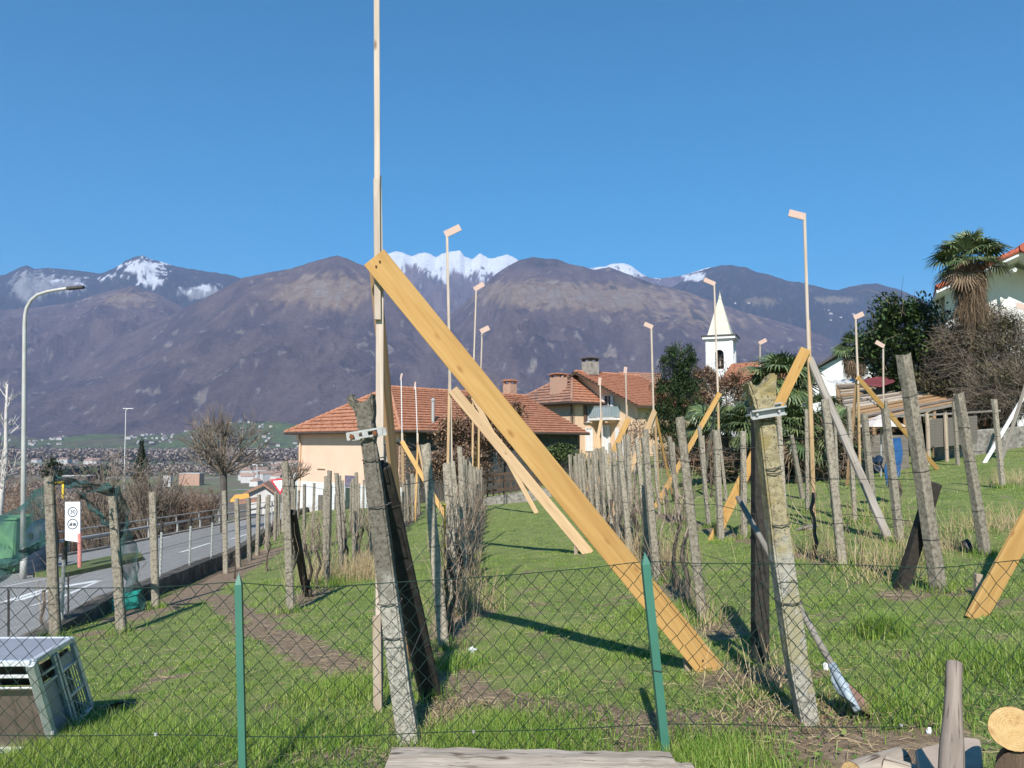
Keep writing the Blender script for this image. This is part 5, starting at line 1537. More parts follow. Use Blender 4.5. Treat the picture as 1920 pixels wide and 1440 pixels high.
# yellow sign frame far away behind the net, containers
Yy = 120.0
b_ = at(107, 960, Yy); yf = thing('yellow_frame', 'small yellow sign frame seen through the net in the valley', 'sign frame', b_)
for a, c2 in (((101, 905), (120, 904)), ((101, 905), (102, 935)), ((119, 904), (118, 935))): MB().bar(at(*a, Yy), at(*c2, Yy), .3, .3).obj('frame_bar', M['yellow'], yf)
b_ = rhit(22, 1078)
bn = thing('recycling_container', 'big green recycling container behind the street lamp', 'container', b_)
c_ = at(8, 1020, b_.y + .8)
MB().box((c_.x - .2, b_.y + .8, (b_.z + at(0, 978, b_.y).z) / 2), (1.5, 1.3, at(0, 978, b_.y).z - b_.z), .2).obj('body', M['bingreen'], bn, bevel=.06)
MB().box((c_.x - .2, b_.y + .8, at(0, 978, b_.y).z + .04), (1.54, 1.34, .08), .2).obj('lid', M['bingreen'], bn, bevel=.03)
for s_ in (-.4, .4): MB().lathe((c_.x - .2 + s_, b_.y + .3, at(0, 978, b_.y).z + .08), [(.16, 0), (.16, .05), (.12, .08)], 14).obj('drop_hatch', M['blackpl'], bn)
b_ = rhit(76, 1075)
bb = thing('bottle_bank', 'dark blue rounded bottle bank right of the street lamp', 'container', b_)
hh = at(76, 972, b_.y).z - b_.z
MB().lathe(b_, [(.42, 0), (.47, .1), (.47, hh * .62), (.42, hh * .82), (.28, hh * .95), (.05, hh)], 20).obj('body', M['binblue'], bb, smooth=True)
MB().lathe(b_ + Vector((-.1, -.44, hh * .72)), [(.001, -.09), (.10, -.06), (.10, .06), (.001, .09)], 12).obj('opening', M['blackpl'], bb)
# ------------------------------------------------------------------ roofs
def roof_plane(mb, el, er, rr, rl, pitch=.46, step=.11, th=.10, wav=.012):
    """tiled slope from eave (el, er) to ridge (rl, rr) as overlapping courses, each a real step"""
    el, er, rl, rr = Vector(el), Vector(er), Vector(rl), Vector(rr)
    nrm = (er - el).cross(rl - el)
    if nrm.length < 1e-6: nrm = (er - el).cross(rr - el)
    nrm.normalize()
    if nrm.z < 0: nrm = -nrm
    L = max(((rl + rr) / 2 - (el + er) / 2).length, .1); n = max(2, int(L / pitch))
    for i in range(n):
        t0, t1 = i / n, (i + 1) / n
        a, b = el.lerp(rl, t0), er.lerp(rr, t0); c, d = er.lerp(rr, t1), el.lerp(rl, t1)
        m = max(1, int((b - a).length / .45))
        for k in range(m):
            s0, s1 = k / m, (k + 1) / m
            j = rnd.uniform(-wav, wav)
            up = nrm * (step + j); lo = nrm * (.008 + j * .3)
            p0, p1, p2, p3 = a.lerp(b, s0) + up, a.lerp(b, s1) + up, d.lerp(c, s1) + lo, d.lerp(c, s0) + lo
            mb.quad(p0, p1, p2, p3)
            mb.quad(a.lerp(b, s0) - nrm * .01, a.lerp(b, s1) - nrm * .01, p1, p0)
    return nrm
def slab_under(el, er, rr, rl, th=.12):
    el, er, rl, rr = Vector(el), Vector(er), Vector(rl), Vector(rr)
    poly = [el, er, rr, rl] if (rl - rr).length > .01 else [el, er, rl]
    return MB().prism([p - Vector((0, 0, .012)) for p in poly], (0, 0, -th))
def window(parent, c, u, nrm, w, h, name='window', fr='white', glass='glassdark', mull=1, sill=True):
    c, u, nrm = Vector(c), Vector(u).normalized(), Vector(nrm).normalized(); z = Vector((0, 0, 1))
    o = MB().box(c - nrm * .06 + nrm * .0, (w, .10, h), axes=(u, nrm, z)).obj(name, M[glass], parent)
    mb = MB(); f = .07
    for s in (-1, 1):
        mb.box(c + u * s * (w / 2 - f / 2) + nrm * .015, (f, .07, h), axes=(u, nrm, z)); mb.box(c + z * s * (h / 2 - f / 2) + nrm * .018, (w - 2 * f, .07, f), axes=(u, nrm, z))
    for k in range(mull): mb.box(c + u * (w * ((k + 1) / (mull + 1) - .5)) + nrm * .012, (f * .8, .06, h - 2 * f), axes=(u, nrm, z))
    fo = mb.obj('frame', M[fr]); fo.parent = o; 
    if parent: fo.matrix_parent_inverse = Matrix.Translation(-Vector(parent.location)) @ Matrix.Identity(4); fo.matrix_parent_inverse = Matrix.Identity(4)
    if sill:
        so_ = MB().box(c - z * (h / 2 + .04) + nrm * .06, (w + .2, .2, .07), axes=(u, nrm, z)).obj('sill', M['wallconc']); so_.parent = o
    return o
def chimney(parent, c, w, h, mat, capmat='tile', rz=.8, slots=True):
    c = Vector(c)
    o = MB().box(c + Vector((0, 0, h / 2)), (w, w, h), rz).obj('chimney', M[mat], parent)
    mb = MB()
    for sx in (-1, 1):
        for sy in (-1, 1):
            d = Vector((math.cos(rz), math.sin(rz), 0)) * sx * w * .38 + Vector((-math.sin(rz), math.cos(rz), 0)) * sy * w * .38
            mb.box(c + d + Vector((0, 0, h + .14)), (w * .2, w * .2, .28), rz)
    mb.box(c + Vector((0, 0, h + .31)), (w * 1.3, w * 1.3, .07), rz); mb.box(c + Vector((0, 0, h + .38)), (w * .9, w * .9, .07), rz)
    cc = mb.obj('chimney_cap', M[capmat]); cc.parent = o
    return o

# ------------------------------------------------------------------ long apricot house (hipped near end)
R2 = Vector((.69, .72, 0)).normalized(); L2 = Vector((-R2.y, R2.x, 0))
C0 = Vector((-7.07, 50, 0)); LEN, WID = 18.2, 12.6; ze = .74; zr_ = 4.04; zb = -7
fh = thing('long_house', 'long apricot house with a hipped orange tile roof and a dark long wall', 'house', (C0.x, C0.y, -5))
ov = .75
def wall_quad(p, q, z0, z1, nm, mat, par, th=.3):
    p, q = Vector(p), Vector(q); d = (q - p).normalized(); n_ = Vector((-d.y, d.x, 0))
    return MB().prism([Vector((p.x, p.y, z0)), Vector((q.x, q.y, z0)), Vector((q.x, q.y, z1)), Vector((p.x, p.y, z1))], n_ * th).obj(nm, M[mat], par)
A0, A1, A2, A3 = C0, C0 + R2 * LEN, C0 + R2 * LEN + L2 * WID, C0 + L2 * WID
zband = at(600, 905, 56).z
wall_quad(A3, A0, zband, ze + .05, 'wall', 'plaster', fh); wall_quad(A3 - R2 * .04, A0 - R2 * .04, zb, zband, 'base_wall', 'white', fh)
wl_ = wall_quad(A0, A1, zb, ze + .05, 'wall', 'darkplaster', fh); wl_['label'] = 'dark rough long wall'
wall_quad(A1, A2, zb, ze + .05, 'wall', 'plaster', fh); wall_quad(A2, A3, zb, ze + .05, 'wall', 'plaster', fh)
# apricot return at the near corner of the long wall
e0 = C0 - R2 * ov - L2 * ov; e1 = A1 + R2 * .3 - L2 * ov; e2 = A2 + R2 * .3 + L2 * ov; e3 = A3 - R2 * ov + L2 * ov
for e in (e0, e1, e2, e3): e.z = ze
r0 = C0 + L2 * WID / 2 + R2 * 3.7; r1 = C0 + L2 * WID / 2 + R2 * (LEN + .3); r0.z = zr_; r1.z = zr_
mb = MB(); roof_plane(mb, e0, e1, r1, r0); roof_plane(mb, e3, e0, r0, r0); roof_plane(mb, e2, e3, r0, r1)
rf_ = mb.obj('roof', M['tile'], fh, fixn=False)
mb = MB()
for q in ((e0, e1, r1, r0), (e3, e0, r0, r0), (e2, e3, r0, r1)): s_ = slab_under(*q); mb.add(s_.v, s_.f)
u_ = mb.obj('eave', M['eave']); u_.parent = fh; u_.matrix_parent_inverse = Matrix.Translation(-fh.location)
mb = MB()
for a, b in ((r0, r1), (e0, r0), (e3, r0)):
    n = int((b - a).length / .42)
    for i in range(n):
        p, q = a.lerp(b, i / n), a.lerp(b, (i + .94) / n); mb.tube([p + Vector((0, 0, .05)), q + Vector((0, 0, .075))], [.11, .135], 8)
mb.obj('ridge_tiles', M['tile'], fh)
for a, b in ((e3, e0), (e0, e1)): MB().tube([a + Vector((0, 0, -.05)), b + Vector((0, 0, -.05))], .085, 8).obj('gutter', M['gutter'], fh)
# snow-guard pegs on the hip end, downpipe, wall slot, sign, shuttered window on the corner
for j in range(3):
    mb = MB()
    for k in range(9 - j):
        a = e3.lerp(r0, .10 + .09 * j); b = e0.lerp(r0, .10 + .09 * j); p = a.lerp(b, (k + .7) / (9.4 - j)); mb.box(p + Vector((0, 0, .14)), (.10, .10, .14), .8)
    mb.obj('snow_guard', M['tile'], fh)
nl = -R2
pd_ = A3 + nl * .05 - L2 * .45
MB().tube([Vector((pd_.x, pd_.y, ze - .1)) + nl * .5, Vector((pd_.x, pd_.y, ze - .7)) + nl * .08, Vector((pd_.x, pd_.y, -5.5)) + nl * .08], .06, 8).obj('downpipe', M['plaster2'], fh)
def onwall(px, py, off=.0):      # point on the near (hip end) wall seen at a pixel
    d = ray(px, py); t = (A0.dot(nl)) / d.dot(nl); return d * t + nl * off
MB().box(onwall(603, 878, .05), (1.0, .12, .07), axes=(L2, nl, Vector((0, 0, 1)))).obj('ledge', M['plaster2'], fh)
MB().box(onwall(660, 902, .05), (1.5, .06, .75), axes=(L2, nl, Vector((0, 0, 1)))).obj('notice_panel', nmat('violet_grey_panel', [(.10, .08, .12), (.20, .17, .22)], 4, bump=0), fh)
for px in (603, 634): MB().box(onwall(px, 945, .05), (.7, .06, 1.3), axes=(L2, nl, Vector((0, 0, 1)))).obj('garage_door', M['boards'], fh)
MB().box(onwall(662, 938, .05), (1.7, .06, 1.7), axes=(L2, nl, Vector((0, 0, 1)))).obj('garage_door', nmat('dark_green_door', [(.03, .05, .04), (.05, .07, .055)], 3, bump=0), fh)
wo_ = onwall(727, 852, .06); window(fh, wo_ - nl * .03, L2, nl, .95, 1.5, mull=1)
MB().box(wo_ + L2 * -.85 + nl * .03, (.72, .06, 1.6), axes=(L2, nl, Vector((0, 0, 1)))).obj('shutter', M['shutter'], fh)
ch = C0 + L2 * WID / 2 + R2 * 17.4; chimney(fh, (ch.x - .6, ch.y, zr_ - .3), .85, 1.3, 'brick', rz=.8)
# silver flue on the long slope
a = e0.lerp(e1, .16).lerp(r0.lerp(r1, .16), .18); MB().tube([a, a + Vector((0, 0, 1.5))], .11, 10).obj('flue', M['galv'], fh); MB().lathe(a + Vector((0, 0, 1.5)), [(.16, 0), (.16, .1), (.02, .2)], 10).obj('flue_cap', M['galv'], fh)
# ------------------------------------------------------------------ gabled house and its hipped wing
K = 1.254
def K3(x, y, z): return Vector((x * K, y * K, z * K))
Rd = Vector((.8, .6, 0)); Ld = Vector((-.6, .8, 0)); Gd = Vector((.6, -.8, 0))
rid = Vector((5.88, 72.2, 6.62)); W2 = 7.97; LR = 8.6
gh = thing('gabled_house', 'tall ochre gabled house with a grey-green balcony and a large orange roof', 'house', (rid.x, rid.y, -5))
ee = rid + Gd * W2; ee.z = 3.18
el_ = rid - Gd * W2; el_.z = 3.18
g_in = .9
def gp(p, z): return Vector((p.x, p.y, z))
Gr = rid + Rd * g_in; Ge = ee + Rd * g_in - Gd * .8; Gl = el_ + Rd * g_in + Gd * .8
sl_ = (rid.z - ee.z) / W2
ztop_e = ee.z + .8 * sl_ - .2
MB().prism([gp(Ge, -6), gp(Ge, ztop_e), gp(Gr, rid.z - .22), gp(Gl, ztop_e), gp(Gl, -6)], Rd * .3).obj('gable_wall', M['plaster2'], gh)
q = Ge + Rd * (LR - 1.2)
wall_quad(Ge + Rd * .3, q, -6, ztop_e, 'side_wall', 'plaster2', gh)
far = Rd * LR
mb = MB(); roof_plane(mb, ee, ee + far, rid + far, rid); roof_plane(mb, el_ + far, el_, rid, rid + far)
mb.obj('roof', M['tile'], gh, fixn=False)
mb = MB()
for qd in ((ee, ee + far, rid + far, rid), (el_ + far, el_, rid, rid + far)): s_ = slab_under(*qd, th=.2); mb.add(s_.v, s_.f)
mb.obj('eave', M['eave'], gh)
mb = MB()
n = int(LR / .42)
for i in range(n): p = rid + Rd * (LR * i / n); mb.tube([p + Vector((0, 0, .05)), p + Rd * .4 + Vector((0, 0, .08))], [.11, .14], 8)
mb.obj('ridge_tiles', M['tile'], gh)
ng = -Rd
def ongable(px, py, off=0.0):
    d = ray(px, py); t = Gr.dot(ng) / d.dot(ng); return d * t + ng * off
chimney(gh, rid + Rd * 1.6 + Vector((.25, -.3, -.25)), 1.15, 1.25, 'wallconc', 'slate', rz=.64)
pc2 = ee.lerp(rid, .33) + Rd * (LR * .80); chimney(gh, pc2, .9, 1.0, 'brick', rz=.64)
w1 = window(gh, ongable(1141, 756, .03), Gd, ng, 1.0, 1.5, mull=1, sill=False)
for px in (1132, 1149): MB().box(ongable(px, 757, .10), (.36, .06, 1.45), axes=(Gd, ng, Vector((0, 0, 1)))).obj('shutter', M['white'], gh)
# balcony
bz = at(1140, 785, 68).z
p = ongable(1140, 785, 0); p.z = bz
bal = MB().box(p + ng * .65, (3.1, 1.3, .2), axes=(Gd, ng, Vector((0, 0, 1)))).obj('balcony', M['white'], gh)
mb = MB(); zc = Vector((0, 0, .62))
mb.box(p + ng * 1.26 + zc, (3.1, .05, .95), axes=(Gd, ng, Vector((0, 0, 1))))
for s in (-1, 1): mb.box(p + ng * .65 + Gd * s * 1.52 + zc, (.05, 1.22, .95), axes=(Gd, ng, Vector((0, 0, 1))))
br = mb.obj('parapet', M['balcony']); br.parent = bal; br.matrix_parent_inverse = Matrix.Identity(4)
mb = MB()
for k in range(12): mb.box(p + ng * 1.29 + Gd * (-1.52 + 3.04 * k / 11) + zc, (.05, .05, 1.05), axes=(Gd, ng, Vector((0, 0, 1))))
mb.box(p + ng * 1.29 + zc + Vector((0, 0, .53)), (3.2, .09, .06), axes=(Gd, ng, Vector((0, 0, 1))))
br = mb.obj('railing', M['galv']); br.parent = bal
for s in (-1, 1): MB().box(p + ng * .6 + Gd * s * 1.0 - Vector((0, 0, .22)), (.25, 1.2, .24), axes=(Gd, ng, Vector((0, 0, 1)))).obj('bracket', M['plaster2'], gh)
for px, py, w_, h_ in ((1137, 824, .95, 2.6), (1163, 832, .8, 2.2)):
    window(gh, ongable(px, py, .03), Gd, ng, w_, h_, glass='white' if px < 1150 else 'glassdark', mull=1, sill=False)
for px in (1131, 1158): MB().box(ongable(px, 826, .08), (.4, .05, 2.3), axes=(Gd, ng, Vector((0, 0, 1)))).obj('shutter', M['white'], gh)
# wing
Cw = K3(4.29, 55, 0); zw = 2.84 * K; za = 5.45 * K; WL = 6.3 * K; WR = 3.3
wg = thing('hipped_wing', 'ochre house wing with an old brown pyramid roof in front of the gabled house', 'house wing', (Cw.x, Cw.y, -5))
Aq = Cw; Bq = Cw + Rd * WR; Dq = Cw + Ld * WL
wall_quad(Dq, Aq, -6, zw + .05, 'wall', 'plaster2', wg); wall_quad(Aq, Bq, -6, zw + .05, 'wall', 'plaster2', wg)
o_ = .85
wa = Aq - Rd * o_ - Ld * o_; wb = Bq + Rd * .4 - Ld * o_; wd_ = Dq - Rd * o_ + Ld * o_; wc = Bq + Rd * .4 + Ld * (WL + o_)
for e in (wa, wb, wc, wd_): e.z = zw
ap = at(1073, 703, (Cw + Rd * WR * .75 + Ld * WL * .5).y); ap2 = ap + Ld * .6
mb = MB(); roof_plane(mb, wd_, wa, ap, ap2); mb.obj('roof', M['tileold'], wg, fixn=False)
mb = MB(); roof_plane(mb, wa, wb, ap, ap); mb.obj('roof', M['tile'], wg, fixn=False)
mb = MB()
for qd in ((wd_, wa, ap, ap2), (wa, wb, ap, ap)): s_ = slab_under(*qd, th=.18); mb.add(s_.v, s_.f)
mb.obj('eave', M['eave'], wg)
mb = MB()
for a, b in ((wa, ap), (wd_, ap2)):
    n = int((b - a).length / .42)
    for i in range(n): mb.tube([a.lerp(b, i / n) + Vector((0, 0, .05)), a.lerp(b, (i + .94) / n) + Vector((0, 0, .075))], [.11, .135], 8)
mb.obj('ridge_tiles', M['tileold'], wg)
for a, b in ((wd_, wa), (wa, wb)): MB().tube([a - Vector((0, 0, .06)), b - Vector((0, 0, .06))], .09, 8).obj('gutter', M['gutter'], wg)
cq = Cw - Rd * .10 - Ld * .10; MB().tube([gp(wa + Rd * .3 + Ld * .3, zw - .1), gp(cq, zw - .9), gp(cq, -5.5)], .06, 8).obj('downpipe', M['gutter'], wg)
c2 = wd_.lerp(wa, .68).lerp(ap, .40); chimney(wg, c2 + Vector((0, 0, -.3)), 1.15, 1.6, 'brick', rz=.64)
nr_ = Vector((.6, -.8, 0))
def onwing(px, py, off=0.0):
    d = ray(px, py); t = Cw.dot(nr_) / d.dot(nr_); return d * t + nr_ * off
window(wg, onwing(1102, 776, .03), Rd, nr_, .95, 1.5, mull=1)
MB().box(onwing(1096, 776, .08), (.3, .05, 1.5), axes=(Rd, nr_, Vector((0, 0, 1)))).obj('shutter', M['shutter'], wg)
window(wg, onwing(1104, 824, .03), Rd, nr_, .85, 2.1, glass='white', mull=1, sill=False)

# ------------------------------------------------------------------ church tower
def church():
    Yc = 112.0; th = math.radians(22.8); w_ = 3.75
    ctr = at(1358, 700, Yc); u = Vector((math.cos(th), math.sin(th), 0)); v = Vector((-math.sin(th), math.cos(th), 0)); z = Vector((0, 0, 1))
    u = Vector((math.cos(-th), math.sin(-th), 0)); v = Vector((-math.sin(-th), math.cos(-th), 0))
    # corner towards the camera on the right: left face wide, right face narrow
    u, v = Vector((math.cos(th), -math.sin(th), 0)), Vector((math.sin(th), math.cos(th), 0))
    zt_ = at(1358, 633, Yc).z; za_ = at(1356, 556, Yc).z; zmid = at(1358, 640, Yc).z
    root = thing('church_tower', 'white church bell tower with a pale pointed spire beyond the pine tree', 'church tower', (ctr.x, ctr.y, -4))
    c = Vector((ctr.x, ctr.y + 1.5, 0))
    H = zt_ + 6
    # four piers and lintels leave real belfry openings
    zo0 = at(1350, 692, Yc).z; zo1 = at(1350, 656, Yc).z
    mb = MB(); ow = 1.25
    mb.box(c + z * ((zo0 - 6) / 2), (w_, w_, zo0 + 6), axes=(u, v, z))
    pw = (w_ - ow) / 2
    for su in (-1, 1):
        for sv in (-1, 1): mb.box(c + u * su * (w_ - pw) / 2 + v * sv * (w_ - pw) / 2 + z * ((zo0 + zo1) / 2), (pw, pw, zo1 - zo0), axes=(u, v, z))
    mb.box(c + z * ((zo1 + zt_) / 2), (w_, w_, zt_ - zo1), axes=(u, v, z))
    mb.obj('tower_wall', M['white'], root)
    mb = MB()
    for su, a, b in ((u, u, v), (-u, u, v), (v, v, u), (-v, v, u)):      # raised frame and round arch fillets
        n_ = su; t_ = b
        for s in (-1, 1): mb.box(c + n_ * (w_ / 2 + .03) + t_ * s * (w_ / 2 - .22) + z * ((zo0 + zt_) / 2 - .2), (.08, .40, zt_ - zo0 + 1.0), axes=(n_, t_, z))
        for k in range(7):
            x = ow / 2 * (1 - .0); a0 = math.pi * k / 6
        arch = []
        for k in range(9):
            a0 = math.pi * k / 8; arch.append(c + n_ * (w_ / 2 - .3) + t_ * (ow / 2 * math.cos(a0)) + z * (zo1 - ow / 2 + ow / 2 * math.sin(a0)))
        top_l = c + n_ * (w_ / 2 - .3) - t_ * ow / 2 + z * (zo1 + .02); top_r = c + n_ * (w_ / 2 - .3) + t_ * ow / 2 + z * (zo1 + .02)
        for i in range(8):
            corner = top_r if i < 4 else top_l
            mb.prism([arch[i], arch[i + 1], corner], n_ * .31)
        mb.prism([arch[4], top_r, top_l], n_ * .31)
    mb.obj('arch_trim', M['white'], root)
    MB().box(c + z * (zt_ - .35), (w_ + .35, w_ + .35, .22), axes=(u, v, z)).obj('cornice', M['white'], root)
    MB().box(c + z * (zt_ - .02), (w_ + .9, w_ + .9, .42), axes=(u, v, z)).obj('cornice', M['white'], root)
    MB().box(c + z * (zt_ + .26), (w_ + 1.25, w_ + 1.25, .14), axes=(u, v, z)).obj('roof_plate', M['slate'], root)
    s0 = 1.72
    vs = [c + u * a * s0 + v * b * s0 + z * (zt_ + .33) for a, b in ((-1, -1), (1, -1), (1, 1), (-1, 1))]
    vs2 = [c + u * a * .16 + v * b * .16 + z * za_ for a, b in ((-1, -1), (1, -1), (1, 1), (-1, 1))]
    MB().add(vs + vs2, [(0, 1, 2, 3), (4, 5, 6, 7), (0, 1, 5, 4), (1, 2, 6, 5), (2, 3, 7, 6), (3, 0, 4, 7)]).obj('spire', M['spire'], root)
    MB().lathe(c + z * za_, [(.22, -.1), (.26, .05), (.12, .35), (.16, .45), (.10, .6), (.03, .8), (.02, 1.2)], 10).obj('finial', M['spire'], root)
    MB().box(c - v * 1.4 + u * .55 + z * (zt_ + .5), (.55, .3, .28), axes=(u, v, z)).obj('spire_hatch', M['eave'], root)
    zb_ = zo0 + .45
    b_ = MB().lathe(c - v * 1.0 + z * zb_, [(.52, 0), (.47, .1), (.36, .55), (.28, .85), (.08, 1.0)], 16).obj('bell', M['bronze'], root, smooth=True)
    MB().tube([c - v * 1.0 - u * .7 + z * (zb_ + 1.05), c - v * 1.0 + u * .7 + z * (zb_ + 1.05)], .09, 8).obj('bell_beam', M['iron'], root)
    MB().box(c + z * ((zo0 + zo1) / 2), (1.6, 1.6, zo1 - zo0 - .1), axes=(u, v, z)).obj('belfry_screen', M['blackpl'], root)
    # nave roof at its foot
    n0 = at(1360, 712, Yc - 8)
    nv = thing('church_nave', 'low church roof of orange tiles at the foot of the bell tower', 'church', (n0.x + 3, Yc - 6, -4))
    e_l, e_r = at(1345, 722, Yc - 12), at(1480, 716, Yc - 14); r_l, r_r = at(1372, 682, Yc - 6), at(1500, 672, Yc - 7)
    mb = MB(); roof_plane(mb, e_l, e_r, r_r, r_l); mb.obj('roof', M['tile'], nv, fixn=False)
    MB().prism([gp(e_l + Vector((.6, .8, 0)), -6), gp(e_r + Vector((0, .8, 0)), -6), e_r + Vector((0, .8, .1)), e_l + Vector((.6, .8, .1))], (0, .4, 0)).obj('wall', M['white'], nv)
church()
# white gabled house with solar panels
Yv = 58
wh = thing('solar_house', 'white gabled house with a dark roof carrying blue solar panels behind the small palm', 'house', (at(1580, 700, Yv).x, Yv, -2))
apx, l_, r_ = at(1590, 655, Yv), at(1518, 700, Yv), at(1685, 702, Yv)
ap2_, = (Vector((apx.x, Yv, apx.z)),)
back = Vector((3.0, 9, 0))
MB().prism([gp(l_, -2), l_, ap2_ - Vector((0, 0, .25)), r_, gp(r_, -2)], (.1, .3, 0)).obj('gable_wall', M['white'], wh)
fr = Vector((-.2, -.7, 0)); z3 = Vector((0, 0, .12))
for nm, e in (('roof', l_ + Vector((-.7, 0, -.3))), ('roof', r_ + Vector((.7, 0, -.3)))):
    MB().prism([e + fr, e + back, ap2_ + back, ap2_ + fr], (0, 0, .22)).obj(nm, M['slate'], wh)
e = r_ + Vector((.7, 0, -.3))
def rq(s, t): return (ap2_ + fr).lerp(ap2_ + back, s).lerp((e + fr).lerp(e + back, s), t) + Vector((0, 0, .26))
MB().prism([rq(.08, .12), rq(.9, .12), rq(.9, .62), rq(.08, .62)], (0, 0, .05)).obj('solar_panel', M['pv'], wh)
# white villa at the right
Yv = 34
vl = thing('white_villa', 'white villa with a red tiled gable behind the tall palm', 'house', (at(1880, 700, Yv).x, Yv, 1))
apx, l_ = at(1897, 486, Yv), at(1742, 556, Yv); r_ = Vector((2 * apx.x - l_.x, Yv, l_.z)); back = Vector((5.5, 11, 0)); fr = Vector((-.6, -1.7, 0))
MB().prism([gp(l_ + Vector((.7, 0, 0)), -2), l_ + Vector((.7, 0, .2)), apx - Vector((0, 0, .3)), r_ + Vector((-.7, 0, .2)), gp(r_ - Vector((.7, 0, 0)), -2)], (.1, .3, 0)).obj('gable_wall', M['white'], vl)
wall_quad(l_ + Vector((.7, .3, 0)), l_ + Vector((.7, .3, 0)) + back * .95, -2, l_.z + .1, 'side_wall', 'white', vl)
mb = MB(); roof_plane(mb, l_ + fr + back, l_ + fr, apx + fr, apx + fr + back); roof_plane(mb, r_ + fr, r_ + fr + back, apx + fr + back, apx + fr); mb.obj('roof', M['tilered'], vl, fixn=False)
mb = MB()
for e in (l_, r_): mb.prism([e + fr - Vector((0, 0, .02)), e + back - Vector((0, 0, .02)), apx + back - Vector((0, 0, .02)), apx + fr - Vector((0, 0, .02))], (0, 0, -.16))
mb.obj('eave', M['white'], vl)
mb = MB()
for e in (l_, r_):
    n = 10
    for i in range(n): mb.tube([(e + fr).lerp(apx + fr, i / n) + Vector((0, .0, .05)), (e + fr).lerp(apx + fr, (i + .92) / n) + Vector((0, 0, .09))], [.10, .13], 8)
mb.tube([apx + fr * 1.15 + Vector((0, 0, .05)), apx + fr * .3 + Vector((0, 0, .1))], .2, 10); mb.obj('ridge_tiles', M['tilered'], vl)
p = at(1903, 506, Yv - 1.5); MB().tube([p, p + Vector((.05, .6, 0))], .09, 10).obj('purlin_end', M['white'], vl)
window(vl, at(1800, 640, Yv - .02), (1, 0, 0), (0, -1, 0), 1.1, 1.4)
# far brown roof right of the gabled house
o = MB()
ft = thing('far_shed_roof', 'plain brown roof behind the gabled house, left of the pine tree', 'house', (at(1200, 720, 96).x, 96, -4))
a, b, c_, d_ = at(1165, 740, 94), at(1240, 745, 92), at(1240, 700, 99), at(1160, 697, 100)
mb = MB(); roof_plane(mb, a, b, c_, d_, pitch=.6); mb.obj('roof', M['tileold'], ft, fixn=False)
MB().prism([gp(a, -6), gp(b, -6), b, a], (0, .4, 0)).obj('wall', M['plaster2'], ft)

# ------------------------------------------------------------------ ramshackle pergola, plank fence, stone wall
def pergola():
    pts = {}
    Yf, Yb_ = 24.0, 30.5
    root = thing('pergola_shed', 'ramshackle open shed roofed with old poles, slats and a corrugated sheet', 'shed', (at(1690, 800, Yf).x, Yf, gz(at(1690, 800, Yf).x, Yf)))
    fl_, fr_ = at(1578, 800, Yf), at(1852, 742, Yf + 3.5); bl_, br_ = at(1570, 722, Yb_), at(1735, 712, Yb_ + 2)
    r = random.Random(4)
    for i in range(15):
        t = i / 14 * .93 + .03
        a = fl_.lerp(bl_, t); b = fr_.lerp(br_, t)
        e0_, e1_ = r.uniform(-.01, .05), r.uniform(-.12, .04)
        a2 = a.lerp(b, e0_); b2 = b.lerp(a, e1_ + (.12 if i % 3 == 0 else 0)); a2.z += r.uniform(-.04, .05); b2.z += r.uniform(-.04, .05)
        o = beam('slat', a2, b2, r.uniform(.10, .19), .06, M[r.choice(['stake', 'greywood', 'oldstake', 'brownwood', 'weather', 'brownwood'])], root, facing=(0, -.4, 1))
    for k in range(4):
        t = k / 3; a = fl_.lerp(fr_, t); b = bl_.lerp(br_, t); beam('rafter', a - Vector((0, 0, .1)), b - Vector((0, 0, .1)), .10, .12, M['brownwood'], root)
    beam('eave_beam', fl_ - Vector((.3, .1, .05)), fr_ + Vector((.2, 0, -.05)), .10, .08, M['greywood'], root)
    n = 46; A_ = at(1564, 720, Yb_ - .2); B_ = at(1738, 711, Yb_ + 1.6); vs = []
    for i in range(n + 1):
        p = A_.lerp(B_, i / n); hgt = .05 * math.sin(i * 1.57)
        vs += [p + Vector((0, 0, hgt)), p + Vector((.3, 1.6, hgt + .25))]
    MB().add(vs, [(2 * i, 2 * i + 1, 2 * i + 3, 2 * i + 2) for i in range(n)]).obj('corrugated_sheet', M['tin'], root, fixn=False)
    beam('fascia', A_ - Vector((0, .05, .12)), B_ - Vector((0, .05, .12)), .16, .03, M['tin'], root)
    P = [at(1612, 716, Yb_ - 1.6), at(1645, 709, Yb_ - 1.2), at(1684, 709, Yb_ - 1.0), at(1676, 717, Yb_ - 1.6), at(1650, 726, Yb_ - 2.2), at(1628, 722, Yb_ - 2.0)]
    MB().prism(P, (0, .05, .06)).obj('tarp_sheet', M['redcloth'], root)
    for k in range(6):
        t = k / 5; a = fl_.lerp(fr_, t); g = Vector((a.x, a.y + .1, gz(a.x, a.y + .1) - .1)); MB().tube([g, a], .06, 8).obj('shed_post', M['brownwood'], root)
    # dark boarded back
    wb_ = wall_quad(gp(bl_, 0) + Vector((0, -.5, 0)), gp(br_, 0) + Vector((3, -.3, 0)), -1.3, bl_.z - .1, 'back_boards', 'shutter', root)
    wall_quad(gp(br_, 0) + Vector((3, -.3, 0)), gp(fr_, 0) + Vector((.5, .8, 0)), -1.3, fr_.z, 'back_boards', 'shutter', root)
    for px, py in ((1740, 780), (1834, 775)):
        c_ = at(px, py, 27.4); MB().lathe(c_ - Vector((0, 0, .25)), [(.12, 0), (.16, .1), (.16, .4), (.10, .55), (.02, .6)], 10).obj('hanging_pot', nmat('clay_pot' + str(px), [(.38, .30, .18), (.45, .36, .22)], 3, bump=.1), root, smooth=True)
pergola()
YF2 = 22.5
pf_ = thing('plank_fence', 'weathered grey plank fence below the pergola shed', 'fence', onground(1740, YF2))
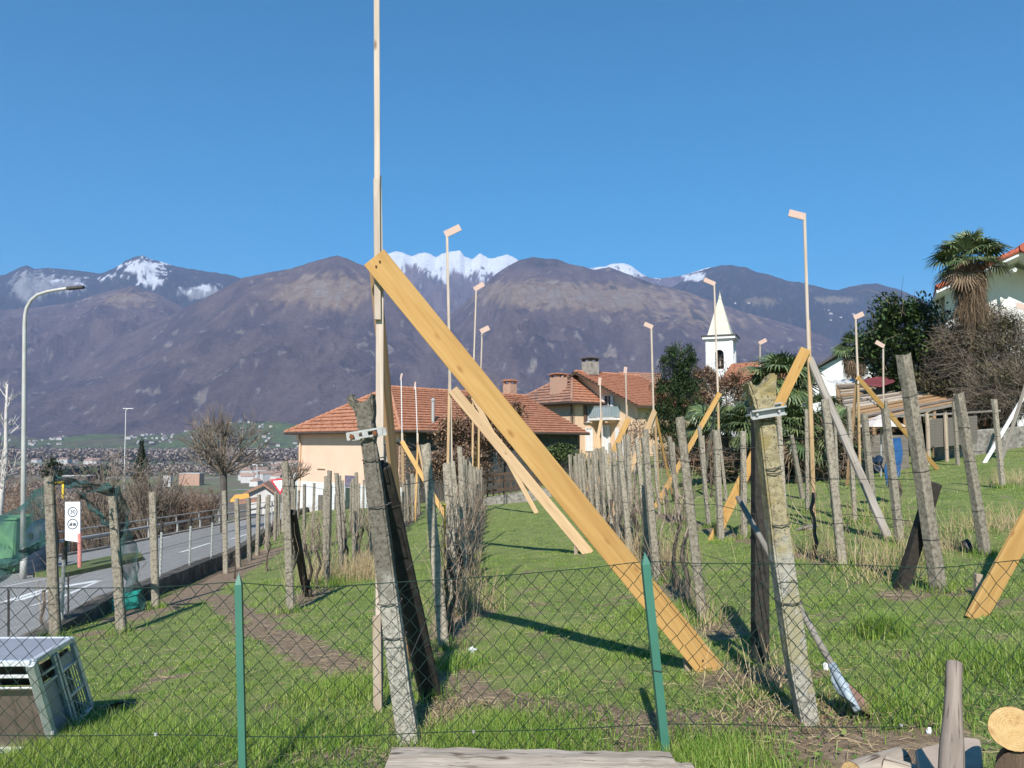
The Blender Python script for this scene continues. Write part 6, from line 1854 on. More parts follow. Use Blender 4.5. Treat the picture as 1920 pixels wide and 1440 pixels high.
for i in range(10):
    a, b = at(1738, 789 + i * 5.4, YF2 + .5), at(1832, 782 + i * 5.2, YF2 + 1.8)
    beam('plank', a, b, .085, .022, M['boards'], pf_)
for px, Yq in ((1742, YF2 + .45), (1776, YF2 + .9), (1812, YF2 + 1.4)):
    p = onground(px, Yq - .08); MB().tube([p - Vector((0, 0, .1)), Vector((p.x, p.y, at(px, 776, Yq).z))], .055, 8).obj('fence_post', M['stake'], pf_)
beam('top_rail', at(1690, 781, YF2 - .06), at(1875, 770, YF2 + 2.6), .06, .05, M['greywood'], pf_)
gw_ = MB(); P0, P1 = onground(1760, 24.3), onground(1960, 25.6)
gw_.prism([gp(P0, P0.z - .3), gp(P1, P1.z - .3), gp(P1, at(1960, 796, 25.6).z), gp(P0, at(1760, 812, 24.3).z)], (.1, .45, 0)); o = gw_.obj('garden_wall', M['stonewall'], bevel=.03); tag(o, 'low rubble stone garden wall at the top of the grass on the right', 'wall')
sb = thing('parasol', 'pale sun parasol opened under the pergola shed', 'parasol', onground(1650, 21))
c_ = at(1652, 783, 21.2); MB().lathe(c_, [(.62, -.26), (.60, -.22), (.3, -.04), (.03, .08)], 8).obj('canopy', M['palefabric'], sb); MB().tube([onground(1652, 21.2), c_], .02, 8).obj('pole', M['galv'], sb)
o = MB().box(onground(1655, 22.8) + Vector((0, 0, .5)), (1.6, .1, 1.15), .1).obj('board_gate', M['boards']); tag(o, 'grey board gate under the pale parasol', 'gate')
# wooden house-corner wall on the left behind the aisle: garden hedge bank
hb0, hb1 = onground(890, 40), onground(1090, 39)
o = MB().prism([gp(hb0, hb0.z - .4), gp(hb1, hb1.z - .4), gp(hb1, hb1.z + .35), gp(hb0, hb0.z + .35)], (0, .4, 0)).obj('aisle_end_wall', M['stonewall']); tag(o, 'low dark stone wall closing the far end of the grass aisle', 'wall')
gfn = thing('garden_fence', 'dark low garden fence behind the end of the grass aisle', 'fence', onground(950, 43))
for i in range(12):
    px = 892 + i * 11; p = onground(px, 43); MB().bar(p, p + Vector((0, 0, 1.5)), .09, .09).obj('fence_post', M['eave'], gfn)
for h in (.6, 1.1, 1.45): MB().bar(onground(888, 43) + Vector((0, 0, h)), onground(1022, 43) + Vector((0, 0, h)), .05, .14).obj('fence_rail', M['eave'], gfn)
for px, py in ((928, 862), (927, 876)): pass
o = MB().prism([at(924, 848, 44), at(931, 848, 44), at(933, 882, 44), at(925, 884, 44)], (.05, .15, 0)).obj('white_sheet', M['palefabric']); tag(o, 'narrow white cloth hanging behind the garden fence', 'cloth')
# ------------------------------------------------------------------ trees and shrubs
def leafy(name, label, cat, base, crown_c, rad, n, size, mat, clumps=46, clump_r=.34, shell=.5, trunk_r=.12, trunk='bark', aspect=.5, twigs=0, twigmat='twig', seed=1, bottom=-.9, part='crown'):
    rng = np.random.default_rng(seed); base = Vector(base); cc = Vector(crown_c)
    root = thing(name, label, cat, base)
    mb = MB(); mb.tube([base - Vector((0, 0, .3)), base.lerp(cc, .5) + Vector((.05, 0, 0)), cc, cc + Vector((0, 0, rad[2] * .6))], [trunk_r, trunk_r * .8, trunk_r * .55, trunk_r * .2], 8)
    for k in range(7):
        a = rng.uniform(0, 6.28); e = cc + Vector((math.cos(a) * rad[0] * .75, math.sin(a) * rad[1] * .75, rng.uniform(-.4, .7) * rad[2])); mb.tube([base.lerp(cc, rng.uniform(.5, .95)), base.lerp(e, .75) + Vector((0, 0, .1)), e], [trunk_r * .45, trunk_r * .3, trunk_r * .12], 6)
    mb.obj('trunk', M[trunk], root, smooth=True)
    npmesh(part, *leaf_cloud(rng, cc, rad, n, size, clumps, clump_r, shell, aspect, bottom=bottom), M[mat], root)
    if twigs:
        p0 = np.array(cc)[None] + rng.normal(size=(twigs, 3)) * np.array(rad)[None] * .45
        d = rng.normal(size=(twigs, 3)); d[:, 2] = np.abs(d[:, 2]) * .8 + .2; d /= np.linalg.norm(d, axis=1)[:, None]
        p1 = p0 + d * np.array(rad)[None] * rng.uniform(.35, .8, (twigs, 1))
        npmesh('twigs', *tubes3(curves(twigs, p0, p1, 4, .08, rng), np.full(twigs, .012), np.full(twigs, .005)), M[twigmat], root)
    return root
def crown_at(px, py, Y): return at(px, py, Y)
# pine right of the gabled house: a leaning cone of dark needles, many clumps
b_ = onground(1275, 42); rng = np.random.default_rng(21)
pt_ = thing('pine_tree', 'dense dark green pine tree right of the gabled house', 'tree', b_)
MB().tube([b_ - Vector((0, 0, .3)), at(1273, 760, 42), at(1276, 650, 42)], [.2, .14, .03], 8).obj('trunk', M['bark'], pt_)
parts = []
for (px, py, rx, rz, n) in ((1274, 668, .95, .85, 3600), (1268, 708, 1.25, 1.15, 5200), (1277, 745, 1.45, 1.3, 6500), (1262, 785, 1.35, 1.3, 6000), (1284, 800, 1.25, 1.2, 5000), (1250, 830, 1.0, 1.0, 3200), (1262, 735, 1.2, 1.0, 3600)):
    c_ = at(px, py, 42); parts.append(leaf_cloud(rng, c_, (rx, rx, rz), n, .10, 34, .36, .5, .22, bottom=-1))
npmesh('crown', *join(parts), M['pine'], pt_)
leafy('laurel_tree', 'broad glossy dark laurel tree left of the tall palm', 'tree', onground(1705, 30), at(1700, 660, 30), (1.75, 1.6, 2.05), 15000, .10, 'laurel', 60, .30, .45, .14, seed=3, twigs=60)
leafy('laurel_tree', 'lower dark laurel bush spilling over the pergola roof', 'tree', onground(1735, 31), at(1745, 705, 31), (1.4, 1.2, 1.3), 8000, .095, 'laurel', 40, .32, .45, .12, seed=4)
# brown climber thicket on the right
def thicket(name, label, px, py, Y, rad, n, size, mats, tw, seed):
    rng = np.random.default_rng(seed); c_ = at(px, py, Y); b_ = onground(px, Y); root = thing(name, label, 'shrub', b_)
    P = rng.normal(size=(tw, 3)); P /= np.linalg.norm(P, axis=1)[:, None]; P *= (rng.random((tw, 1)) ** .4)
    p0 = np.array(c_)[None] + P * np.array(rad)[None]
    d = rng.normal(size=(tw, 3)) + P * .8; d[:, 2] += .3; d /= np.linalg.norm(d, axis=1)[:, None]
    p1 = p0 + d * rng.uniform(.25, .85, (tw, 1))
    npmesh('twigs', *tubes3(curves(tw, p0, p1, 4, .09, rng), np.full(tw, .0065), np.full(tw, .003)), M[mats[0]], root)
    npmesh('leaves', *leaf_cloud(rng, c_, rad, n, size, 50, .32, .35, .5), M[mats[1]], root)
    mb = MB()
    for k in range(6):
        e = c_ + Vector((rng.uniform(-1, 1) * rad[0], rng.uniform(-1, 1) * rad[1] * .6, rng.uniform(-.6, .7) * rad[2])); mb.tube([b_ + Vector((rng.uniform(-.4, .4), 0, -.2)), b_.lerp(e, .5), e], [.06, .045, .02], 6)
    mb.obj('stems', M['bark'], root)
    return root
thicket('climber_thicket', 'brown leafless climber thicket over the wall below the villa', 1850, 660, 27.5, (1.75, 1.2, 1.55), 9500, .06, ('twig', 'ivy'), 4600, 31)
thicket('climber_thicket', 'olive-brown climber thicket at the right edge above the stone wall', 1890, 735, 26.5, (1.6, 1.2, 1.0), 8500, .06, ('twig', 'ivy'), 3200, 32)
thicket('climber_thicket', 'dark tangled climber between the pergola and the stone wall', 1795, 722, 28.5, (1.4, 1.0, .95), 7000, .06, ('twig', 'ivy'), 2400, 33)
# beech hedges and round shrubs
def bush(label, px, py, Y, rad, n, size, mat, seed, twigs=120, name='shrub', tm='twigred'):
    return leafy(name, label, 'shrub', onground(px, Y), at(px, py, Y), rad, n, size, mat, 44, .34, .5, .07, seed=seed, twigs=twigs, twigmat=tm, bottom=-1)
bush('rusty brown round beech shrub before the dark wall of the long house', 893, 818, 44, (2.1, 1.8, 2.05), 11500, .095, 'beech', 51, 300)
bush('rusty beech shrub partly hidden by the long yellow plank', 945, 800, 46, (1.3, 1.2, 1.7), 5500, .095, 'beech', 52, 200)
bush('dark brown tangled hedge at the foot of the dark long wall', 845, 880, 42, (2.2, 1.1, 1.0), 6000, .085, 'beech', 53, 500)
bush('green clipped garden shrub before the ochre wing', 1048, 862, 44, (1.65, 1.3, .85), 8500, .075, 'hedge', 54, 30, tm='twig')
bush('bare ochre shrub with few leaves in front of the gabled house', 1193, 822, 40, (.7, .7, .95), 420, .075, 'beech', 55, 150)
bush('pale brown beech tree left of the big palm below the church', 1362, 760, 46, (2.1, 1.8, 2.0), 11500, .085, 'beech', 56, 300)
bush('brown beech bush between the pine tree and the church', 1318, 722, 48, (1.2, 1.1, 1.1), 4500, .085, 'beech', 57, 150)
bush('dry brown undergrowth below the big palm', 1500, 868, 25, (2.6, 1.0, .55), 5000, .07, 'ivy', 58, 700)
bush('dry brown undergrowth between the orange plank and the short green palm', 1330, 866, 27, (1.7, .9, .55), 3800, .07, 'beech', 59, 400)
bush('bare bramble heap left of the pergola shed', 1570, 840, 21.5, (.75, .6, .75), 900, .06, 'ivy', 60, 520)
bush('dark green bush behind the vines at the foot of the ochre wing', 1120, 880, 40, (1.3, .9, .6), 3600, .075, 'hedge', 61, 60)
# ------------------------------------------------------------------ palms
def palm(label, base, top, nl, lr, trunk_r, seed, dead=0, skirt=0, droop=.5, old=0):
    rng = np.random.default_rng(seed); base, top = Vector(base), Vector(top)
    root = thing('palm_tree', label, 'palm tree', base)
    n = 10; MB().tube([base.lerp(top, i / n) + Vector((rng.normal(0, .02), rng.normal(0, .02), 0)) for i in range(n + 1)], [trunk_r * rng.uniform(.9, 1.15) for i in range(n + 1)], 12).obj('trunk', M['palmtrunk'], root)
    def fan_set(m, e0, e1, L, mat, nm, size, dr):
        Vs = []; Fs = []; cnt = 0
        pts = []; 
        for i in range(m):
            az = rng.uniform(0, 6.283); el = rng.uniform(e0, e1)
            d = np.array([math.cos(az) * math.cos(el), math.sin(az) * math.cos(el), math.sin(el)])
            Lp = L * rng.uniform(.75, 1.1); p0 = np.array(top) + np.array([0, 0, rng.uniform(-.25, .1)])
            tip = p0 + d * Lp + np.array([0, 0, -.12 * Lp])
            pts.append((p0, tip))
            # fan plane: main direction bends down, side vector horizontal
            md = d + np.array([0, 0, -dr * rng.uniform(.6, 1.3)]); md /= np.linalg.norm(md)
            sv = np.cross(md, [0, 0, 1]); sv /= np.linalg.norm(sv) + 1e-9; up = np.cross(sv, md)
            roll = rng.normal(0, .35); sv2 = sv * math.cos(roll) + up * math.sin(roll); up2 = np.cross(sv2, md)
            S = size * rng.uniform(.8, 1.15); k = 22
            for j in range(k):
                a = (j / (k - 1) - .5) * 3.9
                dr_ = md * math.cos(a) + sv2 * math.sin(a)
                ln = S * (1 - .18 * abs(a) / 1.95) * rng.uniform(.88, 1.05)
                side = np.cross(dr_, up2); side /= np.linalg.norm(side) + 1e-9
                wv = .030 * S / .7
                q0 = tip; q1 = tip + dr_ * ln * .5 + up2 * .05 * S; q2 = tip + dr_ * ln * .82 + up2 * .0 - np.array([0, 0, .10 * S]); q3 = tip + dr_ * ln - np.array([0, 0, .32 * S * rng.uniform(.3, 1.3)])
                Vs += [q0 - side * wv * .3, q0 + side * wv * .3, q1 - side * wv, q1 + side * wv, q2 - side * wv * .6, q2 + side * wv * .6, q3, q3]
                for f in ((0, 1, 3, 2), (2, 3, 5, 4), (4, 5, 7, 6)): Fs.append([cnt + x for x in f])
                cnt += 8
        P = np.stack([np.stack([a, (a + b) / 2 + [0, 0, .03], b]) for a, b in pts])
        V1 = tubes3(P, np.full(m, .014), np.full(m, .009))
        npmesh(nm, *join([(np.array(Vs), np.array(Fs)), V1]), M[mat], root)
    fan_set(nl, -.25, 1.35, lr * .62, 'palmleaf', 'fronds', lr * .62, droop)
    if dead: fan_set(dead, -1.2, -.35, lr * .5, 'palmdead', 'dead_fronds', lr * .55, 1.2)
    if skirt:
        m = 2600; t = rng.random(m); az = rng.uniform(0, 6.283, m); rr = trunk_r + rng.random(m) * .24
        p0 = np.array(top)[None] + np.stack([np.cos(az) * rr, np.sin(az) * rr, -t * skirt], 1)
        p1 = p0 + np.stack([np.cos(az) * rng.uniform(0, .3, m), np.sin(az) * rng.uniform(0, .3, m), -rng.uniform(.3, .9, m)], 1)
        npmesh('leaf_skirt', *ribbons(curves(m, p0, p1, 4, .06, rng), rng.uniform(.010, .026, m), rng), M['palmdead'], root)
    return root
palm('tall fan palm with a shaggy brown skirt in front of the white villa', onground(1820, 27), at(1817, 486, 27), 42, 1.2, .17, 71, dead=9, skirt=1.9, droop=.28)
palm('small fan palm in front of the white solar house', onground(1605, 40), at(1602, 655, 40), 32, 1.1, .17, 72, dead=14, skirt=1.0)
palm('big bushy fan palm in the middle, left of the flag-like board pole', onground(1452, 24), at(1464, 715, 24), 40, 1.2, .16, 73, dead=8)
palm('low fan palm spreading behind the tall brace planks', onground(1532, 23), at(1530, 790, 23), 34, .95, .15, 74, dead=12)
palm('fan palm with yellowing lower fronds at the grass edge', onground(1500, 22), at(1487, 805, 22), 36, 1.0, .13, 75, dead=10)
palm('short light green fan palm below the church, crossed by the yellow brace', onground(1340, 26), at(1342, 795, 26), 36, 1.05, .14, 76, dead=6)
palm('low fan palm behind the lichened end post', onground(1395, 24.5), at(1405, 800, 24.5), 34, 1.05, .13, 77, dead=8)
palm('young fan palm low on the ground at the right of the palm group', onground(1560, 22), at(1562, 825, 22), 30, 1.1, .12, 78, dead=6)

# ------------------------------------------------------------------ bare trees at the left
rng = np.random.default_rng(81)
b_ = onground(418, 40); bt = thing('bare_tree', 'bare round-headed pollarded tree behind the guard rail', 'tree', b_)
hd = at(419, 890, 40)
segs = [(np.array([list(b_ - Vector((0, 0, .5))), list(b_.lerp(hd, .5) + Vector((.05, 0, 0))), list(hd - Vector((0, 0, .1))), list(hd), list(hd + Vector((0, 0, .25)))]), .16, .19, 0)]
def grow(p, d, L, r, lv, mx):
    n = 4; pts = [p]; q = p.copy(); dd = d.copy()
    for i in range(n):
        dd = dd + rng.normal(0, .09, 3); dd[2] += .06; dd /= np.linalg.norm(dd); q = q + dd * L / n; pts.append(q.copy())
    segs.append((np.array(pts), r, r * .5, lv))
    if lv >= mx: return
    for k in range(4 if lv < mx - 1 else 5):
        i = rng.integers(2, n + 1); nd = dd + rng.normal(0, .42, 3); nd /= np.linalg.norm(nd); grow(pts[i], nd, L * rng.uniform(.45, .7), r * .5, lv + 1, mx)
for k in range(44):
    az = rng.uniform(0, 6.283); el = rng.uniform(.05, 1.5); d = np.array([math.cos(az) * math.cos(el), math.sin(az) * math.cos(el), math.sin(el)])
    grow(np.array(hd), d, 1.3 + .75 * math.sin(el), .05, 1, 3)
tree_meshes(bt, segs, M['bark'], M['twig'], .008)
# smaller pollard behind the speckled post, by the house
b_ = onground(547, 47); bt2 = thing('bare_tree', 'small bare pruned tree left of the apricot house wall', 'tree', b_); hd = at(548, 905, 47)
segs = [(np.array([list(b_), list(b_.lerp(hd, .5)), list(hd), list(hd + Vector((0, 0, .1))), list(hd + Vector((0, 0, .2)))]), .16, .16, 0)]
for k in range(12):
    az = rng.uniform(0, 6.283); el = rng.uniform(.3, 1.3); d = np.array([math.cos(az) * math.cos(el), math.sin(az) * math.cos(el), math.sin(el)]); grow(np.array(hd), d, .9, .045, 1, 3)
tree_meshes(bt2, segs, M['bark'], M['twig'], .010)
# birch at the left edge
b_ = Vector((at(5, 900, 30).x, 30, gz(at(5, 900, 30).x, 30))); br_ = thing('birch_tree', 'slender white-barked bare birch at the left edge', 'tree', b_)
tp = at(14, 720, 30)
segs = [(np.array([list(b_), list(b_.lerp(tp, .3) + Vector((-.06, 0, 0))), list(b_.lerp(tp, .6) + Vector((.08, 0, 0))), list(b_.lerp(tp, .85)), list(tp)]), .13, .03, 0)]
for k in range(26):
    t = rng.uniform(.35, .98); p = np.array(b_.lerp(tp, t)); az = rng.uniform(0, 6.283); d = np.array([math.cos(az) * .55, math.sin(az) * .55, .8]); d /= np.linalg.norm(d); grow(p, d, (1.15 - t) * 1.1 + .2, .022, 1, 2)
tree_meshes(br_, segs, M['birch'], M['birch'], .008)
# bank scrub beyond the rail, conifer and big bare shrubs
def bare_bush(label, px, ytop, Y, halfw, tw, seed, mat='twig', cone=True, lean=.0):
    rng = np.random.default_rng(seed); b_ = Vector((at(px, 900, Y).x, Y, 0)); b_.z = gz(b_.x, Y); H = at(px, ytop, Y).z - b_.z
    root = thing('bare_shrub', label, 'shrub', b_); hw = halfw / F * Y
    az = rng.uniform(0, 6.283, tw); sp = rng.random(tw) ** .6
    p0 = np.array(b_)[None] + np.stack([np.cos(az) * hw * .25 * sp, np.sin(az) * hw * .25 * sp, rng.uniform(0, .45, tw) * H], 1)
    L = H * rng.uniform(.35, .62, tw)
    d = np.stack([np.cos(az) * sp * .62, np.sin(az) * sp * .62, np.ones(tw)], 1); d /= np.linalg.norm(d, axis=1)[:, None]
    p1 = p0 + d * L[:, None]; k = np.hypot(p1[:, 0] - b_.x, p1[:, 1] - b_.y)
    P = curves(tw, p0, p1, 5, .16, rng)
    m = tw * 5; i = rng.integers(0, tw, m); j = rng.integers(2, 5, m); q0 = P[i, j]; dd = rng.normal(size=(m, 3)); dd[:, 2] = np.abs(dd[:, 2]) + .2; dd /= np.linalg.norm(dd, axis=1)[:, None]
    q1 = q0 + dd * rng.uniform(.3, 1.1, (m, 1)) * H * .14
    npmesh('branches', *join([tubes3(P, np.full(tw, .035), np.full(tw, .014)), tubes3(curves(m, q0, q1, 4, .08, rng), np.full(m, .017), np.full(m, .008))]), M[mat], root)
    MB().tube([b_ - Vector((0, 0, .4)), b_ + Vector((0, 0, H * .3))], [.14, .07], 7).obj('stem', M['bark'], root)
    return root
bare_bush('big bare grey shrub left of the dark conifer on the road bank', 205, 838, 52, 50, 170, 91)
bare_bush('bare shrub with fine twigs in front of the dark conifer', 285, 868, 50, 46, 150, 92)
bare_bush('brown bare thicket right of the dark conifer beyond the guard rail', 335, 902, 55, 45, 170, 93, 'twigred')
bare_bush('brown bare thicket at the foot of the pollarded tree', 385, 912, 60, 40, 150, 94, 'twigred')
bare_bush('reddish bare thicket left of the curved lamp, behind the net', 60, 880, 56, 60, 190, 95, 'twigred')
bare_bush('reddish bare thicket seen through the green net', 140, 905, 54, 60, 190, 96, 'twigred')
bare_bush('low brown thicket below the guard rail at the white lamp', 255, 912, 56, 50, 150, 97, 'twigred')
bare_bush('dense brown bare bush at the far left edge', -20, 858, 60, 60, 190, 98, 'twigred')
b_ = Vector((at(266, 900, 58).x, 58, 0)); b_.z = gz(b_.x, 58); cf = thing('conifer_tree', 'dark narrow conifer on the bank beyond the guard rail', 'tree', b_)
tp = at(266, 832, 58); H = tp.z - b_.z; rng = np.random.default_rng(99); parts = []
for i in range(16):
    t = i / 15; c_ = b_.lerp(tp, .12 + .86 * t); r_ = 1.75 * (1 - t) + .12; parts.append(leaf_cloud(rng, c_, (r_, r_, .5), int(260 + 900 * (1 - t)), .13, 14, .4, .55, .25, droop=.5))
npmesh('crown', *join(parts), M['conifer'], cf); MB().tube([b_ - Vector((0, 0, .4)), tp], [.22, .03], 8).obj('trunk', M['bark'], cf)
o = leafy('dark_bush', 'small dark evergreen bush left of the lamp pole in the valley edge', 'shrub', Vector((at(98, 880, 75).x, 75, gz(at(98, 880, 75).x, 75))), at(98, 885, 75), (.9, .9, 1.3), 1500, .12, 'conifer', seed=101)

# ------------------------------------------------------------------ the valley: woods, villages, works
rng = np.random.default_rng(111)
def far_wood(name, label, boxes, mat, size, seed):
    rng = np.random.default_rng(seed); parts = []
    for (px0, px1, Y0, Y1, n, h) in boxes:
        px = rng.uniform(px0, px1, n); Yq = rng.uniform(Y0, Y1, n); x = (px - 960) / F * Yq; hh = h * rng.uniform(.6, 1.25, n)
        m = 30
        a = rng.normal(size=(n, m, 3)); a /= np.linalg.norm(a, axis=2)[..., None]
        C = np.stack([x, Yq, np.full(n, -35.2)], 1)[:, None, :] + a * np.array([1, 1, 1])[None, None] * (hh * .42)[:, None, None] + np.array([0, 0, 1.])[None, None] * (hh * .55)[:, None, None]
        C = C.reshape(-1, 3); k = len(C); s = (hh.repeat(m) * .17)
        u = rng.normal(size=(k, 3)); u /= np.linalg.norm(u, axis=1)[:, None]; xx, yy_ = ortho(u)
        V = np.stack([C - u * s[:, None], C + xx * s[:, None] * .8, C + u * s[:, None], C - xx * s[:, None] * .8], 1).reshape(-1, 3); parts.append((V, np.arange(4 * k).reshape(-1, 4)))
    o = npmesh(name, *join(parts), mat); return tag(o, label, 'woodland', None, 'stuff')
far_wood('valley_woodland', 'belt of leafless brown woodland on the valley floor', [(-260, 620, 1450, 2300, 4200, 17), (-260, 620, 820, 1050, 900, 8), (-260, 200, 350, 600, 700, 6), (540, 900, 1500, 2300, 300, 15)], M['fargrey'], 6, 5)
far_wood('valley_conifers', 'dark conifers lined up on the valley floor', [(100, 180, 690, 720, 34, 11), (150, 200, 700, 740, 20, 12), (200, 420, 1180, 1230, 30, 9)], M['conifer'], 6, 6)
far_wood('bank_scrub', 'brown scrub covering the slope below the road', [(-260, 300, 150, 330, 700, 6)], M['twigred'], 4, 7)
def hmesh(w_, d_, h_, rf):
    mb = MB(); mb.box((0, 0, h_ / 2), (w_, d_, h_)); b1 = [Vector((sx * (w_ / 2 + .4), sy * (d_ / 2 + .4), h_)) for sx, sy in ((-1, -1), (1, -1), (1, 1), (-1, 1))]
    rl, rr = Vector((-w_ / 2 - .4, 0, h_ + rf)), Vector((w_ / 2 + .4, 0, h_ + rf)); nb = MB(); nb.add(b1 + [rl, rr], [(0, 1, 5, 4), (2, 3, 4, 5), (1, 2, 5), (3, 0, 4), (3, 2, 1, 0)])
    me = bpy.data.meshes.new('cottage'); n = len(mb.v); me.from_pydata(mb.v + nb.v, [], mb.f + [tuple(i + n for i in f) for f in nb.f]); me.materials.append(M['farwall']); me.materials.append(M['rooftop'])
    for i, p in enumerate(me.polygons): p.material_index = 0 if i < 6 else 1
    return me
HM = [hmesh(11, 9, 7, 2.6), hmesh(15, 10, 8, 3), hmesh(9, 8, 6, 2.2), hmesh(20, 11, 9, 2.5)]
def far_house(px, Y, label, group, z=None, s=1.0, mesh=None):
    x = (px - 960) / F * Y; o = bpy.data.objects.new('house', mesh or HM[rnd.randrange(4)]); COL.objects.link(o)
    zz = z if z is not None else (max(mz_at(x, Y), -35.5) if Y > 2000 else -35.3)
    o.location = (x, Y, zz - 1.0); o.rotation_euler = (0, 0, rnd.uniform(0, 3.14)); o.scale = (s, s, s)
    return tag(o, label, 'house', group)
vil = [(-120, 130, 2780, 3050, 22), (40, 120, 2700, 2850, 13), (230, 330, 2600, 2900, 24), (270, 380, 2860, 3050, 9), (420, 520, 2700, 3000, 11), (480, 600, 2500, 2700, 14), (360, 430, 2650, 2750, 5)]
for a, b, y0, y1, n in vil:
    for i in range(n): far_house(rnd.uniform(a, b), rnd.uniform(y0, y1), 'tiny pale house scattered at the green foot of the mountain', 'tiny hillside village houses', s=rnd.uniform(.5, .95))
for i in range(34): far_house(rnd.uniform(420, 570), rnd.uniform(620, 1300), 'pale low building of the town on the valley floor', 'town buildings on the valley floor', s=rnd.uniform(.6, 1.1))
for i in range(10): far_house(rnd.uniform(60, 330), rnd.uniform(1240, 1420), 'small pale house in front of the brown woodland belt', 'houses before the woodland belt', s=rnd.uniform(.8, 1.1))
for i in range(16): far_house(rnd.uniform(1380, 1440) if i % 2 else rnd.uniform(1530, 1620), 6300 + rnd.uniform(-250, 250), 'white hamlet house high on the dark ridge', 'hamlet houses on the dark ridge', s=rnd.uniform(1.2, 2.0))
def hall(px, py, w_px, h_px, Y, wall, roof, label, name='industrial_hall'):
    c_ = at(px, py, Y); w_ = w_px / F * Y; h_ = h_px / F * Y; root = thing(name, label, 'building', (c_.x, Y, c_.z - h_))
    MB().box((c_.x, Y + w_ * .3, c_.z - h_ - 3), (w_, w_ * .6, 2 * h_ + 6)).obj('wall', M[wall], root); MB().box((c_.x, Y + w_ * .3, c_.z + .15), (w_ * 1.03, w_ * .63, .35)).obj('roof', M[roof], root); return root
hall(355, 888, 38, 8, 640, 'brick', 'farwall', 'brick-red industrial hall with a pale roof in the valley')
hall(313, 892, 14, 10, 620, 'farwall', 'rooftop', 'small pale block beside the brick-red hall')
hall(135, 893, 52, 9, 480, 'slate', 'tin', 'long low works hall with a bright roof behind the green net')
hall(300, 869, 22, 4, 1250, 'farwall', 'tin', 'pale shed with a flat roof at the edge of the woodland')
hall(420, 886, 40, 4, 900, 'tin', 'farwall', 'long pale warehouse behind the pollarded tree')
# grey-roofed house and orange awning just beyond the rail
Yh = 95; a_ = at(490, 925, Yh)
hs_ = thing('brown_roofed_house', 'low white house with a brown roof beyond the end of the guard rail', 'house', (a_.x, Yh, -14))
l_, r_, ap_ = at(463, 926, Yh), at(515, 926, Yh), at(497, 910, Yh)
MB().prism([gp(l_, -16), l_, ap_ - Vector((0, 0, .1)), r_, gp(r_, -16)], (0, .4, 0)).obj('gable_wall', M['farwall'], hs_)
for e in (l_ + Vector((-.6, 0, -.3)), r_ + Vector((.6, 0, -.3))): MB().prism([e + Vector((0, -.6, 0)), e + Vector((-2, 8, 0)), ap_ + Vector((-2, 8, 0)), ap_ + Vector((0, -.6, 0))], (0, 0, .25)).obj('roof', M['tileold'], hs_)
o = MB().prism([at(432, 937, 88), at(468, 934, 88), at(466, 925, 92), at(440, 928, 92)], (0, 0, -.25)).obj('awning', M['orange']); tag(o, 'orange awning roof left of the brown-roofed house', 'awning')
o = MB().prism([at(438, 942, 84), at(490, 936, 84), at(486, 931, 88), at(450, 936, 88)], (0, 0, -.25)).obj('shed_roof', M['tileold']); tag(o, 'reddish shed roof under the orange awning', 'roof')
# slim radio mast
o = thing('radio_mast', 'thin pale mast standing in the valley right of the pollarded tree', 'mast', at(482, 900, 700)); MB().tube([at(482, 905, 700), at(482, 842, 700)], [.7, .35], 6).obj('mast_pole', M['farwall'], o); MB().tube([at(482, 848, 700), at(482, 840, 700)], 1.1, 6).obj('antenna', M['white'], o)

# ------------------------------------------------------------------ grass blades, straw and weeds (uncountable)
rng = np.random.default_rng(201)
def scatter(n, y0, y1, power=1.0, half=.78):
    y = y0 + (y1 - y0) * rng.random(n) ** power
    x = rng.uniform(-half, half, n) * y
    return x, y
def blades(x, y, h, wd, bend, k=3):
    n = len(x); z = ground_z(x, y) - .006; az = rng.uniform(0, 6.283, n)
    dirx, diry = np.cos(az), np.sin(az); wx, wy = -diry, dirx
    t = np.linspace(0, 1, k)
    P = np.stack([x[:, None] + dirx[:, None] * bend[:, None] * h[:, None] * t ** 2, y[:, None] + diry[:, None] * bend[:, None] * h[:, None] * t ** 2, z[:, None] + h[:, None] * t * (1 - .25 * bend[:, None] * t)], -1)
    wv = wd[:, None] * (1 - t[None] ** 1.5 * .9) * .5
    off = np.stack([wx[:, None] * wv, wy[:, None] * wv, np.zeros_like(wv)], -1)
    V = np.stack([P - off, P + off], 2).reshape(n, 2 * k, 3)
    f = np.array([[2 * i, 2 * i + 1, 2 * i + 3, 2 * i + 2] for i in range(k - 1)])
    return V.reshape(-1, 3), (f[None] + (np.arange(n) * 2 * k)[:, None, None]).reshape(-1, 4)
parts = []
for n, y0, y1, pw, wmul, hmul in ((210000, 3.0, 7.5, .8, 1.0, 1.0), (170000, 7.0, 15, .8, 1.9, .95), (110000, 14, 30, .8, 3.6, 1.0), (50000, 28, 48, 1, 7, 1.0)):
    x, y = scatter(n, y0, y1, pw)
    s = soil_mask(x, y); tall = fbm(x * .8 + 9, y * .8, 3); tuft = fbm(x * 3.1, y * 3.1 + 4, 3)
    keep = (rng.random(len(x)) > s * 1.12 - .04) & (x > wallx(y) + .2) & (rng.random(len(x)) < .55 + .8 * (tuft + .35))
    x, y, tall, tuft, s = x[keep], y[keep], tall[keep], tuft[keep], s[keep]
    h = (.018 + .018 * np.clip(tall + .35, 0, 1.2) + .05 * np.clip(tuft - .08, 0, 1)) * rng.uniform(.6, 1.3, len(x)) * hmul
    parts.append(blades(x, y, h, .0042 * wmul * rng.uniform(.7, 1.3, len(x)), rng.uniform(.2, 1.0, len(x))))
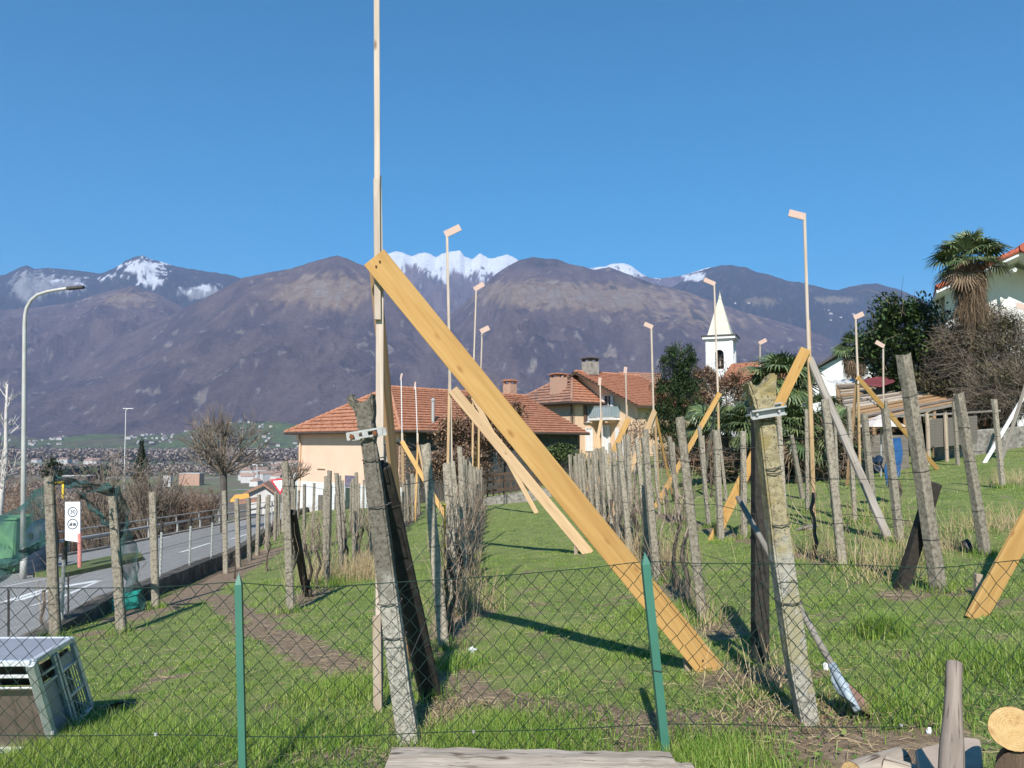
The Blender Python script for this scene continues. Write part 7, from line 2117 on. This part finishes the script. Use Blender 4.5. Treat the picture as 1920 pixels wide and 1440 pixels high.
# taller tufts along posts, the crate and the timber
tc = [(hit(px, py), r_, n, h) for px, py, r_, n, h in ((160, 1400, .33, 4200, .15), (230, 1420, .35, 4200, .14), (60, 1436, .4, 3000, .12), (560, 1390, .4, 2600, .10), (640, 1300, .35, 2600, .11), (330, 1420, .4, 2200, .10), (960, 1392, .45, 3800, .10), (900, 1390, .3, 2600, .10), (1650, 1190, .14, 1500, .17),
      (850, 1250, .2, 900, .12), (1330, 1430, .3, 2500, .10), (600, 1100, .4, 1600, .2), (1240, 1150, .3, 1500, .13), (1700, 1330, .3, 1800, .1), (1850, 1250, .4, 3000, .11))]
for c_, r_, n, h in tc:
    x = c_.x + rng.normal(0, r_ * .6, n); y = c_.y + rng.normal(0, r_ * .6, n); parts.append(blades(x, y, h * rng.uniform(.5, 1.25, n), .0045 * rng.uniform(.7, 1.3, n), rng.uniform(.15, .9, n)))
for (a_, b_) in posts_xy:       # grass grows up round the feet of the posts
    if b_ < 17:
        n = int(260 * min(1, 8 / b_)); x = a_ + rng.normal(0, .10, n); y = b_ + rng.normal(0, .10, n) - .04; parts.append(blades(x, y, .10 * rng.uniform(.4, 1.5, n), .0045 * max(1, b_ / 6) * rng.uniform(.7, 1.3, n), rng.uniform(.15, .9, n)))
mg, ntg, bg_ = nt_new('grass_blade')
gi = ntg.nodes.new('ShaderNodeNewGeometry'); r1 = ramp_node(ntg, [(.05, .115, .016), (.14, .265, .034, .3), (.255, .40, .056, .62), (.41, .49, .10, .86), (.56, .47, .24, 1.0)], gi.outputs['Random Per Island']).outputs[0]
n_ = noise_node(ntg, coords(ntg, 'Object', (1, 1, 1)), 1.1, 4, .6); r2 = ramp_node(ntg, [(.10, .215, .03, .35), (.29, .335, .08, .65)], n_.outputs['Fac']).outputs[0]
cg = mixc(ntg, .35, r1, r2); ntg.links.new(cg, bg_.inputs['Base Color']); bg_.inputs['Roughness'].default_value = .55
tr = ntg.nodes.new('ShaderNodeBsdfTranslucent'); ntg.links.new(cg, tr.inputs['Color']); ms = ntg.nodes.new('ShaderNodeMixShader'); ms.inputs[0].default_value = .3
ntg.links.new(bg_.outputs[0], ms.inputs[1]); ntg.links.new(tr.outputs[0], ms.inputs[2]); ntg.links.new(ms.outputs[0], ntg.nodes['Material Output'].inputs['Surface'])
tag(npmesh('grass', *join(parts), mg), 'bright green spring grass of the vineyard', 'grass', None, 'stuff')
# low broad-leaved weeds in patches
n = 26000; x, y = scatter(n, 3.2, 12, .8); wm = fbm(x * 1.3 + 31, y * 1.3, 4) + .22 * (x > .8); keep = (wm > .16) & (rng.random(n) < .8); x, y = x[keep], y[keep]; n = len(x)
P = np.stack([x, y, ground_z(x, y) + rng.uniform(.008, .045, n)], 1); a = rng.normal(size=(n, 3)); a[:, 2] *= .35; a /= np.linalg.norm(a, axis=1)[:, None]; xx, yy_ = ortho(a); s_ = rng.uniform(.008, .019, n)[:, None]
V = np.stack([P - a * s_, P + yy_ * s_ * .6, P + a * s_, P - yy_ * s_ * .6], 1).reshape(-1, 3)
nmat('weed_leaf', [(.07, .13, .03), (.13, .20, .05)], 2, bump=0, island=[(.04, .085, .018), (.12, .20, .045), (.26, .29, .09)])
tag(npmesh('weeds', V, np.arange(4 * n).reshape(-1, 4), MATS['weed_leaf']), 'low broad-leaved weeds among the grass', 'weeds', None, 'stuff')
# straw lying about, and standing dry stalks
parts = []
n = 15000; x, y = scatter(n, 3.2, 10, .9); s = soil_mask(x, y); keep = rng.random(n) < .10 + .75 * s; x, y = x[keep], y[keep]; n = len(x)
az = rng.uniform(0, 6.283, n); L = rng.uniform(.03, .14, n); z = ground_z(x, y) + rng.uniform(.004, .03, n)
p0 = np.stack([x, y, z], 1); p1 = p0 + np.stack([np.cos(az) * L, np.sin(az) * L, rng.normal(0, .012, n)], 1)
parts.append(tubes3(curves(n, p0, p1, 3, .006, rng), np.full(n, .0017), np.full(n, .0012)))
for px, py, r_, m, h in ((1420, 1290, .28, 70, .28), (1450, 1330, .3, 110, .08), (1650, 1085, .35, 90, .42), (1560, 1050, .35, 80, .4), (1620, 1060, .3, 60, .5), (1500, 1040, .5, 70, .35), (1440, 1000, .5, 70, .4), (1700, 1060, .3, 60, .4), (1600, 985, .6, 80, .5), (1420, 960, .7, 80, .4),
                        (1250, 1060, .3, 150, .4), (1200, 1060, .3, 150, .5), (1330, 1180, .2, 40, .3), (880, 1150, .25, 200, .45), (865, 1090, .25, 200, .5), (650, 1090, .5, 300, .45), (600, 1095, .4, 200, .4), (1870, 990, .5, 260, .3), (1900, 905, .6, 240, .3), (820, 1345, .25, 260, .05), (1545, 1340, .3, 200, .06),
                        (1600, 1320, .25, 140, .05), (700, 1080, .4, 420, .4), (1770, 1030, .4, 160, .3)):
    c_ = hit(px, py); x = c_.x + rng.normal(0, r_ * .6, m); y = c_.y + rng.normal(0, r_ * .6, m); z = ground_z(x, y)
    p0 = np.stack([x, y, z - .01], 1); hh = h * rng.uniform(.4, 1.2, m); p1 = p0 + np.stack([rng.normal(0, .3, m) * hh + rng.normal(0, .04, m), rng.normal(0, .3, m) * hh, hh], 1)
    parts.append(tubes3(curves(m, p0, p1, 4, .02, rng), np.full(m, .0030), np.full(m, .0013)))
tag(npmesh('straw', *join(parts), M['straw']), 'dry straw and dead stalks lying and standing in the vineyard', 'straw', None, 'stuff')
